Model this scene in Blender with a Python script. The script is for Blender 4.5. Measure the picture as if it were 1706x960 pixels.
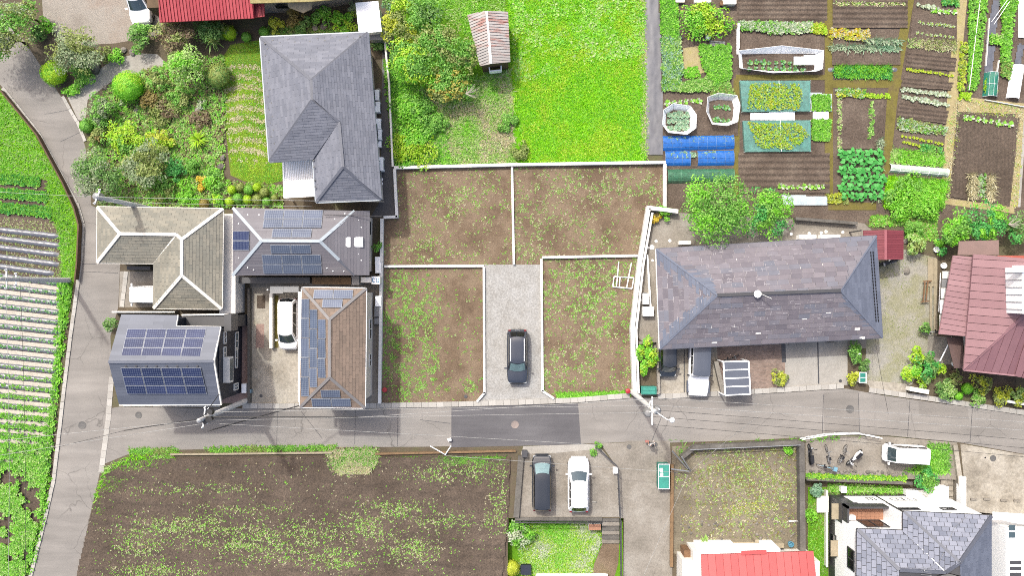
import bpy, math, random
import numpy as np
from mathutils import Vector, Matrix

for _o in list(bpy.data.objects):
    bpy.data.objects.remove(_o)
scene = bpy.context.scene
COL = scene.collection
R = math.radians
# ------------------------------------------------------------------ camera, sky, sun, exposure
ALT = 70.0          # drone altitude in metres
MPP = 0.05          # metres of ground per photo pixel (1706 x 960)
cam_d = bpy.data.cameras.new('camera'); cam = bpy.data.objects.new('camera', cam_d); COL.objects.link(cam)
cam.location = (0, 0, ALT); cam.rotation_euler = (0, 0, 0)
cam_d.sensor_width = 36; cam_d.lens = 36 * ALT / (1706 * MPP); cam_d.clip_end = 2000
scene.camera = cam
SUN_EL, SUN_DIR = 57.0, Vector((-0.52, 0.85, 0)).normalized()   # towards the sun, in plan
world = bpy.data.worlds.new('World'); scene.world = world; world.use_nodes = True
wn = world.node_tree
sky = wn.nodes.new('ShaderNodeTexSky'); sky.sky_type = 'NISHITA'; sky.sun_disc = False
sky.sun_elevation = R(SUN_EL); sky.sun_rotation = math.atan2(SUN_DIR.x, SUN_DIR.y)
sky.air_density = 1.0; sky.dust_density = 6.0; sky.ozone_density = 0.0
wn.links.new(sky.outputs[0], wn.nodes['Background'].inputs[0])
wn.nodes['Background'].inputs[1].default_value = 0.15
sun_d = bpy.data.lights.new('sun', 'SUN'); sun = bpy.data.objects.new('sun', sun_d); COL.objects.link(sun)
sun_d.energy = 2.0; sun_d.angle = R(2.0); sun_d.color = (0.99, 0.985, 0.91)
sd = Vector((SUN_DIR.x * math.cos(R(SUN_EL)), SUN_DIR.y * math.cos(R(SUN_EL)), math.sin(R(SUN_EL))))
sun.rotation_euler = sd.to_track_quat('Z', 'Y').to_euler(); sun.location = (0, 0, 90)
vs = scene.view_settings
vs.view_transform = 'Standard'; vs.look = 'None'; vs.gamma = 1.0; vs.use_curve_mapping = False
vs.exposure = 1.0
scene.cycles.use_denoising = False
scene.cycles.filter_width = 1.0
scene.cycles.max_bounces = 6; scene.cycles.transparent_max_bounces = 12

# ------------------------------------------------------------------ helpers
def P(u, v, h=0.0):
    """photo pixel + height above the road -> place in metres"""
    k = (ALT - h) / ALT
    return Vector(((u - 853) * MPP * k, (480 - v) * MPP * k, h))
def PL(pts, h=0.0): return [P(u, v, h) for u, v in pts]
def sr(r, g, b):
    f = lambda c: ((c / 255 + 0.055) / 1.055) ** 2.4 if c > 10 else c / 255 / 12.92
    return (f(r), f(g), f(b))
def ordinal(n):
    return ['first','second','third','fourth','fifth','sixth','seventh','eighth','ninth','tenth','eleventh','twelfth','thirteenth','fourteenth',
            'fifteenth','sixteenth','seventeenth','eighteenth','nineteenth','twentieth'][n]

class MB:
    """collects faces of one mesh object"""
    def __init__(s): s.v = []; s.f = []; s.m = []
    def add(s, vs_, fs, mi=0):
        b = len(s.v); s.v += [tuple(p) for p in vs_]
        for f in fs: s.f.append([b + i for i in f]); s.m.append(mi)
        return s
    def box(s, c, size, rz=0.0, mi=0, rx=0.0, ry=0.0):
        x, y, z = size[0] / 2, size[1] / 2, size[2] / 2
        M_ = Matrix.Translation(c) @ Matrix.Rotation(rz, 4, 'Z') @ Matrix.Rotation(ry, 4, 'Y') @ Matrix.Rotation(rx, 4, 'X')
        vv = [M_ @ Vector(p) for p in ((-x,-y,-z),(x,-y,-z),(x,y,-z),(-x,y,-z),(-x,-y,z),(x,-y,z),(x,y,z),(-x,y,z))]
        return s.add(vv, [(0,3,2,1),(4,5,6,7),(0,1,5,4),(1,2,6,5),(2,3,7,6),(3,0,4,7)], mi)
    def prism(s, poly, z0, z1, mi=0):
        p = [(q[0], q[1]) for q in poly]
        if sum(p[i][0]*p[(i+1)%len(p)][1]-p[(i+1)%len(p)][0]*p[i][1] for i in range(len(p))) < 0: p = p[::-1]
        n = len(p)
        vv = [(x, y, z0) for x, y in p] + [(x, y, z1) for x, y in p]
        return s.add(vv, [tuple(range(n))[::-1], tuple(range(n, 2*n))] + [(i, (i+1)%n, n+(i+1)%n, n+i) for i in range(n)], mi)
    def bar(s, a, b, w, h, mi=0, up=Vector((0, 0, 1))):
        a = Vector(a); b = Vector(b); d = (b - a).normalized()
        x = d.cross(up)
        x = x.normalized() if x.length > 1e-5 else Vector((1, 0, 0))
        y = x.cross(d)
        vv = [q + x*i*w/2 + y*j*h/2 for q in (a, b) for i, j in ((-1,-1),(1,-1),(1,1),(-1,1))]
        return s.add(vv, [(0,1,2,3),(7,6,5,4),(0,4,5,1),(1,5,6,2),(2,6,7,3),(3,7,4,0)], mi)
    def tube(s, pts, rad, n=8, mi=0, cap=True):
        pts = [Vector(p) for p in pts]
        rad = rad if isinstance(rad, (list, tuple)) else [rad] * len(pts)
        rings = []
        for i, p in enumerate(pts):
            d = (pts[min(i+1, len(pts)-1)] - pts[max(i-1, 0)]).normalized()
            x = d.cross(Vector((0, 0, 1)))
            x = x.normalized() if x.length > 1e-3 else Vector((1, 0, 0))
            y = x.cross(d)
            rings.append([p + (x*math.cos(k*2*math.pi/n) + y*math.sin(k*2*math.pi/n)) * rad[i] for k in range(n)])
        fs = [(i*n+k, i*n+(k+1)%n, (i+1)*n+(k+1)%n, (i+1)*n+k) for i in range(len(pts)-1) for k in range(n)]
        if cap: fs += [tuple(range(n))[::-1], tuple(range((len(pts)-1)*n, len(pts)*n))]
        return s.add([q for r in rings for q in r], fs, mi)
    def lathe(s, c, prof, n=14, mi=0):
        c = Vector(c)
        vv = [c + Vector((r*math.cos(k*2*math.pi/n), r*math.sin(k*2*math.pi/n), z)) for r, z in prof for k in range(n)]
        fs = [(i*n+k, i*n+(k+1)%n, (i+1)*n+(k+1)%n, (i+1)*n+k) for i in range(len(prof)-1) for k in range(n)]
        fs += [tuple(range(n))[::-1], tuple(range((len(prof)-1)*n, len(prof)*n))]
        return s.add(vv, fs, mi)
    def grid(s, fn, nu, nv, mi=0, flip=False):
        vv = [fn(i/nu, j/nv) for j in range(nv+1) for i in range(nu+1)]
        w = nu + 1
        fs = [(j*w+i, j*w+i+1, (j+1)*w+i+1, (j+1)*w+i) for j in range(nv) for i in range(nu)]
        if flip: fs = [f[::-1] for f in fs]
        return s.add(vv, fs, mi)
    def mesh(s, name, mats, org=None, smooth=None):
        me = bpy.data.meshes.new(name)
        o = Vector(org) if org is not None else Vector((0, 0, 0))
        me.from_pydata([(x-o.x, y-o.y, z-o.z) for x, y, z in s.v], [], s.f)
        mats = mats if isinstance(mats, (list, tuple)) else [mats]
        for m_ in mats: me.materials.append(m_)
        if len(mats) > 1: me.polygons.foreach_set('material_index', s.m)
        if smooth is not None:
            me.polygons.foreach_set('use_smooth', [True] * len(me.polygons))
            if smooth < 180: me.set_sharp_from_angle(angle=R(smooth))
        me.update()
        return me
    def obj(s, name, mats, parent=None, smooth=None, org=None):
        """one mesh object; a child is stored relative to its parent's base"""
        if org is None: org = worldloc(parent) if parent is not None else (centre(s.v) if s.v else (0, 0, 0))
        o = bpy.data.objects.new(name, s.mesh(name, mats, org, smooth)); COL.objects.link(o)
        if parent is not None: o.parent = parent
        else: o.location = org
        return o
def centre(v):
    a = np.array(v); return Vector(((a[:,0].min()+a[:,0].max())/2, (a[:,1].min()+a[:,1].max())/2, a[:,2].min()))
def worldloc(o):
    l = Vector((0, 0, 0))
    while o is not None: l = l + o.location; o = o.parent
    return l
def tag(o, label=None, cat=None, group=None, kind=None):
    if label: o['label'] = label
    if cat: o['category'] = cat
    if group: o['group'] = group
    if kind: o['kind'] = kind
    return o
def thing(name, label, cat, loc, rz=0.0, group=None):
    o = bpy.data.objects.new(name, None); COL.objects.link(o); o.location = loc; o.rotation_euler = (0, 0, rz); o.empty_display_size = 0.2
    return tag(o, label, cat, group)
def place(name, me, parent=None, loc=(0, 0, 0), rz=0.0, sc=1.0):
    o = bpy.data.objects.new(name, me); COL.objects.link(o); o.parent = parent
    o.location = loc; o.rotation_euler = (0, 0, rz); o.scale = (sc, sc, sc)
    return o
def copy_tree(o, parent=None):
    c = o.copy(); COL.objects.link(c); c.parent = parent
    for ch in list(o.children): copy_tree(ch, c)
    return c

# fast meshes of many small faces
def fast_mesh(name, V, F, mats, midx=None):
    me = bpy.data.meshes.new(name)
    n, k = F.shape
    me.vertices.add(len(V)); me.vertices.foreach_set('co', np.ascontiguousarray(V, dtype=np.float32).ravel())
    me.loops.add(n*k); me.loops.foreach_set('vertex_index', F.astype(np.int32).ravel())
    me.polygons.add(n); me.polygons.foreach_set('loop_start', np.arange(0, n*k, k, dtype=np.int32))
    me.polygons.foreach_set('loop_total', np.full(n, k, dtype=np.int32))
    for m_ in (mats if isinstance(mats, (list, tuple)) else [mats]): me.materials.append(m_)
    if midx is not None: me.polygons.foreach_set('material_index', midx.astype(np.int32))
    me.update(calc_edges=True)
    return me
def unit(a): return a / np.maximum(np.linalg.norm(a, axis=1, keepdims=True), 1e-9)
def leaf_arrays(C, N, L, W, rng, droop=0.15):
    n = len(C)
    T = unit(np.cross(N, rng.normal(size=(n, 3)))); B = np.cross(N, T)
    L = np.broadcast_to(L, (n,))[:, None]; W = np.broadcast_to(W, (n,))[:, None]
    V = np.stack([C - T*L/2, C + B*W/2 + N*L*droop*0.5, C + T*L/2 - N*L*droop, C - B*W/2 + N*L*droop*0.5], 1)
    return V.reshape(-1, 3), np.arange(4*n).reshape(n, 4)
def inpoly(x, y, poly):
    c = np.zeros(len(x), bool); n = len(poly)
    for i in range(n):
        x0, y0 = poly[i][0], poly[i][1]; x1, y1 = poly[(i+1) % n][0], poly[(i+1) % n][1]
        if y0 == y1: continue
        t = ((y0 > y) != (y1 > y)) & (x < (x1-x0)*(y-y0)/(y1-y0) + x0)
        c ^= t
    return c
def vnoise(x, y, scale, seed=0):
    """smooth value noise 0..1"""
    x = np.asarray(x)/scale + 1000.3; y = np.asarray(y)/scale + 1000.7
    xi = np.floor(x).astype(np.int64); yi = np.floor(y).astype(np.int64); fx = x-xi; fy = y-yi
    fx = fx*fx*(3-2*fx); fy = fy*fy*(3-2*fy)
    def h(a, b):
        k = (a*374761393 + b*668265263 + seed*1442695041) & 0xffffffff
        k = ((k ^ (k >> 13))*1274126177) & 0xffffffff
        return ((k ^ (k >> 16)) & 0xffff)/65535.0
    return (h(xi,yi)*(1-fx)+h(xi+1,yi)*fx)*(1-fy) + (h(xi,yi+1)*(1-fx)+h(xi+1,yi+1)*fx)*fy
def fbm(x, y, scale, seed=0):
    return 0.55*vnoise(x,y,scale,seed)+0.3*vnoise(x,y,scale/2.3,seed+1)+0.15*vnoise(x,y,scale/5.1,seed+2)
def scatter(poly, n, seed, dens=None):
    """n random spots inside a pixel polygon, thinned by dens(u, v) in 0..1; returns pixel coordinates"""
    rng = np.random.default_rng(seed); a = np.array(poly, float)
    u = rng.uniform(a[:,0].min(), a[:,0].max(), n); v = rng.uniform(a[:,1].min(), a[:,1].max(), n)
    k = inpoly(u, v, poly)
    if dens is not None: k &= rng.random(n) < dens(u, v)
    return u[k], v[k]
def ground_xyz(u, v, z=0.0):
    k = (ALT - z)/ALT
    return np.stack([(u-853)*MPP*k, (480-v)*MPP*k, np.full(len(u), z) if np.isscalar(z) else z], 1)
def blades(name, u, v, z, h, w, k, mat, seed, label, cat, splay=1.3, kind='stuff', mats=None):
    """grass tufts: k upright pointed blades at every spot"""
    rng = np.random.default_rng(seed); B = np.repeat(ground_xyz(u, v, z), k, 0); n = len(B)
    B[:, :2] += rng.normal(scale=w*1.2, size=(n, 2))
    a = rng.uniform(0, 2*math.pi, n); d = np.stack([np.cos(a), np.sin(a), np.zeros(n)], 1); s = np.stack([-np.sin(a), np.cos(a), np.zeros(n)], 1)
    hh = (h*rng.uniform(0.5, 1.2, n))[:, None]; ww = (w*rng.uniform(0.6, 1.3, n))[:, None]; sp = splay*rng.uniform(0.3, 1.2, n)[:, None]
    V = np.stack([B - s*ww/2, B + s*ww/2, B + d*hh*sp*0.7 + s*ww*0.5 + [0,0,1]*hh*0.5, B + d*hh*sp*1.1 + [0,0,1]*hh*0.55], 1).reshape(-1, 3)
    F = np.arange(4*n).reshape(n, 4)
    me = fast_mesh(name, V, F, mats or mat, np.clip((fbm(B[:, 0], B[:, 1], 1.6, seed)*1.7-.35+rng.normal(scale=.22, size=n))*len(mats), 0, len(mats)-1) if mats else None)
    o = bpy.data.objects.new(name, me); COL.objects.link(o)
    return tag(o, label, cat, None, kind)
def rosette_arrays(P0, r, k, rng, tilt=0.5, asp=0.45):
    n = len(P0); C = np.repeat(P0, k, 0); m = n*k
    a = rng.uniform(0, 2*math.pi, m); rr = np.repeat(np.broadcast_to(r, (n,))*rng.uniform(0.6, 1.25, n), k)*rng.uniform(0.7, 1.1, m)
    t = tilt*rng.uniform(0.3, 1.3, m)
    d = np.stack([np.cos(a)*np.cos(t), np.sin(a)*np.cos(t), np.sin(t)], 1); s = np.stack([-np.sin(a), np.cos(a), np.zeros(m)], 1)
    rr = rr[:, None]
    V = np.stack([C + d*rr*0.05, C + d*rr*0.6 + s*rr*asp/2, C + d*rr - [0,0,0.12]*rr, C + d*rr*0.6 - s*rr*asp/2], 1).reshape(-1, 3)
    return V, np.arange(4*m).reshape(m, 4)
def weeds(name, u, v, z, r, k, mats, seed, label, cat, tilt=0.5, asp=0.45):
    rng = np.random.default_rng(seed)
    V, F = rosette_arrays(ground_xyz(u, v, z), r, k, rng, tilt, asp)
    mi = np.repeat(rng.integers(0, len(mats), len(u)), k)
    o = bpy.data.objects.new(name, fast_mesh(name, V, F, mats, mi)); COL.objects.link(o)
    return tag(o, label, cat, None, 'stuff')

# ------------------------------------------------------------------ materials
class NT:
    def __init__(s, name):
        s.m = bpy.data.materials.new(name); s.m.use_nodes = True; s.t = s.m.node_tree; s.b = s.t.nodes['Principled BSDF']
    def n(s, typ, **kw):
        nd = s.t.nodes.new(typ)
        for k, v in kw.items():
            if hasattr(nd, k): setattr(nd, k, v)
            else: nd.inputs[k.replace('_', ' ')].default_value = v
        return nd
    def l(s, a, b): s.t.links.new(a, b)
    def pos(s, obj=False):
        if obj: return s.n('ShaderNodeTexCoord').outputs['Object']
        return s.n('ShaderNodeNewGeometry').outputs['Position']
    def noise(s, vec, scale, detail=4.0, rough=0.6, stretch=None):
        if stretch:
            mp = s.n('ShaderNodeMapping'); mp.inputs['Scale'].default_value = stretch[:3]
            if len(stretch) > 3: mp.inputs['Rotation'].default_value = (0, 0, stretch[3])
            s.l(vec, mp.inputs[0]); vec = mp.outputs[0]
        nd = s.n('ShaderNodeTexNoise'); nd.inputs['Scale'].default_value = scale; nd.inputs['Detail'].default_value = detail; nd.inputs['Roughness'].default_value = rough
        s.l(vec, nd.inputs['Vector']); return nd.outputs['Fac']
    def ramp(s, fac, stops):
        nd = s.n('ShaderNodeValToRGB'); e = nd.color_ramp.elements
        while len(e) < len(stops): e.new(0.5)
        for el, (p, c) in zip(e, stops): el.position = p; el.color = (*c, 1) if len(c) == 3 else c
        s.l(fac, nd.inputs[0]); return nd.outputs[0]
    def mix(s, fac, a, b, mode='MIX'):
        nd = s.n('ShaderNodeMix', data_type='RGBA', blend_type=mode)
        for x, i in ((fac, 0), (a, 6), (b, 7)):
            if hasattr(x, 'is_linked'): s.l(x, nd.inputs[i])
            elif i == 0: nd.inputs[0].default_value = x
            else: nd.inputs[i].default_value = (*x, 1)
        return nd.outputs[2]
    def math(s, op, a, b=0.0):
        nd = s.n('ShaderNodeMath', operation=op)
        for x, i in ((a, 0), (b, 1)):
            if hasattr(x, 'is_linked'): s.l(x, nd.inputs[i])
            else: nd.inputs[i].default_value = x
        return nd.outputs[0]
    def bump(s, h, strength=0.3, dist=0.02):
        nd = s.n('ShaderNodeBump'); nd.inputs['Strength'].default_value = strength; nd.inputs['Distance'].default_value = dist
        s.l(h, nd.inputs['Height']); s.l(nd.outputs[0], s.b.inputs['Normal'])
    def col(s, c):
        if hasattr(c, 'is_linked'): s.l(c, s.b.inputs['Base Color'])
        else: s.b.inputs['Base Color'].default_value = (*c, 1)
    def rough(s, r): s.b.inputs['Roughness'].default_value = r
def sc_(c, k): return tuple(min(1.0, x*k) for x in c)
def plain(name, c, rough=0.6, var=0.12, scale=2.0, bump=0.0, metal=0.0, spec=0.5, coat=0.0, dirt=0.0):
    t = NT(name); p = t.pos()
    f = t.noise(p, scale, 5.0, 0.65)
    cc = t.ramp(f, [(0.3, sc_(c, 1-var)), (0.7, sc_(c, 1+var))])
    if dirt:
        d = t.ramp(t.noise(p, scale*0.35, 6.0, 0.7), [(0.5, (0, 0, 0)), (0.72, (1, 1, 1))])
        dd = t.math('MULTIPLY', d, dirt); cc = t.mix(dd, cc, sc_((c[0]*0.5+0.05, c[1]*0.5+0.045, c[2]*0.5+0.035), 0.8))
    t.col(cc); t.rough(rough); t.b.inputs['Metallic'].default_value = metal; t.b.inputs['Specular IOR Level'].default_value = spec
    if coat: t.b.inputs['Coat Weight'].default_value = coat; t.b.inputs['Coat Roughness'].default_value = 0.05
    if bump: t.bump(t.noise(p, scale*14, 3.0), bump, 0.01)
    return t.m
def island(name, c1, c2, rough=0.6, obj_rand=False, c3=None, spec=0.4, grain=None, trans=0.0):
    """every separate piece takes its own tint between the colours"""
    t = NT(name)
    f = t.n('ShaderNodeObjectInfo').outputs['Random'] if obj_rand else t.n('ShaderNodeNewGeometry').outputs['Random Per Island']
    st = [(0.0, c1), (1.0, c2)] if c3 is None else [(0.0, c1), (0.6, c2), (1.0, c3)]
    cc = t.ramp(f, st)
    if grain:
        g = t.noise(t.pos(), grain[0], 5.0, 0.7, grain[2] if len(grain) > 2 else None)
        cc = t.mix(1.0, cc, t.ramp(g, [(0.25, (1-grain[1],)*3), (0.75, (1+grain[1]*0.6,)*3)]), 'MULTIPLY')
    t.col(cc); t.rough(rough); t.b.inputs['Specular IOR Level'].default_value = spec
    if trans:
        tr = t.n('ShaderNodeBsdfTranslucent'); t.l(t.mix(1.0, cc, (1.0, 1.0, 0.5), 'MULTIPLY'), tr.inputs[0])
        ms = t.n('ShaderNodeMixShader'); ms.inputs[0].default_value = trans
        out = t.t.nodes['Material Output']
        t.l(t.b.outputs[0], ms.inputs[1]); t.l(tr.outputs[0], ms.inputs[2]); t.l(ms.outputs[0], out.inputs[0])
    return t.m
def ground(name, cols, scale=0.35, fine=9.0, bump=0.4, dist=0.03, rough=0.95, stretch=None, fvar=0.3):
    """soil, gravel, concrete: broad patches of the listed colours and fine grain"""
    t = NT(name); p = t.pos()
    n = len(cols)
    a = t.noise(p, scale, 6.0, 0.65, stretch)
    cc = t.ramp(a, [(0.28 + 0.44*i/max(1, n-1), c) for i, c in enumerate(cols)])
    g = t.noise(p, fine, 5.0, 0.75)
    cc = t.mix(1.0, cc, t.ramp(g, [(0.3, (1-fvar,)*3), (0.7, (1+fvar*0.7,)*3)]), 'MULTIPLY')
    t.col(cc); t.rough(rough); t.b.inputs['Specular IOR Level'].default_value = 0.2
    if bump: t.bump(g, bump, dist)
    return t.m
KEXP = 2.4         # light level: picture value of a level sunlit surface / its base colour
def T(r, g, b, cap=0.86): return tuple(min(cap, c/KEXP) for c in sr(r, g, b))

def LT(r, g, b): return sc_(T(r, g, b), 2.3-0.85*min(1.0, max(0.0, (0.3*r+0.6*g+0.1*b-120)/110)))
# --- foliage palette: (two or three tints)
LEAF = {}
for nm, a, b, c in (
    ('dark', (62,104,44), (108,152,74), (142,178,104)), ('mid', (70,128,40), (122,182,70), (158,204,104)),
    ('bright', (84,160,30), (138,212,56), (180,232,104)), ('lime', (128,190,20), (186,226,50), (216,238,104)),
    ('olive', (98,116,54), (144,160,84), (176,186,120)), ('grey', (104,124,88), (150,168,126), (186,198,160)),
    ('yellow', (164,178,34), (200,212,62), (224,230,116)), ('brown', (104,88,46), (140,126,66), (158,150,90)),
    ('white', (176,196,150), (216,228,196), (240,244,228)), ('maroon', (92,72,56), (128,110,88), (140,146,92)),
    ('blue', (96,140,110), (142,182,150), (180,210,184)), ('orange', (150,144,50), (186,178,76), (208,204,120)),
    ('meadow', (108,188,4), (144,218,14), (182,236,52)), ('pale', (130,180,70), (176,214,120), (212,232,170)),
    ('straw', (196,186,146), (222,214,178), (236,232,206)), ('silver', (150,176,140), (196,216,186), (224,236,214)),
    ('gold', (206,172,30), (232,206,60), (240,222,110)), ('deepgreen', (44,120,50), (78,164,76), (120,196,104))):
    LEAF[nm] = island('leaf_'+nm, LT(*a), LT(*b), 0.55, c3=LT(*c), trans=0.35)
M_ = {}
M_['earth'] = ground('earth', [T(104,92,78), T(128,116,98), T(120,124,84)], 0.3)
M_['soil'] = ground('soil', [T(102,89,78), T(119,105,93), T(138,122,109)], 0.28, 7.0, 0.8, 0.06, fvar=0.5)
M_['soil_plot'] = ground('soil_plot', [T(108,94,83), T(128,113,101), T(150,135,121)], 0.5, 8.0, 0.7, 0.05, fvar=0.45)
M_['lot'] = ground('lot', [T(122,103,85), T(143,122,101), T(168,147,124), T(150,138,106)], 0.35, 10.0, 0.6, 0.05, fvar=0.42)
M_['moss'] = ground('moss', [T(120,110,60), T(146,136,72), T(134,118,84)], 0.8, 9.0, 0.4)
M_['grass_base'] = ground('grass_base', [T(96,150,30), T(120,182,36), T(142,200,60)], 0.35, 9.0, 0.5)
M_['meadow_base'] = ground('meadow_base', [T(92,172,10), T(122,206,20), T(160,216,50)], 0.22, 9.0, 0.5)
M_['dry_grass'] = ground('dry_grass', [T(150,188,76), T(188,210,116), T(212,222,158)], 0.5, 9.0, 0.5)
M_['lawn'] = ground('lawn', [T(104,142,30), T(136,168,52), T(180,194,104)], 0.5, 10.0, 0.5)
M_['straw'] = ground('straw', [T(186,168,120), T(212,196,150), T(196,190,110)], 0.9, 12.0, 0.5)
M_['gravel'] = ground('gravel', [T(170,160,150), T(196,188,178), T(188,170,156)], 0.35, 14.0, 0.7, 0.03, fvar=.42)
M_['gravel_green'] = ground('gravel_green', [T(176,172,156), T(202,198,188), T(184,182,150), T(208,205,197)], 0.4, 12.0, 0.7, 0.03, fvar=.42)
M_['conc'] = ground('conc', [T(190,185,176), T(207,202,194), T(220,216,209)], 0.5, 6.0, 0.15, rough=0.9, fvar=0.16)
M_['conc_drive'] = ground('conc_drive', [T(186,182,176), T(204,202,198), T(216,215,213)], 0.9, 7.0, 0.3, rough=0.9, fvar=0.36)
M_['conc_old'] = ground('conc_old', [T(156,149,138), T(181,173,162), T(204,198,188)], 0.45, 6.0, 0.25, rough=0.95, fvar=0.25)
M_['conc_stain'] = ground('conc_stain', [T(158,150,138), T(194,185,170), T(220,212,198), T(210,202,180)], 0.4, 4.0, 0.2, rough=0.95, fvar=0.28)
M_['block'] = island('kerb_block', T(208,203,195), T(232,228,221), 0.9, obj_rand=True, grain=(9.0, 0.16))
M_['wallblock'] = ground('wallblock', [T(112,108,104), T(134,130,124), T(156,152,146)], 0.9, 8.0, 0.3, fvar=0.25)
M_['wall_white'] = plain('wall_white', (.58,.57,.55), 0.8, 0.06, 1.5, 0.1, dirt=0.25)
M_['white'] = plain('white', (.82,.82,.82), 0.5, 0.04, 1.2, dirt=0.12)
M_['offwhite'] = plain('offwhite', (.62,.60,.56), 0.6, 0.07, 1.5, dirt=0.25)
M_['cream'] = plain('cream', (.54,.48,.42), 0.75, 0.06, 1.5, 0.1, dirt=0.2)
M_['grey'] = plain('grey', T(168,168,170), 0.5, 0.08, 2.0, dirt=0.2)
M_['dgrey'] = plain('dgrey', T(86,86,90), 0.5, 0.12, 2.0, dirt=0.1)
M_['black'] = plain('black', T(38,38,42), 0.45, 0.15, 3.0)
M_['steel'] = plain('steel', T(196,198,200), 0.4, 0.08, 3.0, metal=0.3)
M_['alu'] = plain('alu', (.6,.61,.62), 0.35, 0.05, 3.0, metal=0.2)
M_['wood'] = plain('wood', T(150,112,78), 0.8, 0.25, 3.0, 0.2)
M_['wood_pale'] = plain('wood_pale', T(198,184,156), 0.8, 0.15, 3.0, 0.2)
M_['brown_board'] = plain('brown_board', T(116,92,64), 0.85, 0.25, 2.5, 0.3, dirt=0.3)
M_['timber'] = plain('timber', T(160,128,92), 0.85, 0.2, 2.5, 0.3, dirt=0.3)
M_['navy'] = plain('navy', T(36,46,66), 0.55, 0.1, 2.0)
M_['dark_glass'] = plain('dark_glass', T(30,36,42), 0.06, 0.1, 1.0, spec=0.6)
M_['glass'] = plain('glass', T(96,116,124), 0.08, 0.2, 0.8, spec=0.7)
M_['rubber'] = plain('rubber', T(34,34,36), 0.85, 0.1, 4.0)
M_['red'] = plain('red', T(206,40,52), 0.5, 0.08, 3.0)
M_['teal'] = plain('teal', T(44,156,138), 0.5, 0.1, 2.5, dirt=0.2)
M_['bark'] = plain('bark', T(110,92,74), 0.9, 0.3, 6.0, 0.5)
M_['stone'] = island('stone', T(128,124,116), T(184,176,166), 0.9, obj_rand=True, grain=(4.0, 0.25))
M_['film_black'] = plain('film_black', T(126,128,138), 0.28, 0.18, 3.0, spec=0.7)
M_['straw_mulch'] = ground('straw_mulch', [T(220,210,194), T(240,232,218), T(230,221,204)], 1.2, 14.0, 0.5)

def asphalt(name, base, dark, crack=0.5):
    t = NT(name); p = t.pos()
    a = t.ramp(t.noise(p, 0.16, 5.0, 0.6), [(0.32, dark), (0.62, base)])
    st = t.ramp(t.noise(p, 0.5, 5.0, 0.65, (0.25, 1.6, 1)), [(0.32, (0.8,)*3), (0.68, (1.12,)*3)])
    a = t.mix(1.0, a, st, 'MULTIPLY')
    g = t.noise(p, 22.0, 3.0, 0.8)
    a = t.mix(1.0, a, t.ramp(g, [(0.3, (0.86,)*3), (0.7, (1.1,)*3)]), 'MULTIPLY')
    if crack:
        vo = t.n('ShaderNodeTexVoronoi', feature='DISTANCE_TO_EDGE'); vo.inputs['Scale'].default_value = 0.22; vo.inputs['Randomness'].default_value = 1.0
        mp = t.n('ShaderNodeVectorMath', operation='ADD'); sc2 = t.n('ShaderNodeVectorMath', operation='SCALE'); sc2.inputs['Scale'].default_value = 0.5
        nz = t.n('ShaderNodeTexNoise'); nz.inputs['Scale'].default_value = 1.3; nz.inputs['Detail'].default_value = 5.0
        t.l(p, nz.inputs['Vector']); t.l(nz.outputs['Color'], sc2.inputs[0]); t.l(p, mp.inputs[0]); t.l(sc2.outputs[0], mp.inputs[1]); t.l(mp.outputs[0], vo.inputs['Vector'])
        c = t.ramp(vo.outputs['Distance'], [(0.0, (1, 1, 1)), (0.006, (0, 0, 0))])
        msk = t.ramp(t.noise(p, 0.12, 2.0), [(0.46, (0, 0, 0)), (0.54, (crack,)*3)])
        a = t.mix(t.math('MULTIPLY', c, msk), a, sc_(dark, 0.5))
    t.col(a); t.rough(0.9); t.b.inputs['Specular IOR Level'].default_value = 0.25; t.bump(g, 0.15, 0.01)
    return t.m
M_['asphalt'] = asphalt('asphalt', T(186,180,174), T(170,165,160), 0.8)
M_['asphalt_mid'] = asphalt('asphalt_mid', T(172,166,160), T(160,155,150), 0.3)
M_['asphalt_new'] = asphalt('asphalt_new', T(136,134,137), T(120,118,122), 0.0)

# ------------------------------------------------------------------ the ground
Z_ = 0.0
def surface(name, poly, z, mat, kind='structure', depth=None):
    b = MB()
    if depth: b.prism(PL(poly, z), z-depth, z)
    else:
        p = PL(poly, z)
        if sum(p[i].x*p[(i+1)%len(p)].y-p[(i+1)%len(p)].x*p[i].y for i in range(len(p))) < 0: p = p[::-1]
        b.add(p, [tuple(range(len(p)))])
    o = b.obj(name, mat, org=(0, 0, 0))
    return tag(o, kind=kind)
def rect(u0, v0, u1, v1): return [(u0, v0), (u1, v0), (u1, v1), (u0, v1)]
# base sheet with two sunken yards left open (lawn below the car park; yard of the corner house)
LOWZ = -1.1
LAWN_HOLE = rect(846, 864, 1038, 1040)
YARD_HOLE = rect(1338, 797, 1900, 1300)
b = MB(); F_ = 16000
us = [-F_, 846, 1038, 1338, 1900, F_]; vv_ = [-F_, 797, 864, 1040, 1300, F_]
for i in range(5):
    for j in range(5):
        cu, cv = (us[i]+us[i+1])/2, (vv_[j]+vv_[j+1])/2
        if 846 < cu < 1038 and 864 < cv < 1040: continue
        if 1338 < cu < 1900 and 797 < cv < 1300: continue
        b.add(PL(rect(us[i], vv_[j], us[i+1], vv_[j+1]))[::-1], [(0, 1, 2, 3)])
tag(b.obj('ground', M_['earth'], org=(0, 0, 0)), kind='structure')
surface('lower_yard', rect(840, 860, 1044, 1044), LOWZ, M_['grass_base'])
surface('lower_ground', rect(1334, 793, 1904, 1304), LOWZ, M_['earth'])

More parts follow.
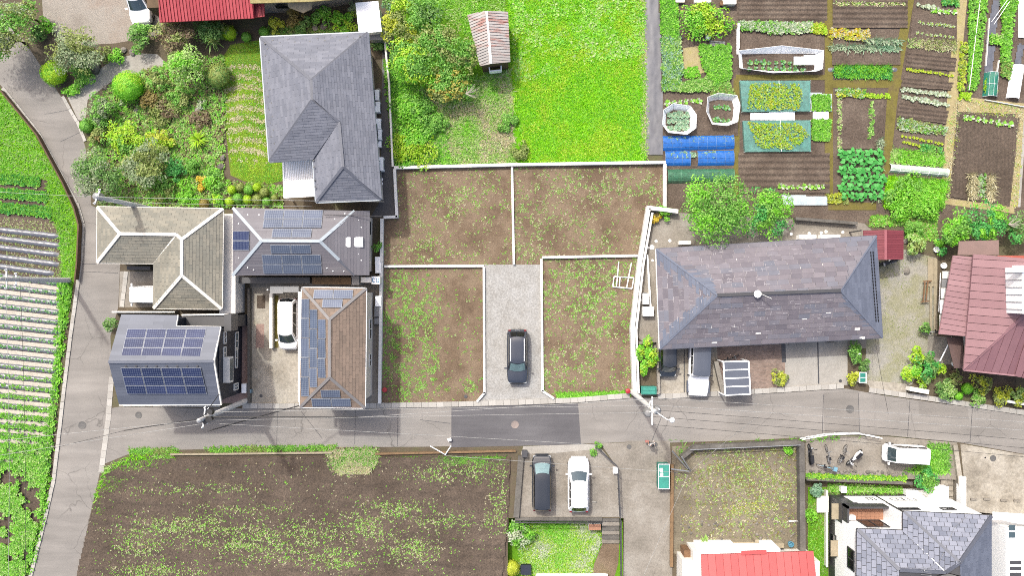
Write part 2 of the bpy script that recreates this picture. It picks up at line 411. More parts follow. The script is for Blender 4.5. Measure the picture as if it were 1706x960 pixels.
# roads
WL = [(-60,50),(0,140),(60,218),(104,300),(126,340),(136,372),(134,430),(124,500),(116,560),(106,640),(96,730),(88,800),(72,870),(48,965),(20,1040)]
WR = [(-20,-8),(42,70),(98,155),(126,198),(142,244),(150,300),(152,342),(163,347),(200,440),(197,512),(184,560),(186,620),(183,680),(172,760),(166,790),(150,860),(128,965),(105,1040)]
surface('west_road', WL + WR[::-1], 0.008, M_['asphalt'])
UPE = [(165,684),(200,678),(360,681),(500,681),(640,680),(760,678),(860,676),(960,672),(1050,663),(1120,664),(1200,660),(1300,655),(1410,648),(1470,659),(1560,672),(1640,682),(1706,693),(1900,722)]
LOE = [(150,800),(170,775),(215,757),(300,750),(480,746),(700,745),(880,742),(1000,739),(1040,737),(1118,738),(1250,734),(1400,726),(1480,726),(1600,738),(1706,757),(1900,790)]
surface('main_road', UPE + LOE[::-1], 0.012, M_['asphalt'])
surface('south_lane', [(1042,735),(1116,735),(1120,800),(1120,1040),(1036,1040),(1040,860)], 0.016, M_['conc_old'])
# patches of newer asphalt
for poly, m, z in (([(752,679),(963,672),(968,741),(752,746)], 'asphalt_new', 0.016),
                   ([(1372,655),(1430,652),(1432,722),(1374,724)], 'asphalt_mid', 0.0165),
                   ([(1530,669),(1612,680),(1614,700),(1532,694)], 'asphalt_mid', 0.016)):
    surface('asphalt_patch', poly, z, M_[m])
# cut joints in the road
b = MB()
for a, c in (((592,682),(591,741)),((663,681),(662,744)),((462,683),(461,742)),((1372,658),(1370,722)),((1430,655),(1432,722)),((1516,667),(1512,728)),((1620,682),(1616,738)),
             ((146,214),(100,236)),((118,182),(74,190)),((131,440),(160,440)),((500,684),(536,730)),((1104,690),(1086,735)),((700,700),(750,706)),((98,600),(104,640)),((126,452),(196,455))):
    b.bar(P(*a, 0.018), P(*c, 0.018), 0.035, 0.006)
tag(b.obj('road_joints', M_['dgrey'], org=(0, 0, 0)), kind='structure')

# lots, yards, paths ------------------------------------------------------------
LOTA = [(657,278),(853,278),(853,441),(638,441),(638,362),(660,362)]
LOTB = [(854,278),(1106,271),(1106,345),(1080,347),(1066,426),(903,430),(903,441),(854,441)]
LOTC = [(638,447),(805,445),(806,655),(793,671),(637,671)]
LOTD = [(904,432),(1064,428),(1050,548),(1055,655),(925,664),(904,652)]
for pl in (LOTA, LOTB, LOTC, LOTD): surface('vacant_lot', pl, 0.01, M_['lot'])
surface('driveway', [(807,441),(901,441),(903,652),(925,666),(790,672),(806,657)], 0.02, M_['conc_drive'])
surface('meadow', [(845,-60),(1072,-60),(1076,268),(850,272),(858,150)], 0.006, M_['meadow_base'])
surface('overgrown_slope', [(642,-60),(846,-60),(858,150),(850,274),(656,274)], 0.01, M_['grass_base'])
surface('rough_grass', [(735,138),(850,118),(858,160),(850,272),(748,274)], 0.014, M_['dry_grass'])
surface('allotment', [(1098,-60),(1760,-60),(1760,360),(1690,372),(1320,372),(1112,345),(1104,270)], 0.008, M_['soil_plot'])
surface('garden_soil', [(-60,-60),(70,-60),(270,-60),(440,-60),(640,-60),(656,60),(656,345),(160,345),(140,240),(98,155),(42,70)], 0.006, M_['earth'])
surface('gravel_yard', [(66,-60),(268,-60),(268,58),(190,72),(108,76),(72,30)], 0.012, M_['gravel'])
surface('garden_path', [(108,152),(150,128),(186,100),(230,88),(262,90),(284,112),(250,120),(196,128),(166,150),(146,166),(142,200),(130,200)], 0.014, M_['conc'])
surface('garden_lawn', [(368,100),(384,74),(434,66),(470,268),(474,300),(430,312),(384,292),(374,200)], 0.012, M_['lawn'])
surface('crop_field', [(-60,60),(0,146),(56,220),(100,300),(122,344),(130,376),(127,440),(118,505),(108,565),(99,640),(88,735),(80,800),(64,870),(42,965),(20,1040),(-60,1040)], 0.010, M_['soil'])
surface('grass_verge', [(-60,60),(0,146),(56,220),(100,300),(122,344),(130,376),(127,440),(118,505),(106,565),(97,640),(98,560),(104,470),(100,400),(92,370),(76,355),(80,300),(0,290),(-60,290)], 0.014, M_['grass_base'])
surface('weedy_field', [(172,790),(214,766),(280,762),(560,760),(620,760),(852,762),(846,900),(838,1040),(104,1040),(128,965),(150,862)], 0.010, M_['soil'])
surface('car_park', [(868,752),(1000,746),(1030,782),(1034,862),(862,862)], 0.018, M_['conc_old'])
surface('lane_shoulder', [(1000,739),(1044,738),(1042,864),(1034,864),(1030,782)], 0.0085, M_['conc_old'])
surface('apron', [(872,744),(1000,740),(1002,748),(930,755),(868,757)], 0.022, M_['conc'])
surface('parking_pad', [(416,478),(500,478),(500,676),(414,676)], 0.012, M_['conc_stain'])
surface('carport_pad', [(200,452),(260,452),(260,512),(198,512)], 0.012, M_['conc_old'])
surface('house_plot', [(416,465),(636,465),(636,676),(608,680),(500,680),(500,478),(416,478)], 0.008, M_['conc_old'])
surface('side_yard', [(1085,352),(1440,372),(1470,400),(1470,580),(1094,590),(1060,560)], 0.010, M_['conc_old'])
surface('parking_bays', [(1094,572),(1196,580),(1200,658),(1094,662)], 0.014, M_['conc_stain'])
surface('concrete_bays', [(1306,560),(1412,556),(1412,642),(1308,646)], 0.014, M_['conc'])
surface('gravel_forecourt', [(1448,400),(1560,430),(1560,560),(1520,640),(1500,652),(1440,640),(1444,560)], 0.0155, M_['gravel_green'])
surface('shed_ground', [(1120,744),(1336,736),(1336,922),(1136,930),(1118,920)], 0.010, ground('rubble', [T(134,124,106), T(158,148,128), T(184,174,154)], 0.4, 9.0, .6, .04, fvar=.4))
surface('bike_yard', [(1342,728),(1480,728),(1594,738),(1594,800),(1342,796)], 0.010, M_['conc_old'])
surface('paved_forecourt', [(1600,740),(1706,758),(1900,792),(1900,872),(1706,862),(1610,852),(1606,800)], 0.03, M_["conc_stain"], depth=1.15)
surface('lower_lawn', [(1346,812),(1380,812),(1380,1040),(1346,1040)], LOWZ+0.012, M_['grass_base'])
surface('side_passage', [(637,60),(656,60),(658,362),(617,362),(634,334)], 0.012, M_['dgrey'])  # dark grey puts the shade beside the grey house into the ground colour

# ------------------------------------------------------------------ kerb and gutter blocks
def along(line, step, carry=False):
    """evenly spaced (point, direction) along a line of points"""
    out = []; acc = 0.0
    for a, c in zip(line[:-1], line[1:]):
        L = (c-a).length; d = (c-a)/L; t = acc
        while t + (step*.5 if carry else step) <= L + 1e-6:
            out.append((a + d*(t+step/2), d)); t += step
        acc = t - L if carry else 0.0
    return out
def kerb(name, pxline, width, step, h, zbase=0.0, mat=None):
    line = PL(pxline, h)
    root = bpy.data.objects.new(name, None); COL.objects.link(root); root.location = line[0]; tag(root, kind='structure')
    me = MB().box((0, 0, 0), (step-0.02, width, h+0.02)).mesh('kerb_block', mat or M_['block'])
    rng = random.Random(len(pxline)*7+int(width*100))
    for p, d in along(line, step, True):
        q = p - line[0]
        o = place('kerb_block', me, root, (q.x + rng.uniform(-.008,.008), q.y + rng.uniform(-.008,.008), q.z - h/2 + zbase + rng.uniform(-.006, .006)), math.atan2(d.y, d.x) + rng.uniform(-.006,.006))
    return root
off = lambda line, du, dv: [(u+du, v+dv) for u, v in line]
kerb('kerb', [(404,677),(500,677),(640,676),(760,674),(860,671),(960,667),(1052,659)], 0.42, 0.62, 0.10)
kerb('kerb', [(1096,661),(1200,656),(1300,650),(1412,643)], 0.42, 0.62, 0.10)
kerb('kerb', [(1448,650),(1560,666),(1640,678),(1720,690)], 0.42, 0.62, 0.10)
kerb('kerb', [(205,673),(366,675)], 0.42, 0.62, 0.10)
kerb('gutter_lid', [(186,628),(180,700),(168,790)], 0.42, 0.62, 0.03)
kerb('kerb', [(4,146),(64,222),(107,302),(129,342),(138,374),(135,432),(125,503),(117,562),(107,642),(97,732),(89,802),(73,872),(49,967)], 0.30, 0.6, 0.08)
kerb('kerb', [(210,452),(203,512)], 0.34, 0.6, 0.05)
kerb('kerb', [(104,160),(130,206),(142,236)], 0.25, 0.6, 0.08)
# ------------------------------------------------------------------ walls round the lots
def offset_line(line, w):
    L, Rr = [], []
    n = len(line)
    for i, p in enumerate(line):
        d0 = (line[i]-line[i-1]).normalized() if i else None
        d1 = (line[i+1]-line[i]).normalized() if i < n-1 else None
        d = ((d0 or d1)+(d1 or d0)).normalized(); nrm = Vector((-d.y, d.x, 0))
        ref = d1 or d0; k = 1/max(0.4, nrm.dot(Vector((-ref.y, ref.x, 0))))
        L.append(p + nrm*w/2*k); Rr.append(p - nrm*w/2*k)
    return L, Rr
def wall_mesh(pxline, w, z0, z1, pxh=None):
    line = PL(pxline, z1 if pxh is None else pxh)
    L, Rr = offset_line([Vector((p.x, p.y, 0)) for p in line], w)
    return MB().prism(L + Rr[::-1], z0, z1)
def wall(name, label, pxline, w, z1, mat, z0=-0.02, cap=None, cat='wall'):
    t = thing(name, label, cat, P(*pxline[0], 0))
    wall_mesh(pxline, w, z0, z1-0.06, z1).obj('masonry', mat, t)
    # coping stones, one after another
    line = PL(pxline, z1); cm = cap or mat
    for i, (p, d) in enumerate(along(line, 1.2 if (line[-1]-line[0]).length > 3 else 0.6)):
        st = 1.2 if (line[-1]-line[0]).length > 3 else 0.6
        MB().box((p.x, p.y, z1-0.03), (st-0.012, w+0.02, 0.06), math.atan2(d.y, d.x)).obj('coping_stone', cm, t)
    # fill the short ends that the whole stones leave over
    for a, c in zip(line[:-1], line[1:]):
        L = (c-a).length; st = 1.2 if (line[-1]-line[0]).length > 3 else 0.6
        r = L - int((L+1e-6)/st)*st
        if r > 0.02:
            d = (c-a)/L; m = c - d*r/2
            MB().box((m.x, m.y, z1-0.03), (r+0.1, w+0.02, 0.059), math.atan2(d.y, d.x)).obj('coping_stone', cm, t)
    return t
W = M_['wall_white']
wall('lot_wall', 'long white wall top between the bright meadow and the two upper vacant lots', [(656,279),(852,274),(1108,270)], 0.22, 0.45, W)
wall('lot_wall', 'white wall along the dark passage beside the large grey hip roof', [(657,281),(661,361),(640,362)], 0.2, 0.45, W)
wall('lot_wall', 'white dividing wall between the two upper vacant lots', [(853,277),(856,440)], 0.16, 0.25, W)
wall('lot_wall', 'white wall at the corner of the upper lot beside the allotment nets', [(1108,273),(1108,344)], 0.22, 0.45, W)
wall('lot_wall', 'white wall between the upper and lower lots beside the solar roofed houses', [(640,444),(805,443)], 0.18, 0.3, W)
wall('lot_wall', 'white wall along the driveway on the side of the bare brown lot', [(806,445),(807,655),(795,669)], 0.16, 0.25, W)
wall('lot_wall', 'white wall along the driveway on the side of the weedier lower lot', [(902,431),(904,652),(922,664)], 0.16, 0.25, W)
wall('lot_wall', 'white wall between the lower lot holding a metal frame and the lot above', [(903,429),(1062,426)], 0.18, 0.3, W)
wall('lot_wall', 'long white wall between the lots and the brown tiled solar house', [(636,364),(634,520),(632,672)], 0.22, 0.6, W)
wall('retaining_wall', 'pale double retaining wall curving along the apartment side yard', [(1130,352),(1081,346),(1066,440),(1054,548),(1058,658)], 0.30, 0.9, W)
wall('retaining_wall', 'narrow pale kerb wall on the apartment side of the curving retaining wall', [(1087,354),(1072,440),(1060,550),(1064,655)], 0.16, 0.75, W)
wall('block_wall', 'weathered grey block wall at the top of the rubble lot by the road', [(1136,764),(1158,746),(1334,738)], 0.28, 0.8, M_['wallblock'])
wall('block_wall', 'long grey block wall between the rubble lot and the corner house', [(1336,738),(1338,922)], 0.42, 0.8, M_['wallblock'], z0=-1.2)
wall('block_wall', 'low brown kerb wall along the sloping lane at the rubble lot', [(1120,775),(1119,945)], 0.24, 0.35, M_['timber'])
wall('block_wall', 'low grey wall between the weedy field and the small car park', [(868,760),(860,862)], 0.45, 0.35, M_['wallblock'])
wall('field_edging', 'pale timber edging along the top of the weedy field by the road', [(283,758),(552,755)], 0.12, 0.28, M_['wood_pale'])
wall('field_edging', 'brown timber edging of the field between grass mound and car park', [(625,757),(858,752)], 0.14, 0.28, M_['timber'])
wall('retaining_wall', 'concrete retaining wall below the small car park above the lawn', [(858,866),(1002,866)], 0.3, 0.12, M_['wallblock'], z0=-1.15)
wall('retaining_wall', 'double pale rail wall below the bicycle yard at the corner house', [(1344,799),(1520,806)], 0.22, 0.1, M_['wallblock'], z0=-1.15)
wall('retaining_wall', 'stained concrete wall beside the steps and the paved forecourt', [(1592,742),(1600,800),(1604,850)], 0.35, 0.35, M_['conc_stain'], z0=-1.15)
wall('field_wall', 'rusty brown board wall along the bend of the crop field', [(0,150),(60,224),(103,304),(122,345),(130,375),(127,440),(124,466)], 0.10, 0.7, M_['brown_board'])
wall('fence_wall', 'grey wall at the rear edge of the apartment yard below the allotment', [(1326,364),(1428,372)], 0.22, 0.6, M_['wallblock'])
wall('planter_wall', 'low concrete planter wall around the yellow green shrub bed', [(1064,572),(1096,568),(1098,655),(1066,658)], 0.2, 0.5, M_['conc_old'])
wall('garden_wall', 'thin pale wall between the passage and the tangled trees by the grey roof', [(640,60),(648,140),(654,276)], 0.12, 0.7, M_['offwhite'])
wall('garden_wall', 'thin pale wall between the car bay and the blue solar roof', [(186,520),(290,520)], 0.1, 0.8, M_['offwhite'])
wall('garden_wall', 'pale garden edging under the wall of the corner house', [(1378,818),(1378,945)], 0.14, -0.6, M_['offwhite'], z0=-1.15)
wall('side_fence_wall', 'low grey wall behind the parking pad with the white van', [(414,480),(414,672)], 0.16, 0.6, M_['wallblock'])

# ------------------------------------------------------------------ roofs
def solid_roof(V, faces, t, name, mats, parent):
    """closed roof slab from named corners; faces: strings of corner names, first edge = eave"""
    pts = {k: P(*q) for k, q in V.items()}; keys = list(pts); ix = {k: i for i, k in enumerate(keys)}
    b = MB(); n = len(keys)
    vs_ = [pts[k] for k in keys] + [pts[k] - Vector((0, 0, t)) for k in keys]
    fs = []; edges = {}
    for f in faces:
        ids = [ix[c] for c in f.split()]
        nn = (vs_[ids[1]]-vs_[ids[0]]).cross(vs_[ids[2]]-vs_[ids[1]])
        if nn.z < 0: ids = ids[::-1]
        fs.append(tuple(ids)); fs.append(tuple(i+n for i in ids[::-1]))
        for a, c in zip(ids, ids[1:]+ids[:1]): edges[(a, c)] = 1
    for (a, c) in edges:
        if (c, a) not in edges: fs.append((a, a+n, c+n, c))
    b.add(vs_, fs)
    return b.obj(name, mats, parent), pts
def clip_poly(poly, a, c, inside_left=True):
    out = []
    n = len(poly)
    for i in range(n):
        p, q = poly[i], poly[(i+1) % n]
        sp = (c[0]-a[0])*(p[1]-a[1])-(c[1]-a[1])*(p[0]-a[0]); sq = (c[0]-a[0])*(q[1]-a[1])-(c[1]-a[1])*(q[0]-a[0])
        if sp >= 0: out.append(p)
        if (sp >= 0) != (sq >= 0):
            t = sp/(sp-sq); out.append((p[0]+(q[0]-p[0])*t, p[1]+(q[1]-p[1])*t))
    return out
def roof_tiles(parent, pts, faces, row, width, lift, gap, mat, part, nparts, seed=1, stagger=0.5, jitter=0.0, rest=None, along_slope=False, rowgap=None):
    """lay real tiles on the listed roof faces; the largest nparts become parts of their own"""
    rng = random.Random(seed); tl = []
    for f in faces:
        q = [pts[c] for c in f.split()]
        e = (q[1]-q[0]).normalized()
        ar = np.array([tuple(p) for p in q]); cen = ar.mean(0); n = Vector(np.linalg.svd(ar-cen)[2][2]).normalized()
        n = (n - e*n.dot(e)).normalized()
        if n.z < 0: n = -n
        up = max(0.0, max((p-Vector(cen)).dot(n) for p in q))
        s = n.cross(e)
        if s.dot(q[2]-q[0]) < 0: s = -s
        o = q[0] - n*((q[0]-Vector(cen)).dot(n)) + n*up*0.9
        p2 = [((p-o).dot(e), (p-o).dot(s)) for p in q]
        area = sum(p2[i][0]*p2[(i+1)%len(p2)][1]-p2[(i+1)%len(p2)][0]*p2[i][1] for i in range(len(p2)))
        if area < 0: p2 = p2[::-1]
        x0 = min(p[0] for p in p2); x1 = max(p[0] for p in p2); y1 = max(p[1] for p in p2)
        r = 0; y = 0.0
        while y < y1 - 0.03:
            off_ = (r % 2)*width*stagger if stagger <= 0.5 else rng.random()*width
            x = x0 - width + off_
            while x < x1:
                wv = width
                sub = p2
                gx = gap; gy = rowgap if rowgap is not None else 0.0
                a0, a1, b0, b1 = x+gx/2, x+wv-gx/2, y, min(y+row-gy, y1+row)
                for ea, eb in (((a0,b0),(a1,b0)),((a1,b0),(a1,b1)),((a1,b1),(a0,b1)),((a0,b1),(a0,b0))):
                    sub = clip_poly(sub, ea, eb)
                    if len(sub) < 3: break
                if len(sub) >= 3:
                    A = abs(sum(sub[i][0]*sub[(i+1)%len(sub)][1]-sub[(i+1)%len(sub)][0]*sub[i][1] for i in range(len(sub))))/2
                    if A > 0.004:
                        jz = rng.uniform(0, jitter)
                        top = [o + e*u_ + s*w_ + n*(lift*(1.0-0.75*(w_-y)/row)+0.004+jz) for u_, w_ in sub]
                        bot = [o + e*u_ + s*w_ - n*0.002 for u_, w_ in sub]
                        tl.append((A, top, bot))
                x += wv
            y += row; r += 1
    tl.sort(key=lambda t_: -t_[0])
    def put(b, t_):
        k = len(t_[1]); b.add(t_[1]+t_[2], [tuple(range(k))] + [(i, k+i, k+(i+1)%k, (i+1)%k) for i in range(k)])
    for t_ in tl[:nparts]:
        b = MB(); put(b, t_); b.obj(part, mat[0] if isinstance(mat, (list, tuple)) else mat, parent)
    if len(tl) > nparts:
        b = MB()
        for t_ in tl[nparts:]: put(b, t_)
        o = b.obj(rest or part+'s', mat[1] if isinstance(mat, (list, tuple)) else mat, parent); o['kind'] = 'stuff'
def caps(parent, pts, lines, w, h, mat, name='ridge_cap', lift=0.03):
    for l in lines:
        a, c = [pts[k] for k in l.split()]
        MB().bar(a+Vector((0,0,lift)), c+Vector((0,0,lift)), w, h).obj(name, mat, parent)
def inset_poly(poly, d):
    """pull a plan outline inwards by d metres"""
    p = [Vector((q[0], q[1], 0)) for q in poly]
    if sum(p[i].x*p[(i+1)%len(p)].y-p[(i+1)%len(p)].x*p[i].y for i in range(len(p))) < 0: p = p[::-1]
    out = []; n = len(p)
    for i in range(n):
        d0 = (p[i]-p[i-1]).normalized(); d1 = (p[(i+1)%n]-p[i]).normalized()
        n0 = Vector((-d0.y, d0.x, 0)); n1 = Vector((-d1.y, d1.x, 0))
        k = (n0+n1); k = k/max(0.3, k.dot(n0))*1.0
        out.append(p[i]+k*d)
    return out
def window(parent, a, c, s, z, w, h, frame, pane, name='window', depth=0.06):
    """a framed window on the outer face a->c (anticlockwise outline), s metres from a"""
    d = (c-a).normalized(); nrm = Vector((d.y, -d.x, 0)); m = a + d*s; rz = math.atan2(d.y, d.x)
    q = m + nrm*depth*0.5
    f = MB()
    for dx, dz, sx, sz in ((0, h/2, w, .06), (0, -h/2, w, .06), (-w/2, 0, .06, h), (w/2, 0, .06, h), (0, 0, .05, h)):
        pp = q + d*dx; f.box((pp.x, pp.y, z+dz), (sx+.02, depth+0.02, sz+.02), rz)
    fo = f.obj(name, frame, parent)
    q2 = m + nrm*0.02
    MB().box((q2.x, q2.y, z), (w-.02, 0.03, h-.02), rz).obj('pane', pane, fo)
    return fo
def body(parent, outline_px, h_eave, inset, z0, mat, windows=(), z1=None, frame=None, pane=None):
    """house walls under an eave outline; windows: (edge index, fraction, sill-centre z, w, h)"""
    top = h_eave-0.05 if z1 is None else z1
    pl = inset_poly([P(u, v, h_eave) for u, v in outline_px], inset)
    MB().prism(pl, z0, top).obj('wall', mat, parent)
    for ei, fr, z, w, h in windows:
        a, c = pl[ei], pl[(ei+1) % len(pl)]
        window(parent, a, c, (c-a).length*fr, z, w, h, frame or M_['dgrey'], pane or M_['dark_glass'])
    return pl
# roof coverings
def tile_mat(name, c1, c2, c3=None, grain=(3.0, 0.18), rough=0.75, obj=False):
    return island(name, c1, c2, rough, obj_rand=obj, c3=c3, grain=grain, spec=0.35)
M_['tile_grey'] = tile_mat('tile_grey', T(136,140,154), T(156,159,172), grain=(1.2, 0.2))
M_['tile_beige'] = tile_mat('tile_beige', T(160,158,146), T(182,176,160), grain=(0.8, 0.22))
M_['tile_brown'] = tile_mat('tile_brown', T(152,134,120), T(172,150,134), grain=(1.0, 0.2))
M_['metal_grey'] = tile_mat('metal_grey', T(138,134,142), T(150,147,154), grain=(0.8, 0.1), rough=0.5)
M_['metal_blue'] = tile_mat('metal_blue', T(116,122,138), T(130,136,152), grain=(0.7, 0.12), rough=0.5)
M_['metal_maroon'] = tile_mat('metal_maroon', T(166,120,127), T(182,136,142), grain=(0.9, 0.12), rough=0.5, obj=True)
M_['metal_red'] = tile_mat('metal_red', T(236,106,106), T(244,126,124), grain=(0.8, 0.08), rough=0.5, obj=True)
M_['metal_red_dark'] = tile_mat('metal_red_dark', T(206,70,84), T(220,88,98), grain=(0.6, 0.15), rough=0.5)
M_['slate'] = tile_mat('slate', T(132,126,136), T(158,150,158), c3=T(138,140,154), grain=(1.6, 0.16), obj=True)
M_['slate_rest'] = tile_mat('slate_rest', T(132,128,138), T(154,149,158), c3=T(136,139,154), grain=(1.6, 0.16))
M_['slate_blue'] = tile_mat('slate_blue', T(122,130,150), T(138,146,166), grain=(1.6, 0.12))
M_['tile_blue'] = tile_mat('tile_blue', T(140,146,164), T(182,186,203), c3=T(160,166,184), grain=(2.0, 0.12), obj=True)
M_['tile_blue_rest'] = tile_mat('tile_blue_rest', T(140,146,164), T(176,180,197), grain=(2.0, 0.12))
M_['cap_pale'] = plain('cap_pale', (.55,.53,.49), 0.6, 0.06, 1.5, dirt=0.15)
M_['cap_blue'] = plain('cap_blue', T(206,218,228), 0.45, 0.06, 1.5)
M_['cap_grey'] = plain('cap_grey', T(112,116,130), 0.6, 0.1, 1.5)
M_['cap_brown'] = plain('cap_brown', T(152,148,148), 0.6, 0.08, 1.5)
# mortar-white joints of the old slates
M_['joint_white'] = plain('joint_white', T(206,200,206), 0.8, 0.1, 2.0)

def solar_mat(name, c1, c2, line):
    t = NT(name); p = t.pos(True)
    sp = t.n('ShaderNodeSeparateXYZ'); t.l(p, sp.inputs[0])
    def lines(axis, per, wd):
        m = t.math('MODULO', t.math('ADD', sp.outputs[axis], 50.0), per); return t.math('LESS_THAN', m, wd)
    g = t.math('MAXIMUM', lines(0, 0.158, 0.018), lines(1, 0.158, 0.018))
    rnd = t.n('ShaderNodeObjectInfo').outputs['Random']
    base = t.mix(rnd, c1, c2)
    big = t.noise(t.pos(), 0.5, 3.0)
    base = t.mix(1.0, base, t.ramp(big, [(0.3, (0.85,)*3), (0.7, (1.2,)*3)]), 'MULTIPLY')
    t.col(t.mix(g, base, line)); t.rough(0.22); t.b.inputs['Specular IOR Level'].default_value = 0.18
    return t.m
M_['pv_blue'] = solar_mat('pv_blue', T(46,58,100), T(64,74,118), T(128,140,168))
M_['pv_pale'] = solar_mat('pv_pale', T(118,128,152), T(136,144,166), T(178,186,200))
M_['pv_grey'] = solar_mat('pv_grey', T(92,104,128), T(108,118,142), T(154,166,184))
M_['pv_frame'] = plain('pv_frame', T(186,192,202), .4)
def panel_on(parent, corners, nu, nv, cells, frame=None, lift=0.09, name='solar_panel'):
    """nu x nv solar panels over a quad (corner order tl tr br bl), each a frame with its cell sheet"""
    A, B, C, D = corners
    at = lambda s, t: (A*(1-s)+B*s)*(1-t) + (D*(1-s)+C*s)*t
    frame = frame or M_['pv_frame']
    for i in range(nu):
        for j in range(nv):
            g = 0.0
            p = [at((i+g)/nu, (j+g)/nv), at((i+1-g)/nu, (j+g)/nv), at((i+1-g)/nu, (j+1-g)/nv), at((i+g)/nu, (j+1-g)/nv)]
            c = sum(p, Vector())/4
            ex = ((p[1]-p[0])+(p[2]-p[3])).normalized(); nrm = ex.cross((p[0]-p[3])+(p[1]-p[2])).normalized()
            if nrm.z < 0: nrm = -nrm
            ey = nrm.cross(ex)
            w = ((p[1]-p[0]).length+(p[2]-p[3]).length)/2 - 0.035; h = ((p[0]-p[3]).length+(p[1]-p[2]).length)/2 - 0.035
            Mx = Matrix((ex, ey, nrm)).transposed().to_4x4(); Mx.translation = c + nrm*lift
            fo = MB().box((0,0,0), (w, h, 0.04)).obj(name, frame, None, org=(0,0,0))
            fo.parent = parent; fo.matrix_local = Matrix.Translation(-worldloc(parent)) @ Mx
            co = MB().box((0,0,0.022), (w-0.05, h-0.05, 0.006)).obj('cell_sheet', cells, None, org=(0,0,0)); co.parent = fo
def roof_z(pts, f):
    """height of the plane of face f over a place seen at pixel u, v"""
    q = [pts[c] for c in f.split()]; n = (q[1]-q[0]).cross(q[2]-q[1]).normalized()
    eye = Vector((0, 0, ALT))
    def at(u, v):
        d = P(u, v, 0) - eye
        t = (q[0]-eye).dot(n)/d.dot(n)
        return eye + d*t
    return at
def pv(parent, pts, f, u0, v0, u1, v1, nu, nv, cells, skew=0, lift=0.09, top_skew=0):
    at = roof_z(pts, f)
    panel_on(parent, [at(u0+top_skew, v0), at(u1+top_skew, v0), at(u1+skew, v1), at(u0+skew, v1)], nu, nv, cells, lift=lift)

# --- big grey hipped house, top centre
t = thing('house', 'large two storey house with plain grey L shaped hip roof above the lots', 'house', P(530,200,0))
V = dict(a=(434,62,4.7), b=(612.5,54,4.7), c=(634,332,4.7), d=(527,336.5,4.7), e=(522,264,4.7), f=(449,269,4.7), g=(519,133,7.0), h=(520,166,7.0), i=(565,203,6.3), j=(572,278,6.3))
FC = ['a b g', 'b c j i h g', 'c d j', 'd e i j', 'e f h i', 'f a g h']
ro, pts = solid_roof(V, FC, 0.16, 'roof', M_['cap_grey'], t)
roof_tiles(ro, pts, FC, 0.22, 0.91, 0.025, 0.012, M_['tile_grey'], 'roof_slate', 0, 3, rest='roof_slates', jitter=0.006)
caps(ro, pts, ['a g', 'b g', 'g h', 'f h', 'h i', 'i j', 'j c', 'j d'], 0.2, 0.07, M_['cap_grey'])
for l in ('a b', 'b c', 'c d', 'd e', 'e f', 'f a'):
    p, q = [pts[k] for k in l.split()]; n_ = (q-p).normalized(); nr = Vector((n_.y, -n_.x, 0))*(-1)
    MB().bar(p+nr*0.05-Vector((0,0,.06)), q+nr*0.05-Vector((0,0,.06)), 0.12, 0.1).obj('gutter', M_['cap_blue'], t)
snow = MB().box((0,0,0.04), (0.12, 0.1, 0.06)).mesh('snow_guard', M_['dgrey'])
for l, k in (('a b', 14), ('f a', 18), ('b c', 18), ('d e', 4)):
    p, q = [pts[c] for c in l.split()]
    inn = (pts['h']-(p+q)/2); inn.z = 0; inn.normalize()
    for i in range(k):
        w = p.lerp(q, (i+0.7)/(k+0.4)) + inn*(0.35 if i % 2 else 0.6); w.z += (0.35 if i % 2 else 0.6)*0.52
        place('snow_guard', snow, ro, w-worldloc(ro), 0.3)
body(t, [(434,62),(449,269),(522,264),(527,336.5),(634,332),(612.5,54)], 4.7, 0.45, 0, M_['cream'], [(4, f_, z, 1.4, 1.1) for f_ in (.2,.45,.7) for z in (1.3, 3.5)] + [(2,.5,3.6,1.2,1.0),(3,.3,1.6,2.0,1.8),(3,.7,1.6,2.0,1.8)])
tr = thing('terrace_roof', 'pale ribbed terrace roof in the notch of the large grey house', 'terrace', P(497,300,0))
Vt = dict(a=(472,268,3.0), b=(522,266,3.0), c=(526,326,2.7), d=(474,329,2.7))
rt, ptt = solid_roof(Vt, ['d c b a'], 0.06, 'roof_sheet', M_['offwhite'], tr)
roof_tiles(rt, ptt, ['d c b a'], 3.2, 0.14, 0.02, 0.05, M_['white'], 'rib', 0, 2, 0.0, rest='ribs')
for l in ('a b','b c','c d','d a'):
    p, q = [ptt[k] for k in l.split()]; MB().bar(p, q, 0.12, 0.18).obj('frame_rail', M_['white'], tr)
for k in 'abcd': MB().box((ptt[k].x, ptt[k].y, 1.4), (0.1,0.1,2.8)).obj('post', M_['white'], tr)

# --- beige hip roof, left
t = thing('house', 'house with weathered beige shingle roof and white ridge caps by the side road', 'house', P(290,430,0))
V = dict(a=(162.5,344.7,3.4), b=(371.6,348,3.4), c=(369.4,514.8,3.4), d=(256,514,3.4), e=(257,438.7,3.4), f=(162,437.8,3.4), g=(200,389.5,4.65), h=(294.4,390.8,4.65), i=(303,399,4.85), j=(303,459,4.85))
FC = ['a b i h g', 'b c j i', 'c d j', 'd e h i j', 'e f g h', 'f a g']
ro, pts = solid_roof(V, FC, 0.15, 'roof', M_['cap_pale'], t)
roof_tiles(ro, pts, FC, 0.25, 0.6, 0.03, 0.015, M_['tile_beige'], 'roof_shingle', 0, 5, rest='roof_shingles', jitter=0.008)
caps(ro, pts, ['a g', 'f g', 'g h', 'h i', 'i b', 'i j', 'j c', 'j d'], 0.24, 0.1, M_['cap_pale'])
caps(ro, pts, ['e h'], 0.1, 0.06, M_['cap_pale'], 'valley_flashing')
for l in ('a b', 'b c', 'c d', 'd e', 'e f', 'f a'):
    p, q = [pts[k] for k in l.split()]; MB().bar(p-Vector((0,0,.05)), q-Vector((0,0,.05)), 0.14, 0.12).obj('gutter', M_['cap_pale'], t)
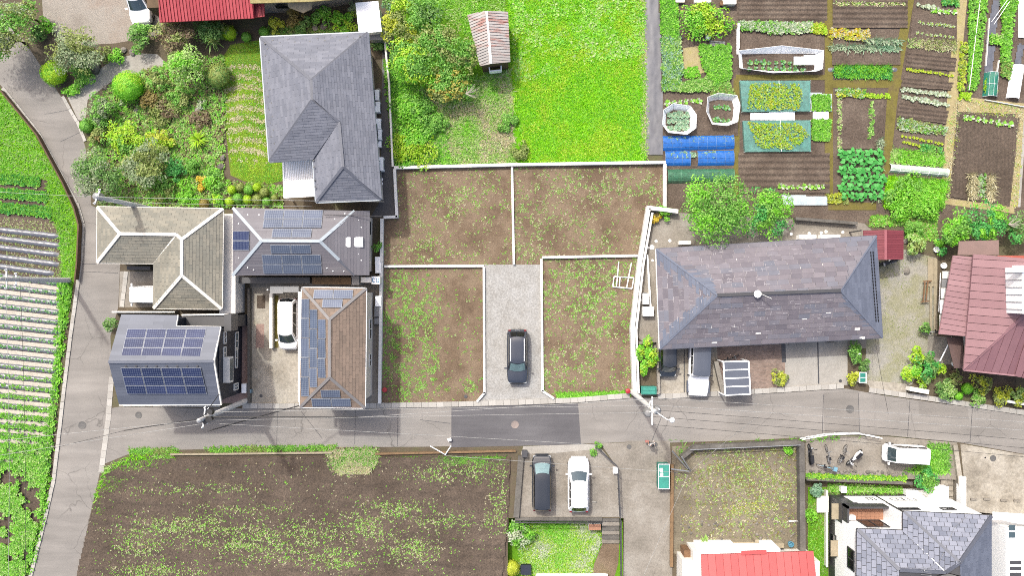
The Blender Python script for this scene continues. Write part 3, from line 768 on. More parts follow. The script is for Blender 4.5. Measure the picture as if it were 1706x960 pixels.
body(t, [(162.5,344.7),(162,437.8),(257,438.7),(256,514),(369.4,514.8),(371.6,348)], 3.4, 0.4, 0, M_['wall_white'], [(4,.2,2.2,1.0,.7),(4,.7,2.2,1.0,.7),(1,.5,1.2,2.4,2.0)])
MB().box(P(387,440,1.2), (1.3, 8.0, 2.4)).obj('annex', M_['wall_white'], t)
MB().box(P(236,447,0.6), (1.9, 0.3, 1.2)).obj('porch_fence', M_['dgrey'], t)

# --- grey solar house
t = thing('house', 'grey metal hip roofed house with pale blue ridges, solar panels and two skylights', 'house', P(500,405,0))
V = dict(a=(388.3,346.4,3.8), b=(591,351.5,3.8), x=(616,351,3.35), y=(615.2,459,3.35), c=(591,458.5,3.8), d=(387.7,459,3.8), g=(436.4,401,5.2), h=(533,401.8,5.2))
FC = ['a b h g', 'x y c h b', 'c d g h', 'd a g']
ro, pts = solid_roof(V, FC, 0.15, 'roof', M_['cap_grey'], t)
roof_tiles(ro, pts, FC, 0.26, 3.0, 0.02, 0.004, M_['metal_grey'], 'roof_sheet', 0, 7, rest='roof_sheets', stagger=0.3)
caps(ro, pts, ['a g', 'd g', 'g h', 'b h'], 0.24, 0.08, M_['cap_blue'])
mid = pts['h'].lerp(pts['c'], 0.55); MB().bar(pts['h']+Vector((0,0,.03)), mid+Vector((0,0,.03)), 0.24, 0.08).obj('ridge_cap', M_['cap_blue'], ro)
MB().bar(mid+Vector((0,0,.03)), pts['c']+Vector((0,0,.03)), 0.2, 0.07).obj('ridge_cap', M_['cap_grey'], ro)
pv(t, pts, FC[0], 441, 351, 539, 381, 3, 2, M_['pv_pale'], skew=-3); pv(t, pts, FC[0], 454, 382, 520, 397, 2, 1, M_['pv_pale'], skew=-1)
pv(t, pts, FC[2], 450.5, 407, 518, 422, 2, 1, M_['pv_grey'], skew=1); pv(t, pts, FC[2], 436.5, 423.5, 535, 455.5, 3, 2, M_['pv_grey'], skew=2.5)
pv(t, pts, FC[3], 389.5, 385, 417, 417.5, 1, 2, M_['pv_blue'])
at = roof_z(pts, FC[1])
for u0 in (565.5, 586.5):
    c = at(u0+9, 403.5); f = MB().box((c.x, c.y, c.z+0.08), (0.9, 0.78, 0.14), 0, 0, 0, 0.2).obj('skylight', M_['alu'], t)
    MB().box((c.x, c.y, c.z+0.165), (0.76, 0.62, 0.02), 0, 0, 0, 0.2).obj('pane', M_['white'], f)
vent = MB().lathe((0,0,0), [(0.05,0),(0.05,0.06),(0.02,0.08)], 8).mesh('roof_stud', M_['white'])
for u, v in ((413,358),(432,358),(398,373),(558,365),(575,356),(597,367),(602,379),(597,423),(602,434),(555,452),(573,452),(545,447),(413,446),(423,450),(398,430)):
    f = FC[1] if u > 585 else (FC[0] if v < 390 and u > 405 else (FC[3] if u < 400 else FC[2])); c = roof_z(pts, f)(u, v)
    place('roof_stud', vent, ro, c + Vector((0,0,0.02)) - worldloc(ro))
body(t, [(388.3,346.4),(387.7,459),(615.2,459),(616,351)], 3.5, 0.35, 0, M_['cream'], [(2,.3,2.2,.8,.9),(2,.55,2.2,.8,.9),(2,.8,1.6,1.0,.9)])
for u0, u1, v0, v1, h, m in ((520,586,462,474,2.4,'brown_board'),(398,516,462,472,1.6,'dgrey'),(585,598,460,475,2.4,'grey'),(601,620,462,471,2.2,'offwhite')):
    A, B = P(u0,v0,h), P(u1,v1,h); MB().box(((A.x+B.x)/2,(A.y+B.y)/2,h/2), (B.x-A.x, A.y-B.y, h)).obj('balcony', M_[m], t)
MB().bar(P(540,358,4.4), P(636,360,3.8), 0.04, 0.04).obj('cable', M_['black'], t)

# --- brown solar house by the road
t = thing('house', 'narrow brown tiled house beside the road with stepped rows of solar panels', 'house', P(560,580,0))
V = dict(a=(503,479.5,5.6), b=(610,480.5,5.6), c=(608,680,5.6), d=(500,678.8,5.6), g=(549,532.5,6.9), h=(549,629,6.9))
FC = ['a b g', 'b c h g', 'c d h', 'd a g h']
ro, pts = solid_roof(V, FC, 0.15, 'roof', M_['cap_brown'], t)
roof_tiles(ro, pts, FC, 0.26, 0.6, 0.03, 0.012, M_['tile_brown'], 'roof_tile', 0, 9, rest='roof_tiles', jitter=0.008)
caps(ro, pts, ['a g', 'b g', 'g h', 'h c', 'h d'], 0.22, 0.09, M_['cap_brown'])
for l in ('a b', 'b c', 'c d', 'd a'):
    p, q = [pts[k] for k in l.split()]; MB().bar(p-Vector((0,0,.05)), q-Vector((0,0,.05)), 0.13, 0.12).obj('gutter', M_['white'], t)
pv(t, pts, FC[3], 503.4, 498, 517, 661, 1, 5, M_['pv_grey'], skew=-1); pv(t, pts, FC[3], 517.5, 515.5, 530.3, 646, 1, 4, M_['pv_grey'], skew=-.8); pv(t, pts, FC[3], 531, 532, 544, 630, 1, 3, M_['pv_grey'], skew=-.5)
pv(t, pts, FC[0], 522, 484, 588, 499, 2, 1, M_['pv_pale'], skew=1); pv(t, pts, FC[0], 537, 499.5, 571, 514, 1, 1, M_['pv_pale'])
pv(t, pts, FC[2], 534.5, 649, 567, 662, 1, 1, M_['pv_grey'], skew=.5); pv(t, pts, FC[2], 519.5, 663, 585, 677, 2, 1, M_['pv_grey'])
body(t, [(503,479.5),(500,678.8),(608,680),(610,480.5)], 5.6, 0.35, 0, M_['cream'], [(1,.3,1.4,1.6,1.8),(1,.3,4.2,1.2,1.0),(1,.72,4.2,1.0,.9),(2,.22,4.2,1.0,.9),(2,.5,4.2,1.2,1.0),(2,.8,4.2,.9,.9),(2,.35,1.5,1.0,.9),(2,.65,1.5,1.6,1.0)], frame=M_['offwhite'])
for u0, v0, u1, v1, h in ((496.5,486,501.5,670,5.2),):
    A, B = P(u0,v0,h), P(u1,v1,h); MB().box(((A.x+B.x)/2,(A.y+B.y)/2,h-0.1), (B.x-A.x, A.y-B.y, 0.2)).obj('balcony_rail', M_['white'], t)

# --- blue-grey gabled solar house at the corner
t = thing('house', 'navy walled house with blue grey gable roof and two large solar arrays', 'house', P(290,600,0))
V = dict(a=(202.4,524.5,5.7), b=(296.3,525.7,5.7), k=(293,544,6.1), c=(367.3,545.1,6.1), g=(356.6,602.4,7.45), d=(368.5,674.6,5.7), e=(198.5,675.3,5.7), h=(181,603.5,7.45))
FC = ['a b k c g h', 'd e h g']
ro, pts = solid_roof(V, FC, 0.16, 'roof', M_['cap_grey'], t)
roof_tiles(ro, pts, FC, 0.28, 2.7, 0.012, 0.004, M_['metal_blue'], 'roof_sheet', 0, 11, rest='roof_sheets', stagger=0.3)
caps(ro, pts, ['h g'], 0.2, 0.06, M_['metal_blue'])
for l in ('d e', 'c g', 'g d', 'k c', 'b k'):
    p, q = [pts[k] for k in l.split()]; MB().bar(p-Vector((0,0,.05)), q-Vector((0,0,.05)), 0.1, 0.16).obj('fascia', M_['offwhite'], t)
pv(t, pts, FC[0], 213, 548.5, 345, 597, 4, 3, M_['pv_blue'], skew=-11); pv(t, pts, FC[1], 201.5, 612, 335, 656, 4, 3, M_['pv_blue'], skew=11)
snow = MB().box((0,0,0.03), (0.16, 0.08, 0.06)).mesh('snow_guard', M_['dgrey'])
for i in range(8):
    for v, f in ((598.5, 0), (610.5, 1)):
        c = roof_z(pts, FC[f])(210+i*17, v); place('snow_guard', snow, ro, c+Vector((0,0,.03))-worldloc(ro))
ring = [P(202.4,524.5,5.7), P(198.5,675.3,5.7), P(368.5,674.6,5.7), P(367.3,545.1,6.1), P(293,544,6.1), P(296.3,525.7,5.7)]
pl = inset_poly(ring, 0.25)
MB().prism(pl, 0, 5.6).obj('wall', M_['navy'], t)
gx = pl[2].x; gy = P(356.6,602.4,7.45).y
MB().add([(gx, pl[2].y, 5.6), (gx, pl[3].y, 5.95), (gx, gy, 7.2), (gx-0.2, pl[2].y, 5.6), (gx-0.2, pl[3].y, 5.95), (gx-0.2, gy, 7.2)], [(0,1,2),(3,5,4),(0,2,5,3),(1,4,5,2),(0,3,4,1)]).obj('gable_wall', M_['navy'], t)
for fr, z, w, h in ((.12,1.6,.5,1.0),(.55,1.6,1.6,.5),(.8,1.6,1.4,.6),(.88,4.4,.9,.5),(.66,4.4,.9,.5)):
    window(t, pl[2], pl[3], (pl[3]-pl[2]).length*fr, z, w, h, M_['offwhite'], M_['glass'])
a_, c_ = pl[2], pl[3]; m = a_.lerp(c_, 0.42)
bw = MB().box((m.x+0.25, m.y, 4.2), (0.5, 2.0, 0.9)).obj('bay_window', M_['offwhite'], t); MB().box((m.x+0.46, m.y, 4.2), (0.1, 1.7, 0.7)).obj('pane', M_['glass'], bw)
MB().box((m.x+0.35, m.y-1.9, 0.4), (0.35, 0.75, 0.7)).obj('outdoor_unit', M_['white'], t)
A, B = P(303,526,3.4), P(392,545,3.4)
MB().box(((A.x+B.x)/2, (A.y+B.y)/2, 1.7), (B.x-A.x, A.y-B.y, 3.4)).obj('wing', M_['navy'], t)
MB().box(((A.x+B.x)/2, (A.y+B.y)/2, 3.43), (B.x-A.x-0.1, A.y-B.y-0.1, 0.06)).obj('wing_roof', M_['dgrey'], t)
MB().bar(P(381,524,3.55), P(378,548,3.55), 0.15, 0.12).obj('parapet', M_['white'], t); MB().bar(P(303,525,3.55), P(392,524,3.55), 0.12, 0.14).obj('parapet', M_['offwhite'], t)
MB().box(P(385,537,4.2), (0.55, 1.3, 1.6)).obj('chimney_box', M_['dgrey'], t)
A, B = P(402,530,0.1), P(414,668,0.1); MB().box(((A.x+B.x)/2,(A.y+B.y)/2,0.05), (B.x-A.x, A.y-B.y, 0.12)).obj('brick_terrace', plain('terrace_pink', T(196,164,152), 0.9, 0.2, 5.0, 0.3), t)
A, B = P(368,652,0.1), P(402,672,0.1); MB().box(((A.x+B.x)/2,(A.y+B.y)/2,0.045), (B.x-A.x, A.y-B.y, 0.1)).obj('brick_terrace', bpy.data.materials['terrace_pink'], t)

# --- long slate roofed apartment building
t = thing('apartment_building', 'long low apartment building with patchy mauve slate hip roof', 'building', P(1285,490,0))
V = dict(a=(1093,415,2.6), b=(1460,393,2.6), c=(1470,563,2.6), d=(1099,582,2.6), g=(1195,492,4.4), h=(1400,484,4.4))
FC = ['a b h g', 'b c h', 'c d g h', 'd a g']
ro, pts = solid_roof(V, FC, 0.16, 'roof', M_['joint_white'], t)
roof_tiles(ro, pts, [FC[0], FC[2], FC[3]], 0.42, 0.9, 0.02, 0.034, [M_['slate'], M_['slate_rest']], 'roof_slate', 300, 13, rest='roof_slates', stagger=0.9, jitter=0.008, rowgap=0.012)
roof_tiles(ro, pts, [FC[1]], 0.3, 0.9, 0.02, 0.006, M_['slate_blue'], 'hip_slate', 0, 14, rest='hip_slates')
# newer blue grey slates along the hips
rng = random.Random(5)
for (p, q, f, sgn) in (('g','a',0,1),('g','a',3,1),('h','b',0,1),('g','d',2,1),('g','d',3,1),('h','c',2,1)):
    A, B = pts[p], pts[q]; fq = [pts[c] for c in FC[f].split()]; n = (fq[1]-fq[0]).cross(fq[2]-fq[1]).normalized(); n = n if n.z > 0 else -n
    e = (fq[1]-fq[0]).normalized(); cen = sum(fq, Vector())/len(fq)
    inn = e if e.dot(cen-(A+B)/2) > 0 else -e
    k = 17; b = MB()
    for i in range(k):
        c0 = A.lerp(B, i/k); c1 = A.lerp(B, (i+1)/k-0.004); wd = rng.uniform(0.5, 1.25)*(1.0 if f != 2 else 0.6)*min(1, (i+.3)/5)
        vs_ = [c0, c1, c1+inn*wd, c0+inn*wd]; vs_ = [x + n*(0.034+0.002*(i % 2)) for x in vs_]
        b.add(vs_+[x-n*0.02 for x in vs_], [(0,1,2,3),(7,6,5,4),(0,4,5,1),(1,5,6,2),(2,6,7,3),(3,7,4,0)])
    b.obj('hip_slates', M_['slate_blue'], ro)['kind'] = 'stuff'
caps(ro, pts, ['g h'], 0.26, 0.12, M_['dgrey'], lift=0.06); caps(ro, pts, ['a g','d g','b h','c h'], 0.14, 0.06, M_['slate_blue'], lift=0.04)
chip = MB().box((0,0,0.0), (0.42, 0.2, 0.014)).mesh('bare_slate', M_['offwhite'])
at0, at2 = roof_z(pts, FC[0]), roof_z(pts, FC[2])
for f, spots in ((0, ((1226,433),(1250,448),(1255,468),(1308,455),(1330,447),(1340,414),(1372,441),(1421,413),(1415,424),(1350,458),(1288,428),(1317,476))), (2, ((1182,545),(1224,543),(1263,556),(1428,548),(1380,520),(1190,570),(1340,530),(1436,563)))):
    for u, v in spots:
        c = roof_z(pts, FC[f])(u, v); q = [pts[k] for k in FC[f].split()]; e = (q[1]-q[0]).normalized(); n = e.cross((q[2]-q[1])).normalized(); n = n if n.z > 0 else -n
        Mx = Matrix((e, n.cross(e), n)).transposed().to_4x4(); Mx.translation = c + n*0.045 - worldloc(ro)
        o = place('bare_slate', chip, ro); o.matrix_local = Mx
b = MB(); rw = random.Random(21)
for f in (0, 2, 3):
    at_ = roof_z(pts, FC[f]); q = [pts[k] for k in FC[f].split()]; e = (q[1]-q[0]).normalized(); n = e.cross(q[2]-q[1]).normalized(); n = n if n.z > 0 else -n; s_ = n.cross(e)
    for i in range(130 if f != 3 else 34):
        w_, hh = rw.random(), rw.random(); top_ = q[3 if len(q) > 3 else 2].lerp(q[2], w_); lo = q[0].lerp(q[1], .1+.8*w_); c = lo.lerp(top_, .06+.8*hh) + n*.05
        L = rw.uniform(.15, .5)
        if rw.random() < .55: b.bar(c, c+e*L, .035, .012, up=n)
        else: b.bar(c, c+s_*L*.7, .03, .012, up=n)
b.obj('worn_edges', M_['joint_white'], ro)['kind'] = 'stuff'
vents = MB().box((0,0,0.0), (0.1, 0.2, 0.02)).mesh('vent_slot', M_['black'])
atE = roof_z(pts, FC[1]); q = [pts[k] for k in FC[1].split()]; e = (q[1]-q[0]).normalized(); n = e.cross(q[2]-q[1]).normalized(); n = n if n.z > 0 else -n
for i in range(22):
    for du in (0, 4):
        c = atE(1450+i*0.42+du, 421+i*5.4); Mx = Matrix((e.cross(n), e, n)).transposed().to_4x4(); Mx.translation = c + n*0.045 - worldloc(ro)
        o = place('vent_slot', vents, ro); o.matrix_local = Mx
for l in ('a b','b c','c d','d a'):
    p, q = [pts[k] for k in l.split()]; MB().bar(p-Vector((0,0,.06)), q-Vector((0,0,.06)), 0.13, 0.12).obj('gutter', M_['offwhite'] if l == 'd a' else M_['cap_grey'], t)
body(t, [(1093,415),(1099,582),(1470,563),(1460,393)], 2.6, 0.5, 0, M_['cream'], [(1,f_,1.3,1.6,1.7) for f_ in (.1,.28,.46,.64,.82)] + [(0,.3,1.6,1.0,.9),(0,.7,1.6,1.0,.9)] + [(3,f_,1.6,1.7,1.2) for f_ in (.15,.4,.65,.9)])
ae = thing('roof_antenna', 'white satellite dish and mast on the ridge of the long slate roof', 'antenna', P(1268,489,4.4))
MB().lathe(P(1262,490,4.65), [(0.05,-0.1),(0.28,0.02),(0.3,0.05),(0.1,0.0)], 12).obj('dish', M_['white'], ae, 60)
MB().tube([P(1262,490,4.4), P(1266,489,5.0), P(1286,498,5.3)], 0.03, 6).obj('mast', M_['steel'], ae)

# --- maroon sheet metal house, right
t = thing('house', 'maroon standing seam metal roofed house beside the gravel forecourt', 'house', P(1650,530,0))
V = dict(a=(1587,425,3.6), b=(1720,444,3.6), p=(1621,430,4.3), q=(1604,617,4.3), c=(1691,626,4.2), d=(1722,552,5.2), e=(1574,556,3.6), f=(1602,560,4.2), r=(1688,430,6.2), s=(1678,550,6.2))
MD = plain('maroon_dark', T(112,66,72), 0.5)
lowr, lpts = solid_roof(dict(a=(1588,426,3.7), b=(1624,428,4.3), c=(1612,561,4.3), d=(1564,557,3.7)), ['d a b c'], 0.12, 'verandah_roof', MD, t)
roof_tiles(lowr, lpts, ['d a b c'], 3.0, 0.44, 0.015, 0.03, M_['metal_maroon'], 'roof_panel', 40, 3, 0.0)
mainr, mpts = solid_roof(dict(a=(1622,424,4.5), b=(1760,436,6.9), c=(1760,500,7.3), d=(1725,508,6.9), e=(1605,617,4.5), f=(1690,626,4.5), g=(1760,640,5.2)), ['e a b c d', 'f e d', 'g f d c'], 0.14, 'roof', MD, t)
roof_tiles(mainr, mpts, ['e a b c d'], 8.0, 0.62, 0.02, 0.035, M_['metal_maroon'], 'roof_panel', 60, 5, 0.0)
roof_tiles(mainr, mpts, ['f e d', 'g f d c'], 8.0, 0.62, 0.02, 0.035, M_['metal_maroon'], 'roof_panel', 60, 5, 0.0)
caps(mainr, mpts, ['e d'], 0.24, 0.1, M_['metal_maroon'], 'hip_cap'); caps(mainr, mpts, ['a e', 'e f'], 0.12, 0.12, plain('maroon_edge', T(196,150,156), 0.5, 0.08, 2.0), 'eave_trim'); caps(lowr, lpts, ['a d'], 0.1, 0.1, bpy.data.materials['maroon_edge'], 'eave_trim')
backr, bpts = solid_roof(dict(a=(1598,402,3.2), b=(1664,400,3.2), c=(1664,425,3.5), d=(1596,425,3.5)), ['a b c d'], 0.1, 'lean_to_roof', plain('maroon_faded', T(156,126,118), 0.6, 0.1, 2.0, dirt=0.2), t)
MB().prism(PL([(1596,430),(1760,440),(1760,640),(1690,622),(1610,610),(1604,560),(1570,552),(1590,430)], 0), 0, 3.45).obj('wall', M_['cream'], t)
A, B = P(1682,446,6.4), P(1760,522,6.4); up_ = MB().box(((A.x+B.x)/2, (A.y+B.y)/2, 6.2), (B.x-A.x, A.y-B.y, 3.6)).obj('upper_storey', M_['white'], t)
for i in range(6): MB().bar((A.x-0.02, A.y-0.4-i*0.55, 4.6), (A.x-0.02, A.y-0.4-i*0.55, 8.0), 0.05, 0.03).obj('wall_seam', M_['grey'], t)
MB().bar(P(1683,450,4.6), P(1679,520,4.6), 0.3, 0.25).obj('flashing', MD, t)
A, B = P(1697,592,3.0), P(1760,612,3.0); MB().box(((A.x+B.x)/2, (A.y+B.y)/2, 3.6), (B.x-A.x, A.y-B.y, 3.2)).obj('upper_bay', M_['white'], t)
porch, ppts = solid_roof(dict(a=(1577,562,2.7), b=(1604,563,2.9), c=(1604,614,2.9), d=(1590,614,2.7)), ['d a b c'], 0.08, 'porch_roof', plain('porch_brown', T(112,84,78), 0.6, 0.15, 2.0), t)
for i, (v0, v1, m) in enumerate(((452,464,'offwhite'),(465,479,'grey'),(480,498,'offwhite'),(500,523,'white'),(525,548,'offwhite'))):
    A, B = P(1571-i*1.2,v0,2.6), P(1585-i*1.2,v1,2.6); MB().box(((A.x+B.x)/2,(A.y+B.y)/2,2.5), (B.x-A.x, A.y-B.y, 0.08)).obj('awning_sheet', M_[m], t)
MB().box(P(1697,448,8.1), (0.8,0.5,0.3)).obj('aerial', M_['white'], t)
ex = thing('lean_to_shed', 'small red roofed lean to behind the maroon metal house', 'shed', P(1690,436,0))
A, B = P(1662,427,2.9), P(1706,436,2.9); MB().box(((A.x+B.x)/2,(A.y+B.y)/2,1.45), (B.x-A.x, A.y-B.y, 2.8)).obj('wall', M_['cream'], ex); MB().box(((A.x+B.x)/2,(A.y+B.y)/2,2.9), (B.x-A.x+.1, A.y-B.y+.1, 0.1)).obj('roof', plain('redorange', T(206,104,84), 0.6), ex)

# --- corner house, bottom right (its yard lies lower)
t = thing('house', 'white and grey house with blue slate hip roof and open terracotta balcony', 'house', P(1515,880,LOWZ))
V = dict(a=(1505,853,5.6), b=(1651,860,5.6), c=(1651,1010,5.6), d=(1427,1010,5.6), e=(1428,882,5.6), f=(1505,885,5.6), g=(1498,950,7.35), h=(1575,954,7.35), i=(1598,938,7.75), j=(1600,960,7.75), k=(1498,985,7.35))
FC = ['a b i', 'b c j i', 'c d k h j', 'd e g k', 'e f h g', 'f a i h', 'g h k', 'h i j']
ro, pts = solid_roof(V, FC, 0.16, 'roof', M_['dgrey'], t)
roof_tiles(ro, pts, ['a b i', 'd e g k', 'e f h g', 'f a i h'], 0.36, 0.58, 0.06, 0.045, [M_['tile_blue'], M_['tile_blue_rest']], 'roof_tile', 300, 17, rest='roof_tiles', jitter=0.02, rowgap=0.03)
roof_tiles(ro, pts, ['b c j i', 'c d k h j'], 0.36, 0.58, 0.035, 0.01, M_['slate_blue'], 'shaded_tile', 0, 18, rest='shaded_roof_tiles')  # faces turned from the sun: shade painted in as a darker tile colour
caps(ro, pts, ['e g', 'b i', 'g h', 'h i', 'a i'], 0.26, 0.12, M_['cap_grey'], lift=0.06); caps(ro, pts, ['f h'], 0.06, 0.05, M_['alu'], 'valley_flashing', 0.08)
for l in ('d e', 'e f', 'f a', 'a b', 'b c'):
    p, q = [pts[k] for k in l.split()]; MB().bar(p-Vector((0,0,.06)), q-Vector((0,0,.06)), 0.12, 0.12).obj('gutter', M_['dgrey'], t)
# walls: outline at eave height, balcony notch in the upper storey at the corner
ins = 0.35
x0 = P(1428,882,5.6).x+ins; x1 = P(1505,885,5.6).x+ins*0.4; x2 = P(1651,860,5.6).x-ins; y0 = P(1505,853,5.6).y-ins; y1 = P(1428,882,5.6).y-ins; yb = P(1500,1010,5.6).y
MB().prism([(x0,y0),(x2,y0),(x2,yb),(x0,yb)], LOWZ, 0.25).obj('lower_wall', M_['dgrey'], t)
MB().prism([(x0,y0),(x2,y0),(x2,yb),(x0,yb)], 0.25, 1.75).obj('middle_wall', M_['white'], t)
MB().prism([(x0-.04,y0+.04),(x0+1.3,y0+.04),(x0+1.3,y0-.1),(x0+.1,y0-.1),(x0+.1,y1-.3),(x0-.04,y1-.3)], 0.2, 1.8).obj('corner_cladding', M_['dgrey'], t)
MB().prism([(x0,y1),(x1,y1),(x1,y0),(x2,y0),(x2,yb),(x0,yb)], 1.75, 5.5).obj('upper_wall', M_['white'], t)
# dark band and balcony parapets
MB().box(((x0+x1)/2, y0-0.08, 2.3), (x1-x0, 0.16, 1.1)).obj('balcony_parapet', M_['dgrey'], t)
MB().box((x0+0.08, (y0+y1)/2, 2.3), (0.16, y0-y1, 1.1)).obj('balcony_parapet', M_['dgrey'], t)
TC = plain('terracotta', T(206,150,120), 0.8, 0.12, 3.0, 0.1)
nx, ny = 9, 5
for i in range(nx):
    for j in range(ny):
        cx = x0+0.16+(x1-x0-0.16)*(i+.5)/nx; cy = y1+(y0-0.16-y1)*(j+.5)/ny
        MB().box((cx, cy, 1.79), ((x1-x0-0.16)/nx-0.015, (y0-0.16-y1)/ny-0.015, 0.05)).obj('deck_tile', TC, t)
window(t, Vector((x1, y1, 0)), Vector((x0, y1, 0)), (x1-x0)*0.4, 3.0, 1.8, 2.0, M_['dgrey'], M_['dark_glass'])
MB().box((x0+0.5, y1+0.3, 2.1), (0.7, 0.35, 0.6)).obj('outdoor_unit', M_['white'], t)
# north wall openings and white cladding of the ground floor
for fr, z, w, h in ((.30,0.6,.6,.8),(.52,0.7,1.0,.8),(.62,0.7,1.0,.8)): window(t, Vector((x2, y0, 0)), Vector((x0, y0, 0)), (x2-x0)*(1-fr), z, w, h, M_['dgrey'], M_['dark_glass'])
for fr, z, w, h in ((.48,3.6,1.5,.5),(.8,3.6,1.0,.6)): window(t, Vector((x2, y0, 0)), Vector((x0, y0, 0)), (x2-x0)*(1-fr), z, w, h, M_['dgrey'], M_['dark_glass'])
for a_, b_ in ((x0+1.0, x0+3.6), (x0+3.75, x0+8.2)): MB().box(((a_+b_)/2, y0+0.03, 0.6), (b_-a_, 0.06, 2.0)).obj('cladding', M_['white'], t)
MB().bar((x0+3.67, y0+0.05, LOWZ), (x0+3.67, y0+0.05, 5.5), 0.09, 0.09).obj('downpipe', M_['black'], t)
for yy, z, w, h in ((y1-2.6,3.6,1.6,1.3),(y1+0.5,0.3,1.0,1.0),(y1-2.6,-0.1,1.8,1.3)): window(t, Vector((x0, y1+2, 0)), Vector((x0, yb, 0)), (y1+2)-yy, z, w, h, M_['dgrey'], M_['dark_glass'])
for yy, z in ((y1+0.5,1.1),(y1-2.6,0.9)): MB().box((x0-0.3, yy, z), (0.6, 1.3, 0.08)).obj('window_hood', M_['wood_pale'], t)
an = thing('roof_antenna', 'thin white aerial with guy wires on the blue slate hip roof', 'antenna', P(1540,950,7.4))
MB().tube([P(1540,951,7.35), P(1540,951,8.4)], 0.025, 6).obj('mast', M_['steel'], an)
for k in range(5): MB().tube([P(1534,946+k*3,8.0+k*0.08), P(1552,948+k*3,8.0+k*0.08)], 0.01, 5).obj('element', M_['steel'], an)
MB().tube([P(1545,948,8.2), P(1566,936,7.6), P(1590,880,6.4), P(1612,860,5.7)], 0.014, 5).obj('guy_wire', M_['grey'], an)

# --- red roofs
t = thing('house', 'low house with bright red seamed metal roof below the rubble lot', 'house', P(1262,950,0))
V = dict(a=(1168,925,3.4), b=(1355,919,3.4), c=(1362,990,4.1), d=(1170,990,4.1))
ro, pts = solid_roof(V, ['b a d c'], 0.12, 'roof', plain('red_seam', T(176,66,70), .5), t)
roof_tiles(ro, pts, ['b a d c'], 8.0, 0.6, 0.02, 0.03, M_['metal_red'], 'roof_panel', 60, 3, 0.0)
MB().prism(PL([(1170,928),(1352,924),(1352,1000),(1170,1000)], 1.5), 0, 3.3).obj('wall', M_['offwhite'], t)
for u0,v0,u1,v1,h,m in ((1166,915,1300,924,2.4,'white'),(1155,920,1170,990,2.6,'offwhite'),(1137,935,1168,990,2.4,'offwhite'),(1140,918,1158,934,1.6,'wood'),(1222,904,1256,915,1.0,'wood_pale'),(1258,900,1264,914,1.0,'wood_pale'),(1280,906,1306,914,0.9,'wood_pale')):
    A, B = P(u0,v0,h), P(u1,v1,h); MB().box(((A.x+B.x)/2,(A.y+B.y)/2,h/2), (B.x-A.x, A.y-B.y, h)).obj('lean_to', M_[m], t)
MB().bar(P(1235,922,3.55), P(1277,920,3.55), 0.3, 0.1).obj('ridge_trim', M_['metal_red'], t)
t = thing('house', 'building with ribbed crimson metal roof at the top beside the garden', 'house', P(350,0,0))
V = dict(a=(263,-60,4.2), b=(266,37,3.2), c=(423,30,3.2), d=(418,-60,4.2))
ro, pts = solid_roof(V, ['b c d a'], 0.1, 'roof', M_['metal_red_dark'], t)
roof_tiles(ro, pts, ['b c d a'], 6.0, 0.26, 0.05, 0.09, M_['metal_red_dark'], 'rib', 0, 3, 0.0, rest='ribs')
V2 = dict(a=(418,-60,3.4), b=(422,29,2.7), c=(441,27,2.7), d=(437,-60,3.4))
r2, p2_ = solid_roof(V2, ['b c d a'], 0.1, 'side_roof', M_['metal_red_dark'], t); roof_tiles(r2, p2_, ['b c d a'], 6.0, 0.26, 0.05, 0.09, M_['metal_red_dark'], 'rib', 0, 3, 0.0, rest='ribs')
MB().prism(PL([(268,-60),(270,32),(434,26),(430,-60)], 0), 0, 2.9).obj('wall', M_['brown_board'], t)
t = thing('house', 'building with mottled ochre roof and pale wall at the top edge', 'house', P(520,-5,0))
OC = ground('ochre_roof', [T(196,176,110), T(222,208,150), T(186,150,110)], 0.8, 8.0, 0.2)
ro, pts = solid_roof(dict(a=(417,5,3.9), b=(520,2,3.9), c=(604,-6,3.9), d=(600,-60,4.8), e=(412,-60,4.8)), ['a b c d e'], 0.14, 'roof', OC, t)
MB().prism(PL([(437,22),(520,18),(604,2),(600,-60),(437,-60)], 0), 0, 3.75).obj('wall', M_['grey'], t)
pr, pp_ = solid_roof(dict(a=(478,2,3.2), b=(519,2,3.2), c=(519,14,2.9), d=(505,21,2.8), e=(481,12,2.9)), ['a b c d e'], 0.1, 'porch_roof', M_['wood_pale'], t)
MB().box(P(470,11,2.0), (1.0,0.1,0.5)).obj('window', M_['dark_glass'], t)
# --- white building on the right edge with lattice balcony
t = thing('house', 'white building with lattice balcony railings at the lower corner', 'house', P(1700,905,LOWZ))
A, B = P(1676,880,3.0), P(1860,1000,3.0); MB().box(((A.x+B.x)/2,(A.y+B.y)/2,(3.0+LOWZ)/2), (B.x-A.x, A.y-B.y, 3.0-LOWZ)).obj('wall', M_['white'], t)
MB().prism(PL([(1655,854),(1860,868),(1860,884),(1700,874),(1655,864)], 3.1), 2.95, 3.1).obj('roof_slab', M_['white'], t)
for i, v in enumerate((886, 906, 926, 946)):
    a1, a2, c1, c2 = P(1697,v,2.9), P(1697,v+18,2.9), P(1706,v,2.9), P(1706,v+18,2.9)
    for p, q in ((a1,c2),(a2,c1),(a1,a2),(a1,c1),(c1,c2)): MB().bar(p, q, 0.08, 0.08).obj('lattice_bar', M_['white'], t)
for v in (938, 948, 958): MB().box(P(1692,v,3.02), (0.9, 0.3, 0.04)).obj('louvre', M_['dgrey'], t)
for v in (880, 892): MB().box(P(1686,v,3.02), (0.5, 0.45, 0.03)).obj('glass_roof_pane', M_['glass'], t)

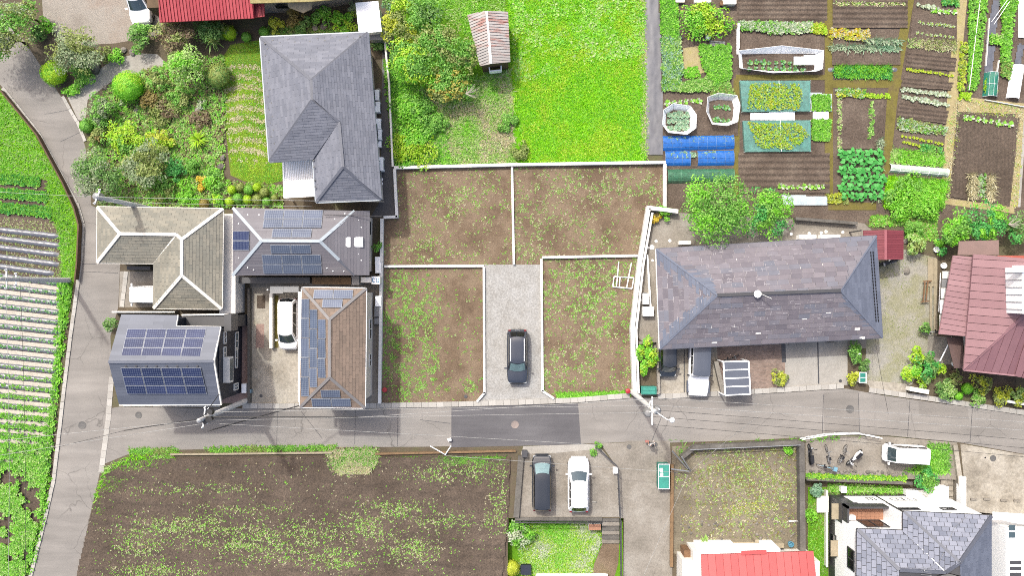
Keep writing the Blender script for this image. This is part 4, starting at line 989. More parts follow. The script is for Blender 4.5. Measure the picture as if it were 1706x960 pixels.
# --- small buildings and sheds
t = thing('shed', 'plain white roofed shed behind the large grey house', 'shed', P(615,34,0))
A = [(592,4),(630,1),(636,52),(598,55)]
MB().prism(inset_poly(PL(A, 2.6), 0.1), 0, 2.5).obj('wall', M_['offwhite'], t); MB().prism(PL(A, 2.6), 2.5, 2.6).obj('roof', M_['white'], t)
MB().prism(PL([(614,54),(637,52),(638,66),(616,66)], 1.6), 0, 1.6).obj('lean_to', M_['grey'], t)
t = thing('shed', 'old shed with rust streaked corrugated roof beside the meadow', 'shed', P(815,70,0))
def rusty():
    m = NT('rusty_sheet'); p = m.pos(); f = m.noise(p, 1.0, 6.0, 0.7, (0.7, 2.6, 1)); g = m.noise(p, 0.35, 3.0)
    c = m.ramp(f, [(0.46, T(222,216,212)), (0.55, T(214,176,166)), (0.66, T(182,92,74))]); c = m.mix(m.ramp(g, [(0.4, (0,0,0)), (0.6, (1,1,1))]), c, T(200,194,190)); m.col(c); m.rough(0.7); return m.m
M_['rusty'] = rusty()
V = dict(a=(780,24,2.6), b=(809,19,3.2), c=(846,19,2.6), d=(851,103,2.6), e=(817,106,3.2), f=(800,108,2.6))
V = dict(a=(780,25,2.6), b=(810,18,3.2), c=(846,19,2.6), d=(850,103,2.6), e=(818,106,3.2), f=(801,110,2.6))
ro, pts = solid_roof(V, ['f a b e', 'c d e b'], 0.06, 'roof', M_['rusty'], t)
roof_tiles(ro, pts, ['f a b e', 'c d e b'], 4.0, 0.22, 0.015, 0.05, M_['rusty'], 'rib', 0, 3, 0.0, rest='ribs')
caps(ro, pts, ['b e'], 0.2, 0.06, M_['offwhite'])
MB().prism(inset_poly(PL([(780,25),(846,19),(850,103),(801,110)], 2.6), 0.15), 0, 2.5).obj('wall', M_['brown_board'], t)
wb = MB()
for a_, c_ in (((815,110),(835,108)),((835,108),(835,118)),((835,118),(816,120)),((816,120),(815,110))): wb.bar(P(*a_,1.0), P(*c_,1.0), 0.1, 0.7)
tag(wb.obj('crate', M_['white']), 'open white crate at the end of the rusty shed', 'crate')
t = thing('carport', 'small crimson metal roofed bike shelter behind the slate apartment building', 'carport', P(1473,410,0))
V = dict(a=(1438,384,2.4), b=(1475,383,2.7), c=(1505,384,2.4), d=(1505,432,2.4), e=(1475,433,2.7), f=(1440,433,2.4))
CR = tile_mat('crimson_sheet', T(146,66,76), T(158,76,86), grain=(1.0, .1), rough=.5)
ro, pts = solid_roof(V, ['f a b e', 'c d e b'], 0.06, 'roof', CR, t); roof_tiles(ro, pts, ['f a b e','c d e b'], 3.0, 0.2, 0.02, 0.03, CR, 'rib', 0, 3, 0.0, rest='ribs')
caps(ro, pts, ['b e'], 0.2, 0.05, plain('crimson_cap', T(190,110,118), .5))
for k in 'acdf': MB().box((pts[k].x*0.995, pts[k].y, 1.2), (0.1,0.1,2.35)).obj('post', M_['dgrey'], t)
t = thing('cycle_shelter', 'small shelter with four translucent grey panels in a white frame', 'carport', P(1227,631,0))
C4 = [P(1205,603,2.1), P(1247,602,2.1), P(1250,657,2.1), P(1208,659,2.1)]
PG = plain('poly_sheet', T(118,124,138), 0.25, 0.08, 1.0, spec=.6)
for i in range(4):
    a = C4[0].lerp(C4[3], i/4+.01); b_ = C4[1].lerp(C4[2], i/4+.01); c = C4[1].lerp(C4[2], (i+1)/4-.01); d = C4[0].lerp(C4[3], (i+1)/4-.01)
    MB().prism([a,b_,c,d], 2.08, 2.11).obj('roof_panel', PG, t)
for i in range(5): MB().bar(C4[0].lerp(C4[3], i/4)+Vector((0,0,.02)), C4[1].lerp(C4[2], i/4)+Vector((0,0,.02)), 0.09, 0.08).obj('cross_bar', M_['white'], t)
for p, q in ((0,3),(1,2)): MB().bar(C4[p]+Vector((0,0,.02)), C4[q]+Vector((0,0,.02)), 0.1, 0.1).obj('side_rail', M_['white'], t)
for p in C4: MB().box((p.x*0.998, p.y*0.998, 1.03), (0.08,0.08,2.06)).obj('post', M_['white'], t)
# ------------------------------------------------------------------ trees and shrubs
def crown_leaves(rng, c, rx, ry, rz, n, lumps, size, asp, shell=0.75, flat=0.35):
    """leaves gathered in uneven clumps through an ellipsoid"""
    d = unit(rng.normal(size=(lumps, 3))); d[:, 2] = np.abs(d[:, 2])*1.1 - 0.25
    rad = rng.uniform(0.3, 0.82, lumps)[:, None]
    LC = d*rad; LR = rng.uniform(0.2, 0.38, lumps)*(1.15 if lumps < 14 else 1.0)
    k = rng.choice(lumps, n, p=LR**2/np.sum(LR**2))
    q = unit(rng.normal(size=(n, 3))); q[:, 2] = np.where(q[:, 2] < -0.3, -q[:, 2], q[:, 2])
    r = (LR[k]*(shell + (1-shell)*rng.random(n)**0.5)*rng.uniform(0.82, 1.06, n))[:, None]
    p = LC[k] + q*r
    C = np.array(c) + p*np.array([rx, ry, rz])
    N = unit(q*0.8 + np.array([0, 0, flat+0.5]) + rng.normal(scale=0.45, size=(n, 3)))
    L = size*rng.uniform(0.6, 1.35, n)
    return leaf_arrays(C, N, L, L*asp, rng)
SEED = [100]
def plant(name, label, cat, u, v, rpx, kind, h=None, style='bush', group=None, leaf=None, dens=1.0, asp=0.6, base=0.0, rpy=None):
    """a tree or shrub: base Empty, stem or trunk with limbs, leafy crown. u, v, rpx: where its crown shows in plan"""
    SEED[0] += 1; rng = np.random.default_rng(SEED[0]); rnd = random.Random(SEED[0])
    r0 = rpx*MPP; h = h or {'bush': r0*1.25, 'tree': r0*1.7+0.8, 'dome': r0*1.25, 'spiky': r0*0.9}[style]
    hm = base + h*0.6; k = (ALT-hm)/ALT; r = r0*k; ry = (rpy*MPP*k) if rpy else r
    c = P(u, v, hm); b0 = Vector((c.x, c.y, base))
    t = thing(name, label, cat, b0, 0, group)
    kinds = kind.split('+'); mats = [LEAF[q] for q in kinds]
    if style == 'tree': cz, rz = base + h*0.66, h*0.40
    else: cz, rz = base + h*0.48, h*0.56
    cc = (c.x, c.y, cz); ls = leaf or (0.17 if style != 'dome' else 0.10)
    area = math.pi*r*ry
    if style == 'dome':
        n = int(dens*area/(ls*ls)*3.2)
        q = unit(rng.normal(size=(n, 3))); q[:, 2] = np.where(q[:, 2] < -0.35, -q[:, 2], q[:, 2])
        bump = 1 + 0.05*np.sin(q[:, 0]*5+SEED[0])*np.cos(q[:, 1]*4.3)
        C = np.array(cc) + q*np.array([r, ry, rz])*(bump*rng.uniform(0.93, 1.02, n))[:, None]
        N = unit(q*1.0/np.array([r, ry, rz])*r + rng.normal(scale=0.4, size=(n, 3)))
        V, F = leaf_arrays(C, N, ls*rng.uniform(.7, 1.3, n), ls*0.6, rng)
        core = MB().lathe(cc, [(r*0.2, -rz*0.9), (r*0.7, -rz*0.6), (r*0.9, 0), (r*0.78, rz*0.5), (r*0.45, rz*0.8), (r*0.05, rz*0.9)], 12)
        co = core.obj('inner_twigs', LEAF[kinds[0]], t, 80)
    elif style == 'spiky':
        n = int(70*dens)
        a = rng.uniform(0, 2*math.pi, n); el = rng.uniform(0.1, 1.2, n); L = r*rng.uniform(0.8, 1.25, n)
        d = np.stack([np.cos(a)*np.cos(el), np.sin(a)*np.cos(el), np.sin(el)], 1); s = np.stack([-np.sin(a), np.cos(a), np.zeros(n)], 1)
        o = np.array([c.x, c.y, base+h*0.25]); wv = 0.05*max(1, r)
        V = np.stack([o + d*0.05, o + d*L[:, None]*0.5 + s*wv + [0, 0, 0.1*h], o + d*L[:, None] - np.array([0, 0, 1])*L[:, None]*0.25, o + d*L[:, None]*0.5 - s*wv + [0, 0, 0.1*h]], 1).reshape(-1, 3)
        F = np.arange(4*n).reshape(n, 4)
    else:
        n = int(dens*area/(ls*ls*asp)*4.6)
        V, F = crown_leaves(rng, cc, r*1.2, ry*1.2, rz, n, max(9, int(9+r*r*7)), ls, asp)
    mi = None
    if len(mats) > 1:   # clumps of each tint
        cen = V.reshape(-1, 4, 3).mean(1)
        mi = np.clip((fbm(cen[:, 0]+cen[:, 2]*0.7, cen[:, 1], max(0.5, r*0.55), SEED[0])*2.2-0.6)*len(mats), 0, len(mats)-1).astype(int)
    me = fast_mesh('crown', V - np.array(b0), F, mats, mi)
    place('crown' if style == 'tree' else 'foliage', me, t)
    tr = MB(); rt = 0.05 + r*0.035
    tr.tube([b0 - Vector((0, 0, .05)), b0 + Vector((rnd.uniform(-.05,.05), rnd.uniform(-.05,.05), h*0.3)), Vector((c.x, c.y, cz))], [rt*1.3, rt, rt*0.4], 7)
    for i in range(5 if style == 'tree' else 3):
        a = i*2.1 + rnd.random(); e = Vector((c.x + math.cos(a)*r*0.6, c.y + math.sin(a)*ry*0.6, cz + rz*rnd.uniform(-.1, .4)))
        s0 = b0 + Vector((0, 0, h*(0.2 if style == 'tree' else 0.08))); tr.tube([s0, s0.lerp(e, .5) + Vector((0, 0, h*.06)), e], [rt*0.6, rt*0.4, rt*0.15], 5)
    tr.obj('trunk' if style == 'tree' else 'stem', M_['bark'], t, 60)
    return t
G1 = 'shrubs of the old garden'
for a in (
 ('tree','large grey green tree overhanging the road at the upper corner','tree',8,55,52,'grey+olive+mid',5.0,'tree'),
 ('tree','olive green tree beside the gravel yard near the upper corner','tree',44,24,26,'olive+mid',3.0,'tree'),
 ('shrub','small bright bush beside the pale stones of the gravel yard','shrub',78,42,14,'bright',1.0,'bush'),
 ('shrub','dark low bush under the trees at the gravel yard corner','shrub',62,58,16,'dark',1.0,'bush'),
 ('shrub','bright clipped dome shrub at the road side of the garden entrance','shrub',88,121,22,'lime+bright',1.7,'dome'),
 ('tree','grey green spreading tree between gravel yard and garden path','tree',124,84,42,'olive+grey',3.2,'tree'),
 ('shrub','dark green bush below the spreading tree beside the path','shrub',131,126,22,'mid+bright',1.2,'bush'),
 ('shrub','low bright bush at the corner of path and road','shrub',118,150,12,'bright',0.6,'bush'),
 ('shrub','bright green bush at the bend of the garden path','shrub',194,94,14,'bright',1.0,'bush'),
 ('shrub','olive bush below the gravel yard edge','shrub',178,88,14,'olive',0.9,'bush'),
 ('shrub','round dark green bush in front of the parked car','shrub',234,60,25,'mid+dark',2.0,'bush'),
 ('tree','dusky maroon tinged tree beneath the ribbed crimson roof','tree',290,62,32,'olive+maroon',2.8,'tree'),
 ('shrub','dark spiky leaved shrub under the crimson roof','shrub',346,52,28,'dark+olive',2.2,'bush'),
 ('shrub','arching strap leaved plant at the foot of the dark spiky shrub','plant',352,62,24,'pale',1.4,'spiky'),
 ('shrub','small yellow green dome next to a brown rock by the lawn','shrub',381,54,13,'lime',1.2,'dome'),
 ('shrub','tiny round clipped ball shrub alone on bare earth','shrub',410,61,9,'mid',0.7,'dome'),
 ('shrub','light green clipped dome beside the garden path','shrub',212,143,27,'bright+lime',2.0,'dome'),
 ('tree','pale fresh green broadleaf tree beside the lawn','tree',308,113,33,'pale+bright',3.2,'tree'),
 ('shrub','dark olive clipped dome at the lawn corner','shrub',363,125,22,'olive+dark',1.6,'dome'),
 ('shrub','mid green bush between clipped dome and pale tree','shrub',263,133,20,'mid+olive',1.5,'bush'),
 ('shrub','grey green feathery bush at the path end','shrub',168,178,29,'grey+mid',2.0,'bush'),
 ('shrub','little dark green dome standing at the road edge','shrub',143,210,12,'mid',1.0,'dome'),
 ('shrub','brownish bush behind the little dome at the road edge','shrub',161,229,18,'brown+olive',1.4,'bush'),
 ('shrub','large yellow green bush in the middle of the garden','shrub',206,230,34,'lime+mid',2.0,'bush'),
 ('shrub','pale yellow flowering bush in the middle of the garden','shrub',266,229,22,'yellow+lime',1.4,'bush'),
 ('shrub','bright tufted plant with radiating leaves near the lawn edge','plant',328,232,19,'lime',1.0,'spiky'),
 ('tree','dark grey green conifer overhanging the side road','tree',163,290,40,'dark+grey',3.4,'tree'),
 ('tree','grey green loose tree beside the conifer','tree',240,272,38,'grey+olive',2.8,'tree'),
 ('shrub','deep green bush right of the loose grey green tree','shrub',292,282,20,'deepgreen',1.2,'bush'),
 ('shrub','fresh green bush below the lawn edge','shrub',320,277,18,'bright+mid',1.0,'bush'),
 ('shrub','brown leaved bush below the light clipped dome','shrub',246,166,18,'brown',1.1,'bush'),
 ('shrub','low mixed green shrub under the pale tree','shrub',300,158,22,'mid+olive',1.0,'bush'),
 ('shrub','dull maroon low thicket in the garden centre','shrub',270,186,26,'maroon+olive',0.8,'bush'),
 ('shrub','dull maroon low bush beside the stones near the lawn','shrub',336,196,18,'maroon',0.6,'bush'),
 ('shrub','small pale flowering plant by the stones','plant',336,176,10,'white+mid',0.5,'bush'),
 ('shrub','golden yellow low bush near the topiary balls','shrub',334,303,12,'gold',0.7,'bush'),
 ('shrub','bright green ground hugging bush above the beige roof','shrub',312,322,24,'bright',0.8,'bush'),
 ('shrub','leafy bush between golden bush and topiary balls','shrub',356,300,20,'mid+bright',0.9,'bush'),
 ('shrub','olive bush hiding the foot of the garden utility pole','shrub',268,312,26,'olive+mid',1.1,'bush'),
 ('shrub','round straw brown clipped ball above the beige roof','shrub',340,339,9,'brown',0.9,'dome'),
 ('shrub','yellow green bush beside the straw brown ball','shrub',364,334,13,'lime+bright',0.8,'bush'),
 ('shrub','yellow flowering shrub by the corner of the grey house','shrub',459,40,14,'yellow',1.4,'bush'),
 ('shrub','small dark clipped ball beside the yellow flowering shrub','shrub',439,52,9,'mid',0.8,'dome'),
 ('shrub','brown leaved round shrub below the ochre roof','shrub',492,28,18,'brown',1.6,'bush'),
 ('shrub','dark shaded bush touching the grey hip roof','shrub',508,42,18,'dark',1.2,'bush'),
 ('shrub','round bright broadleaf shrub below the ochre roof','shrub',536,26,19,'mid+bright',1.6,'bush'),
 ('shrub','wide yellow green bush against the white shed','shrub',572,36,22,'lime+bright',1.3,'bush'),
 ('shrub','grey green loose bush at the upper edge of the white shed','shrub',586,14,12,'grey',1.2,'bush'),
 ('shrub','dark bush at the foot of the white shed','shrub',628,76,13,'dark',1.0,'bush'),
 # tangled trees by the rusty shed
 ('tree','dusky round tree at the top edge beside the white shed','tree',648,12,16,'blue+dark',2.2,'bush'),
 ('tree','yellow green tree at the top edge above the tangle','tree',672,4,24,'lime+olive',3.0,'tree'),
 ('tree','dark green dense tree at the top of the tangle','tree',712,22,34,'dark+mid',3.6,'tree'),
 ('tree','dull olive tree next to the white shed','tree',664,48,28,'olive+yellow',3.0,'tree'),
 ('tree','big bright green tree with yellow tips beside the passage','tree',684,106,40,'bright+lime+mid',3.6,'tree'),
 ('tree','large olive green tree in the middle of the tangle','tree',735,76,40,'mid+olive',3.8,'tree'),
 ('tree','olive tree leaning towards the rusty shed','tree',779,94,28,'olive+mid',3.2,'tree'),
 ('tree','yellowing tree with pale dead twigs above the rough grass','tree',748,142,33,'olive+orange+mid',2.8,'tree'),
 ('shrub','bright bramble thicket below the yellow tipped tree','shrub',690,182,36,'bright+mid',1.4,'bush'),
 ('shrub','fresh green thicket in the corner above the vacant lot','shrub',690,240,40,'bright+lime',0.9,'bush'),
 ('shrub','dark green thicket beside the rough grass','shrub',722,210,24,'mid',1.0,'bush'),
 ('shrub','scrambling green bush on the rough grass slope','shrub',845,205,18,'mid',0.8,'bush'),
 ('shrub','dull bush at the end of the rough grass by the lot wall','shrub',868,252,16,'olive',0.7,'bush'),
 # behind the apartment building
 ('tree','big glossy bright green tree behind the slate apartment building','tree',1190,347,56,'bright+mid',4.6,'tree'),
 ('tree','darker loose tree next to the glossy one behind the apartments','tree',1280,358,42,'deepgreen+mid+bright',3.6,'tree'),
 ('shrub','small green bush in the corner of the apartment side yard','shrub',1107,354,13,'bright',0.9,'bush'),
 ('shrub','yellow brown patchy bush in the apartment yard corner','shrub',1092,366,12,'gold+brown',0.6,'bush'),
 ('shrub','dense bright green clump at the bottom of the allotment','shrub',1512,330,38,'bright+mid',1.2,'bush'),
 ('shrub','fresh green bushes beside the dark tilled bed','shrub',1545,340,28,'bright',1.2,'bush'),
 ('tree','leafy green tree between allotment and maroon house','tree',1590,378,32,'bright+mid',2.8,'tree'),
 ('tree','broad bright tree above the maroon lean to roof','tree',1638,372,36,'bright+deepgreen',3.2,'tree'),
 ('tree','dark leafy bush with bare pale branches at the right edge','tree',1694,384,26,'deepgreen+dark',2.6,'tree'),
 ('shrub','yellow green bush by the corner of the maroon house','shrub',1527,408,20,'pale+olive',1.5,'bush'),
 ('shrub','mid green bush above the yellow green one beside the bike shelter','shrub',1524,384,17,'mid',1.3,'bush'),
 ('shrub','small leafy bush touching the maroon verandah roof','shrub',1574,408,15,'deepgreen+bright',1.4,'bush'),
 ('shrub','green yellow shrub in the low concrete planter','shrub',1078,602,17,'lime+bright',0.9,'bush','P'),
 # front of apartments and of maroon house
 ('shrub','round yellow green bush on the brick paving','shrub',1300,630,15,'yellow+olive',1.0,'bush'),
 ('shrub','dark green hedge shrub at the end of the parking bays','shrub',1424,588,15,'dark+mid',1.2,'bush'),
 ('shrub','dark round bush beside the teal crate','shrub',1442,606,12,'dark',1.0,'bush'),
 ('shrub','golden green shrub at the corner of the parking bays','shrub',1421,628,12,'yellow+olive',1.0,'bush'),
 ('shrub','narrow dark bush at the corner of the gravel forecourt','shrub',1540,548,11,'dark+mid',1.4,'bush'),
 ('shrub','lime green shrub at the forecourt entrance by the road','shrub',1518,622,17,'lime+bright',1.4,'bush'),
 ('shrub','bright lime shrub above the dark roadside bush','shrub',1530,596,16,'lime',1.3,'bush'),
 ('shrub','dark glossy bush in the middle of the roadside planting','shrub',1546,612,22,'dark+deepgreen',1.8,'bush'),
 ('shrub','lime clump on the house side of the dark roadside bush','shrub',1568,615,11,'lime',1.0,'bush'),
 ('shrub','pale variegated bush low by the road kerb','shrub',1574,648,20,'pale+dark',1.2,'bush'),
 ('shrub','yellow green low bush between dark bush and kerb','shrub',1545,634,13,'lime+pale',1.0,'bush'),
 ('shrub','pinkish grey bush below the maroon porch','shrub',1592,634,14,'olive+maroon',1.0,'bush'),
 ('shrub','small bright clipped ball near the road','shrub',1612,648,10,'bright',0.9,'dome'),
 ('shrub','smaller clipped ball beside the kerb','shrub',1597,660,8,'bright',0.7,'dome'),
 ('shrub','feathery green bush right of the clipped ball','shrub',1630,662,15,'mid+pale',0.9,'bush'),
 ('shrub','olive rounded bush under the maroon eave','shrub',1636,640,16,'olive+yellow',1.1,'bush'),
 ('shrub','olive yellow bush near the right edge by the road','shrub',1668,658,17,'olive+yellow',1.1,'bush'),
 ('shrub','pale yellow green bush cut by the right edge by the road','shrub',1694,660,18,'pale+yellow',1.2,'bush'),
 # lower part
 ('shrub','white and green flowering bush at the lawn corner below the car park','shrub',866,890,26,'white+mid+bright',1.6,'bush','L'),
 ('shrub','yellow clipped dome at the bottom edge by the field','shrub',852,948,15,'yellow',1.2,'dome','L'),
 ('shrub','grey blue low conifer in the corner house garden','shrub',1358,816,16,'blue',0.9,'bush','L'),
 ('shrub','bright bush beside the block wall in the corner garden','shrub',1352,862,11,'bright',0.7,'bush','L'),
 ('tree','dark green round tree by the steps of the corner house','tree',1541,800,22,'deepgreen+mid',2.4,'tree','L'),
 ('shrub','green bush between corner house roof and white building','shrub',1668,886,17,'bright+mid',1.4,'bush','L'),
 ('shrub','mid green bush below between the roof and white building','shrub',1664,924,20,'mid+bright',1.5,'bush','L'),
 ('shrub','spiky green tuft behind the red seamed roof','plant',1175,906,14,'pale+bright',0.8,'spiky'),
 ('shrub','dark low bush beside the spiky tuft','shrub',1164,910,8,'dark',0.5,'bush'),
 ('shrub','green weeds in the corner of the rubble lot','plant',1314,750,9,'bright',0.5,'bush'),
 ('shrub','small dark bush sticking out from the blue solar roof','shrub',182,541,12,'dark',1.6,'bush'),
 ('shrub','small bush growing on the wall by the solar house gable','shrub',628,412,8,'mid',1.8,'bush'),
 ('shrub','small weeds bush at the car park entrance','shrub',996,742,8,'mid',0.5,'bush'),
 ('shrub','low bush at the head of the car park fence','shrub',988,756,7,'mid',0.4,'bush'),
):
    kw = {}
    if len(a) > 9: kw['base'] = LOWZ if a[9] == 'L' else 0.4
    if a[0] == 'shrub' and 'planter' in a[1]: kw['rpy'] = 36
    if a[4] == 588 and a[3] == 1424: kw['rpy'] = 24
    nm = a[0] if a[2] != 'plant' else 'garden_plant'
    plant(nm, a[1], a[2], a[3], a[4], a[5], a[6], a[7], a[8], **kw)
rng = random.Random(4)
tb = [(386,316,8),(400,312,8),(414,316,9),(428,312,8),(440,320,9),(396,330,9),(412,332,8),(428,332,9),(444,336,8),(382,336,8),(458,330,7)]
for i, (u, v, r_) in enumerate(tb):
    plant('topiary_ball', f'clipped ball shrub, {ordinal(i)} of the topiary cluster between lawn and solar house', 'shrub', u, v, r_, ('lime' if i % 3 == 0 else 'olive' if i % 3 == 1 else 'mid'), 0.8, 'dome', 'topiary balls between lawn and solar house')
# pale dead twigs
for u, v, lab in ((776,156,'pale dead branch lying over the yellowing tree'), (1680,374,'pale bare branches over the dark bush at the right edge')):
    b = MB(); c = P(u, v, 2.4); rr = random.Random(u)
    for i in range(9):
        a = rr.uniform(-.9, .9)+ (0 if u > 1000 else 0.3); L = rr.uniform(.5, 1.3); m = c + Vector((math.cos(a)*L*.5, math.sin(a)*L*.5, rr.uniform(0,.3)))
        b.tube([c, m, m + Vector((math.cos(a+.4)*L*.5, math.sin(a+.4)*L*.5, rr.uniform(-.1,.2)))], [.035, .025, .01], 5)
    tag(b.obj('dead_branch', plain('dead_wood', T(206,198,184), .9)), lab, 'branch')

# ------------------------------------------------------------------ grass and weeds
def spots(*gs):
    """density from soft blobs (u, v, ru, rv, strength)"""
    def f(u, v):
        d = np.zeros_like(u)
        for cu, cv, ru, rv, s in gs: d = np.maximum(d, s*np.exp(-(((u-cu)/ru)**2+((v-cv)/rv)**2)**1.5))
        return d
    return f
def nz(scale, lo, hi, seed): return lambda u, v: np.clip((fbm(u, v, scale, seed)-lo)/(hi-lo), 0, 1)
MEAD = [(845,-20),(1072,-20),(1076,268),(880,270),(862,200),(852,120)]
u, v = scatter(MEAD, 34000, 1); blades('meadow_grass', u, v, 0.01, 0.22, 0.055, 2, None, 2, 'vivid green grass of the open meadow', 'grass', mats=[LEAF['meadow'], LEAF['bright'], LEAF['meadow'], LEAF['lime']])
u, v = scatter([(850,-20),(1070,-20),(1072,90),(940,110),(860,140)], 2600, 3, nz(30, .3, .7, 5)); weeds('meadow_weeds', u, v, 0.05, 0.3, 5, [LEAF['bright'], LEAF['pale']], 4, 'broad leaved weeds in the upper meadow', 'weeds', 0.5)
u, v = scatter([(656,165),(735,138),(850,118),(858,272),(656,274)], 9000, 6); blades('slope_grass', u, v, 0.014, 0.3, 0.06, 2, None, 7, 'tall pale grass on the slope by the tangled trees', 'grass', mats=[LEAF['bright'], LEAF['pale'], LEAF['pale'], LEAF['straw']])
u, v = scatter([(850,-20),(740,-20),(740,30),(780,60),(850,130),(800,140)], 4000, 8); blades('shed_grass', u, v, 0.01, 0.2, 0.05, 2, None, 9, 'short grass around the rusty shed', 'grass', mats=[LEAF['bright'], LEAF['pale']])
u, v = scatter([(640,100),(660,100),(740,200),(750,272),(658,272)], 4000, 10); weeds('thicket_weeds', u, v, 0.05, 0.3, 5, [LEAF['bright'], LEAF['mid']], 11, 'leafy ground cover under the tangled trees', 'weeds', 0.7)
VERGE = [(-20,120),(0,150),(56,224),(99,302),(119,346),(126,376),(123,440),(114,505),(103,565),(94,640),(84,735),(76,735),(92,640),(100,560),(104,470),(100,400),(92,370),(76,352),(80,300),(0,288),(-20,288)]
u, v = scatter(VERGE, 26000, 12); blades('verge_grass', u, v, 0.014, 0.24, 0.05, 2, None, 13, 'bright weedy grass between crop field and side road', 'grass', mats=[LEAF['bright'], LEAF['pale'], LEAF['meadow'], LEAF['mid']])
u, v = scatter([(98,465),(120,470),(110,560),(100,640),(88,740),(78,850),(52,955),(40,955),(70,850),(82,735),(92,600)], 2600, 14); weeds('verge_weeds', u, v, 0.05, 0.32, 6, [LEAF['bright'], LEAF['mid']], 15, 'leafy weeds on the field edge beside the side road', 'weeds', 0.8)
LAWN = [(370,105),(386,76),(434,68),(470,268),(474,300),(432,310),(388,290),(376,200)]
strip = lambda u, v: np.clip(0.25+0.9*(np.sin((v+6*np.sin(u*0.05)+4*fbm(u, v, 20, 3))*0.36) > -0.2)*(v > 100)+ (v <= 100)*.5 + (v > 265)*.6, 0, 1)
u, v = scatter(LAWN, 9000, 16, strip); blades('lawn_grass', u, v, 0.012, 0.1, 0.05, 2, None, 17, 'patchy lawn grass with dry stripes beside the grey house', 'grass', 0.9, mats=[LEAF['lime'], LEAF['bright'], LEAF['mid']])
u, v = scatter(LAWN, 6000, 18, lambda u, v: (1-strip(u, v))*(v > 105)*(v < 270)); blades('dry_lawn_grass', u, v, 0.02, 0.1, 0.09, 3, LEAF['straw'], 19, 'dry pale stripes of cut grass in the garden lawn', 'grass', 1.2)
GARD = [(150,190),(176,152),(196,132),(290,100),(372,92),(376,150),(372,300),(470,310),(470,345),(165,345),(150,260)]
u, v = scatter(GARD, 11000, 20); weeds('garden_undergrowth', u, v, 0.06, 0.27, 5, [LEAF['mid'], LEAF['olive'], LEAF['bright'], LEAF['maroon'], LEAF['pale']], 21, 'mixed low undergrowth between the garden shrubs', 'ground cover', 0.6)
u, v = scatter([(440,60),(450,40),(600,46),(600,56)], 800, 22); weeds('house_edge_plants', u, v, 0.03, 0.2, 5, [LEAF['mid'], LEAF['olive']], 23, 'low plants along the upper edge of the grey house', 'ground cover')
FIELD = None
# lots
W1 = [LEAF['bright'], LEAF['mid'], LEAF['pale'], LEAF['straw']]; W2 = [LEAF['pale'], LEAF['straw'], LEAF['mid'], LEAF['olive']]
def lot(poly, n, seed, dens, mats, r_, lab):
    d0 = dens
    if poly is not FIELD: n = int(n*1.9); dens = lambda u, v: np.clip(d0(u, v)*1.25, 0, 1)*np.clip((fbm(u, v, 6, seed)-.40)*5, .02, 1)
    u, v = scatter(poly, n, seed, dens); weeds('lot_weeds', u, v, 0.02 if poly is not FIELD else 0.03+FH((u-853)*MPP, (480-v)*MPP), r_, 4, mats, seed+1, lab, 'weeds', 0.5)
mixd = lambda a, b, k=0.6: (lambda u, v: np.clip(a(u, v)*k + b(u, v), 0, 1))
lot(LOTA, 5200, 30, mixd(nz(26, .35, .7, 2), spots((755,335,40,30,.6),(700,420,60,20,.5),(790,320,40,40,.3)), .35), [LEAF['pale'], LEAF['straw'], LEAF['olive'], LEAF['bright']], 0.10, 'scattered pale weeds in the upper vacant lot beside the grey house')
lot(LOTB, 7500, 32, mixd(nz(30, .3, .65, 3), spots((880,380,30,60,.5),(1000,300,80,25,.4)), .45), [LEAF['pale'], LEAF['straw'], LEAF['olive'], LEAF['mid']], 0.10, 'scattered weeds in the upper vacant lot beside the allotment')
lot(LOTC, 8500, 34, mixd(nz(18, .35, .6, 4), spots((690,520,36,60,.9),(660,560,28,80,.8),(715,610,14,40,.9),(690,640,50,24,.7),(782,645,10,14,1),(670,480,30,30,.5)), .08), [LEAF['bright'], LEAF['mid'], LEAF['pale'], LEAF['olive']], 0.11, 'green weeds along the house side of the lower vacant lot')
lot(LOTD, 9000, 36, mixd(nz(22, .32, .62, 6), spots((990,500,50,60,.8),(1000,450,60,30,.6),(930,480,30,60,.5),(940,620,40,40,.4)), .28), [LEAF['bright'], LEAF['mid'], LEAF['pale'], LEAF['olive'], LEAF['straw']], 0.105, 'patchy green weeds in the lower lot with the metal frame')
u, v = scatter([(925,655),(1050,652),(1050,660),(930,665)], 900, 38); blades('lot_edge_grass', u, v, 0.02, 0.15, 0.05, 3, LEAF['bright'], 39, 'grass strip along the kerb of the lower lot', 'grass')
# big field: ridged soil and seedlings
FIELD = FIELD_ = [(176,792),(216,768),(284,764),(548,762),(560,792),(622,790),(632,762),(850,764),(846,860),(836,975),(125,975),(150,866)]
def relief(name, poly, z, res, fn, mat):
    a = np.array([tuple(P(*q, z)) for q in poly]); x0, x1, y0, y1 = a[:,0].min(), a[:,0].max(), a[:,1].min(), a[:,1].max()
    nx, ny = int((x1-x0)/res)+1, int((y1-y0)/res)+1
    X, Y = np.meshgrid(np.linspace(x0, x1, nx+1), np.linspace(y0, y1, ny+1)); Z = z + fn(X, Y)
    V = np.stack([X.ravel(), Y.ravel(), Z.ravel()], 1)
    i, j = np.meshgrid(np.arange(nx), np.arange(ny)); k = (j*(nx+1)+i).ravel()
    F = np.stack([k, k+1, k+nx+2, k+nx+1], 1)
    cx = X.ravel()[F].mean(1); cy = Y.ravel()[F].mean(1); keep = inpoly(cx, cy, [tuple(q) for q in a])
    me = fast_mesh(name, V, F[keep], mat); me.polygons.foreach_set('use_smooth', [True]*len(me.polygons))
    o = bpy.data.objects.new(name, me); COL.objects.link(o); return tag(o, kind='structure')
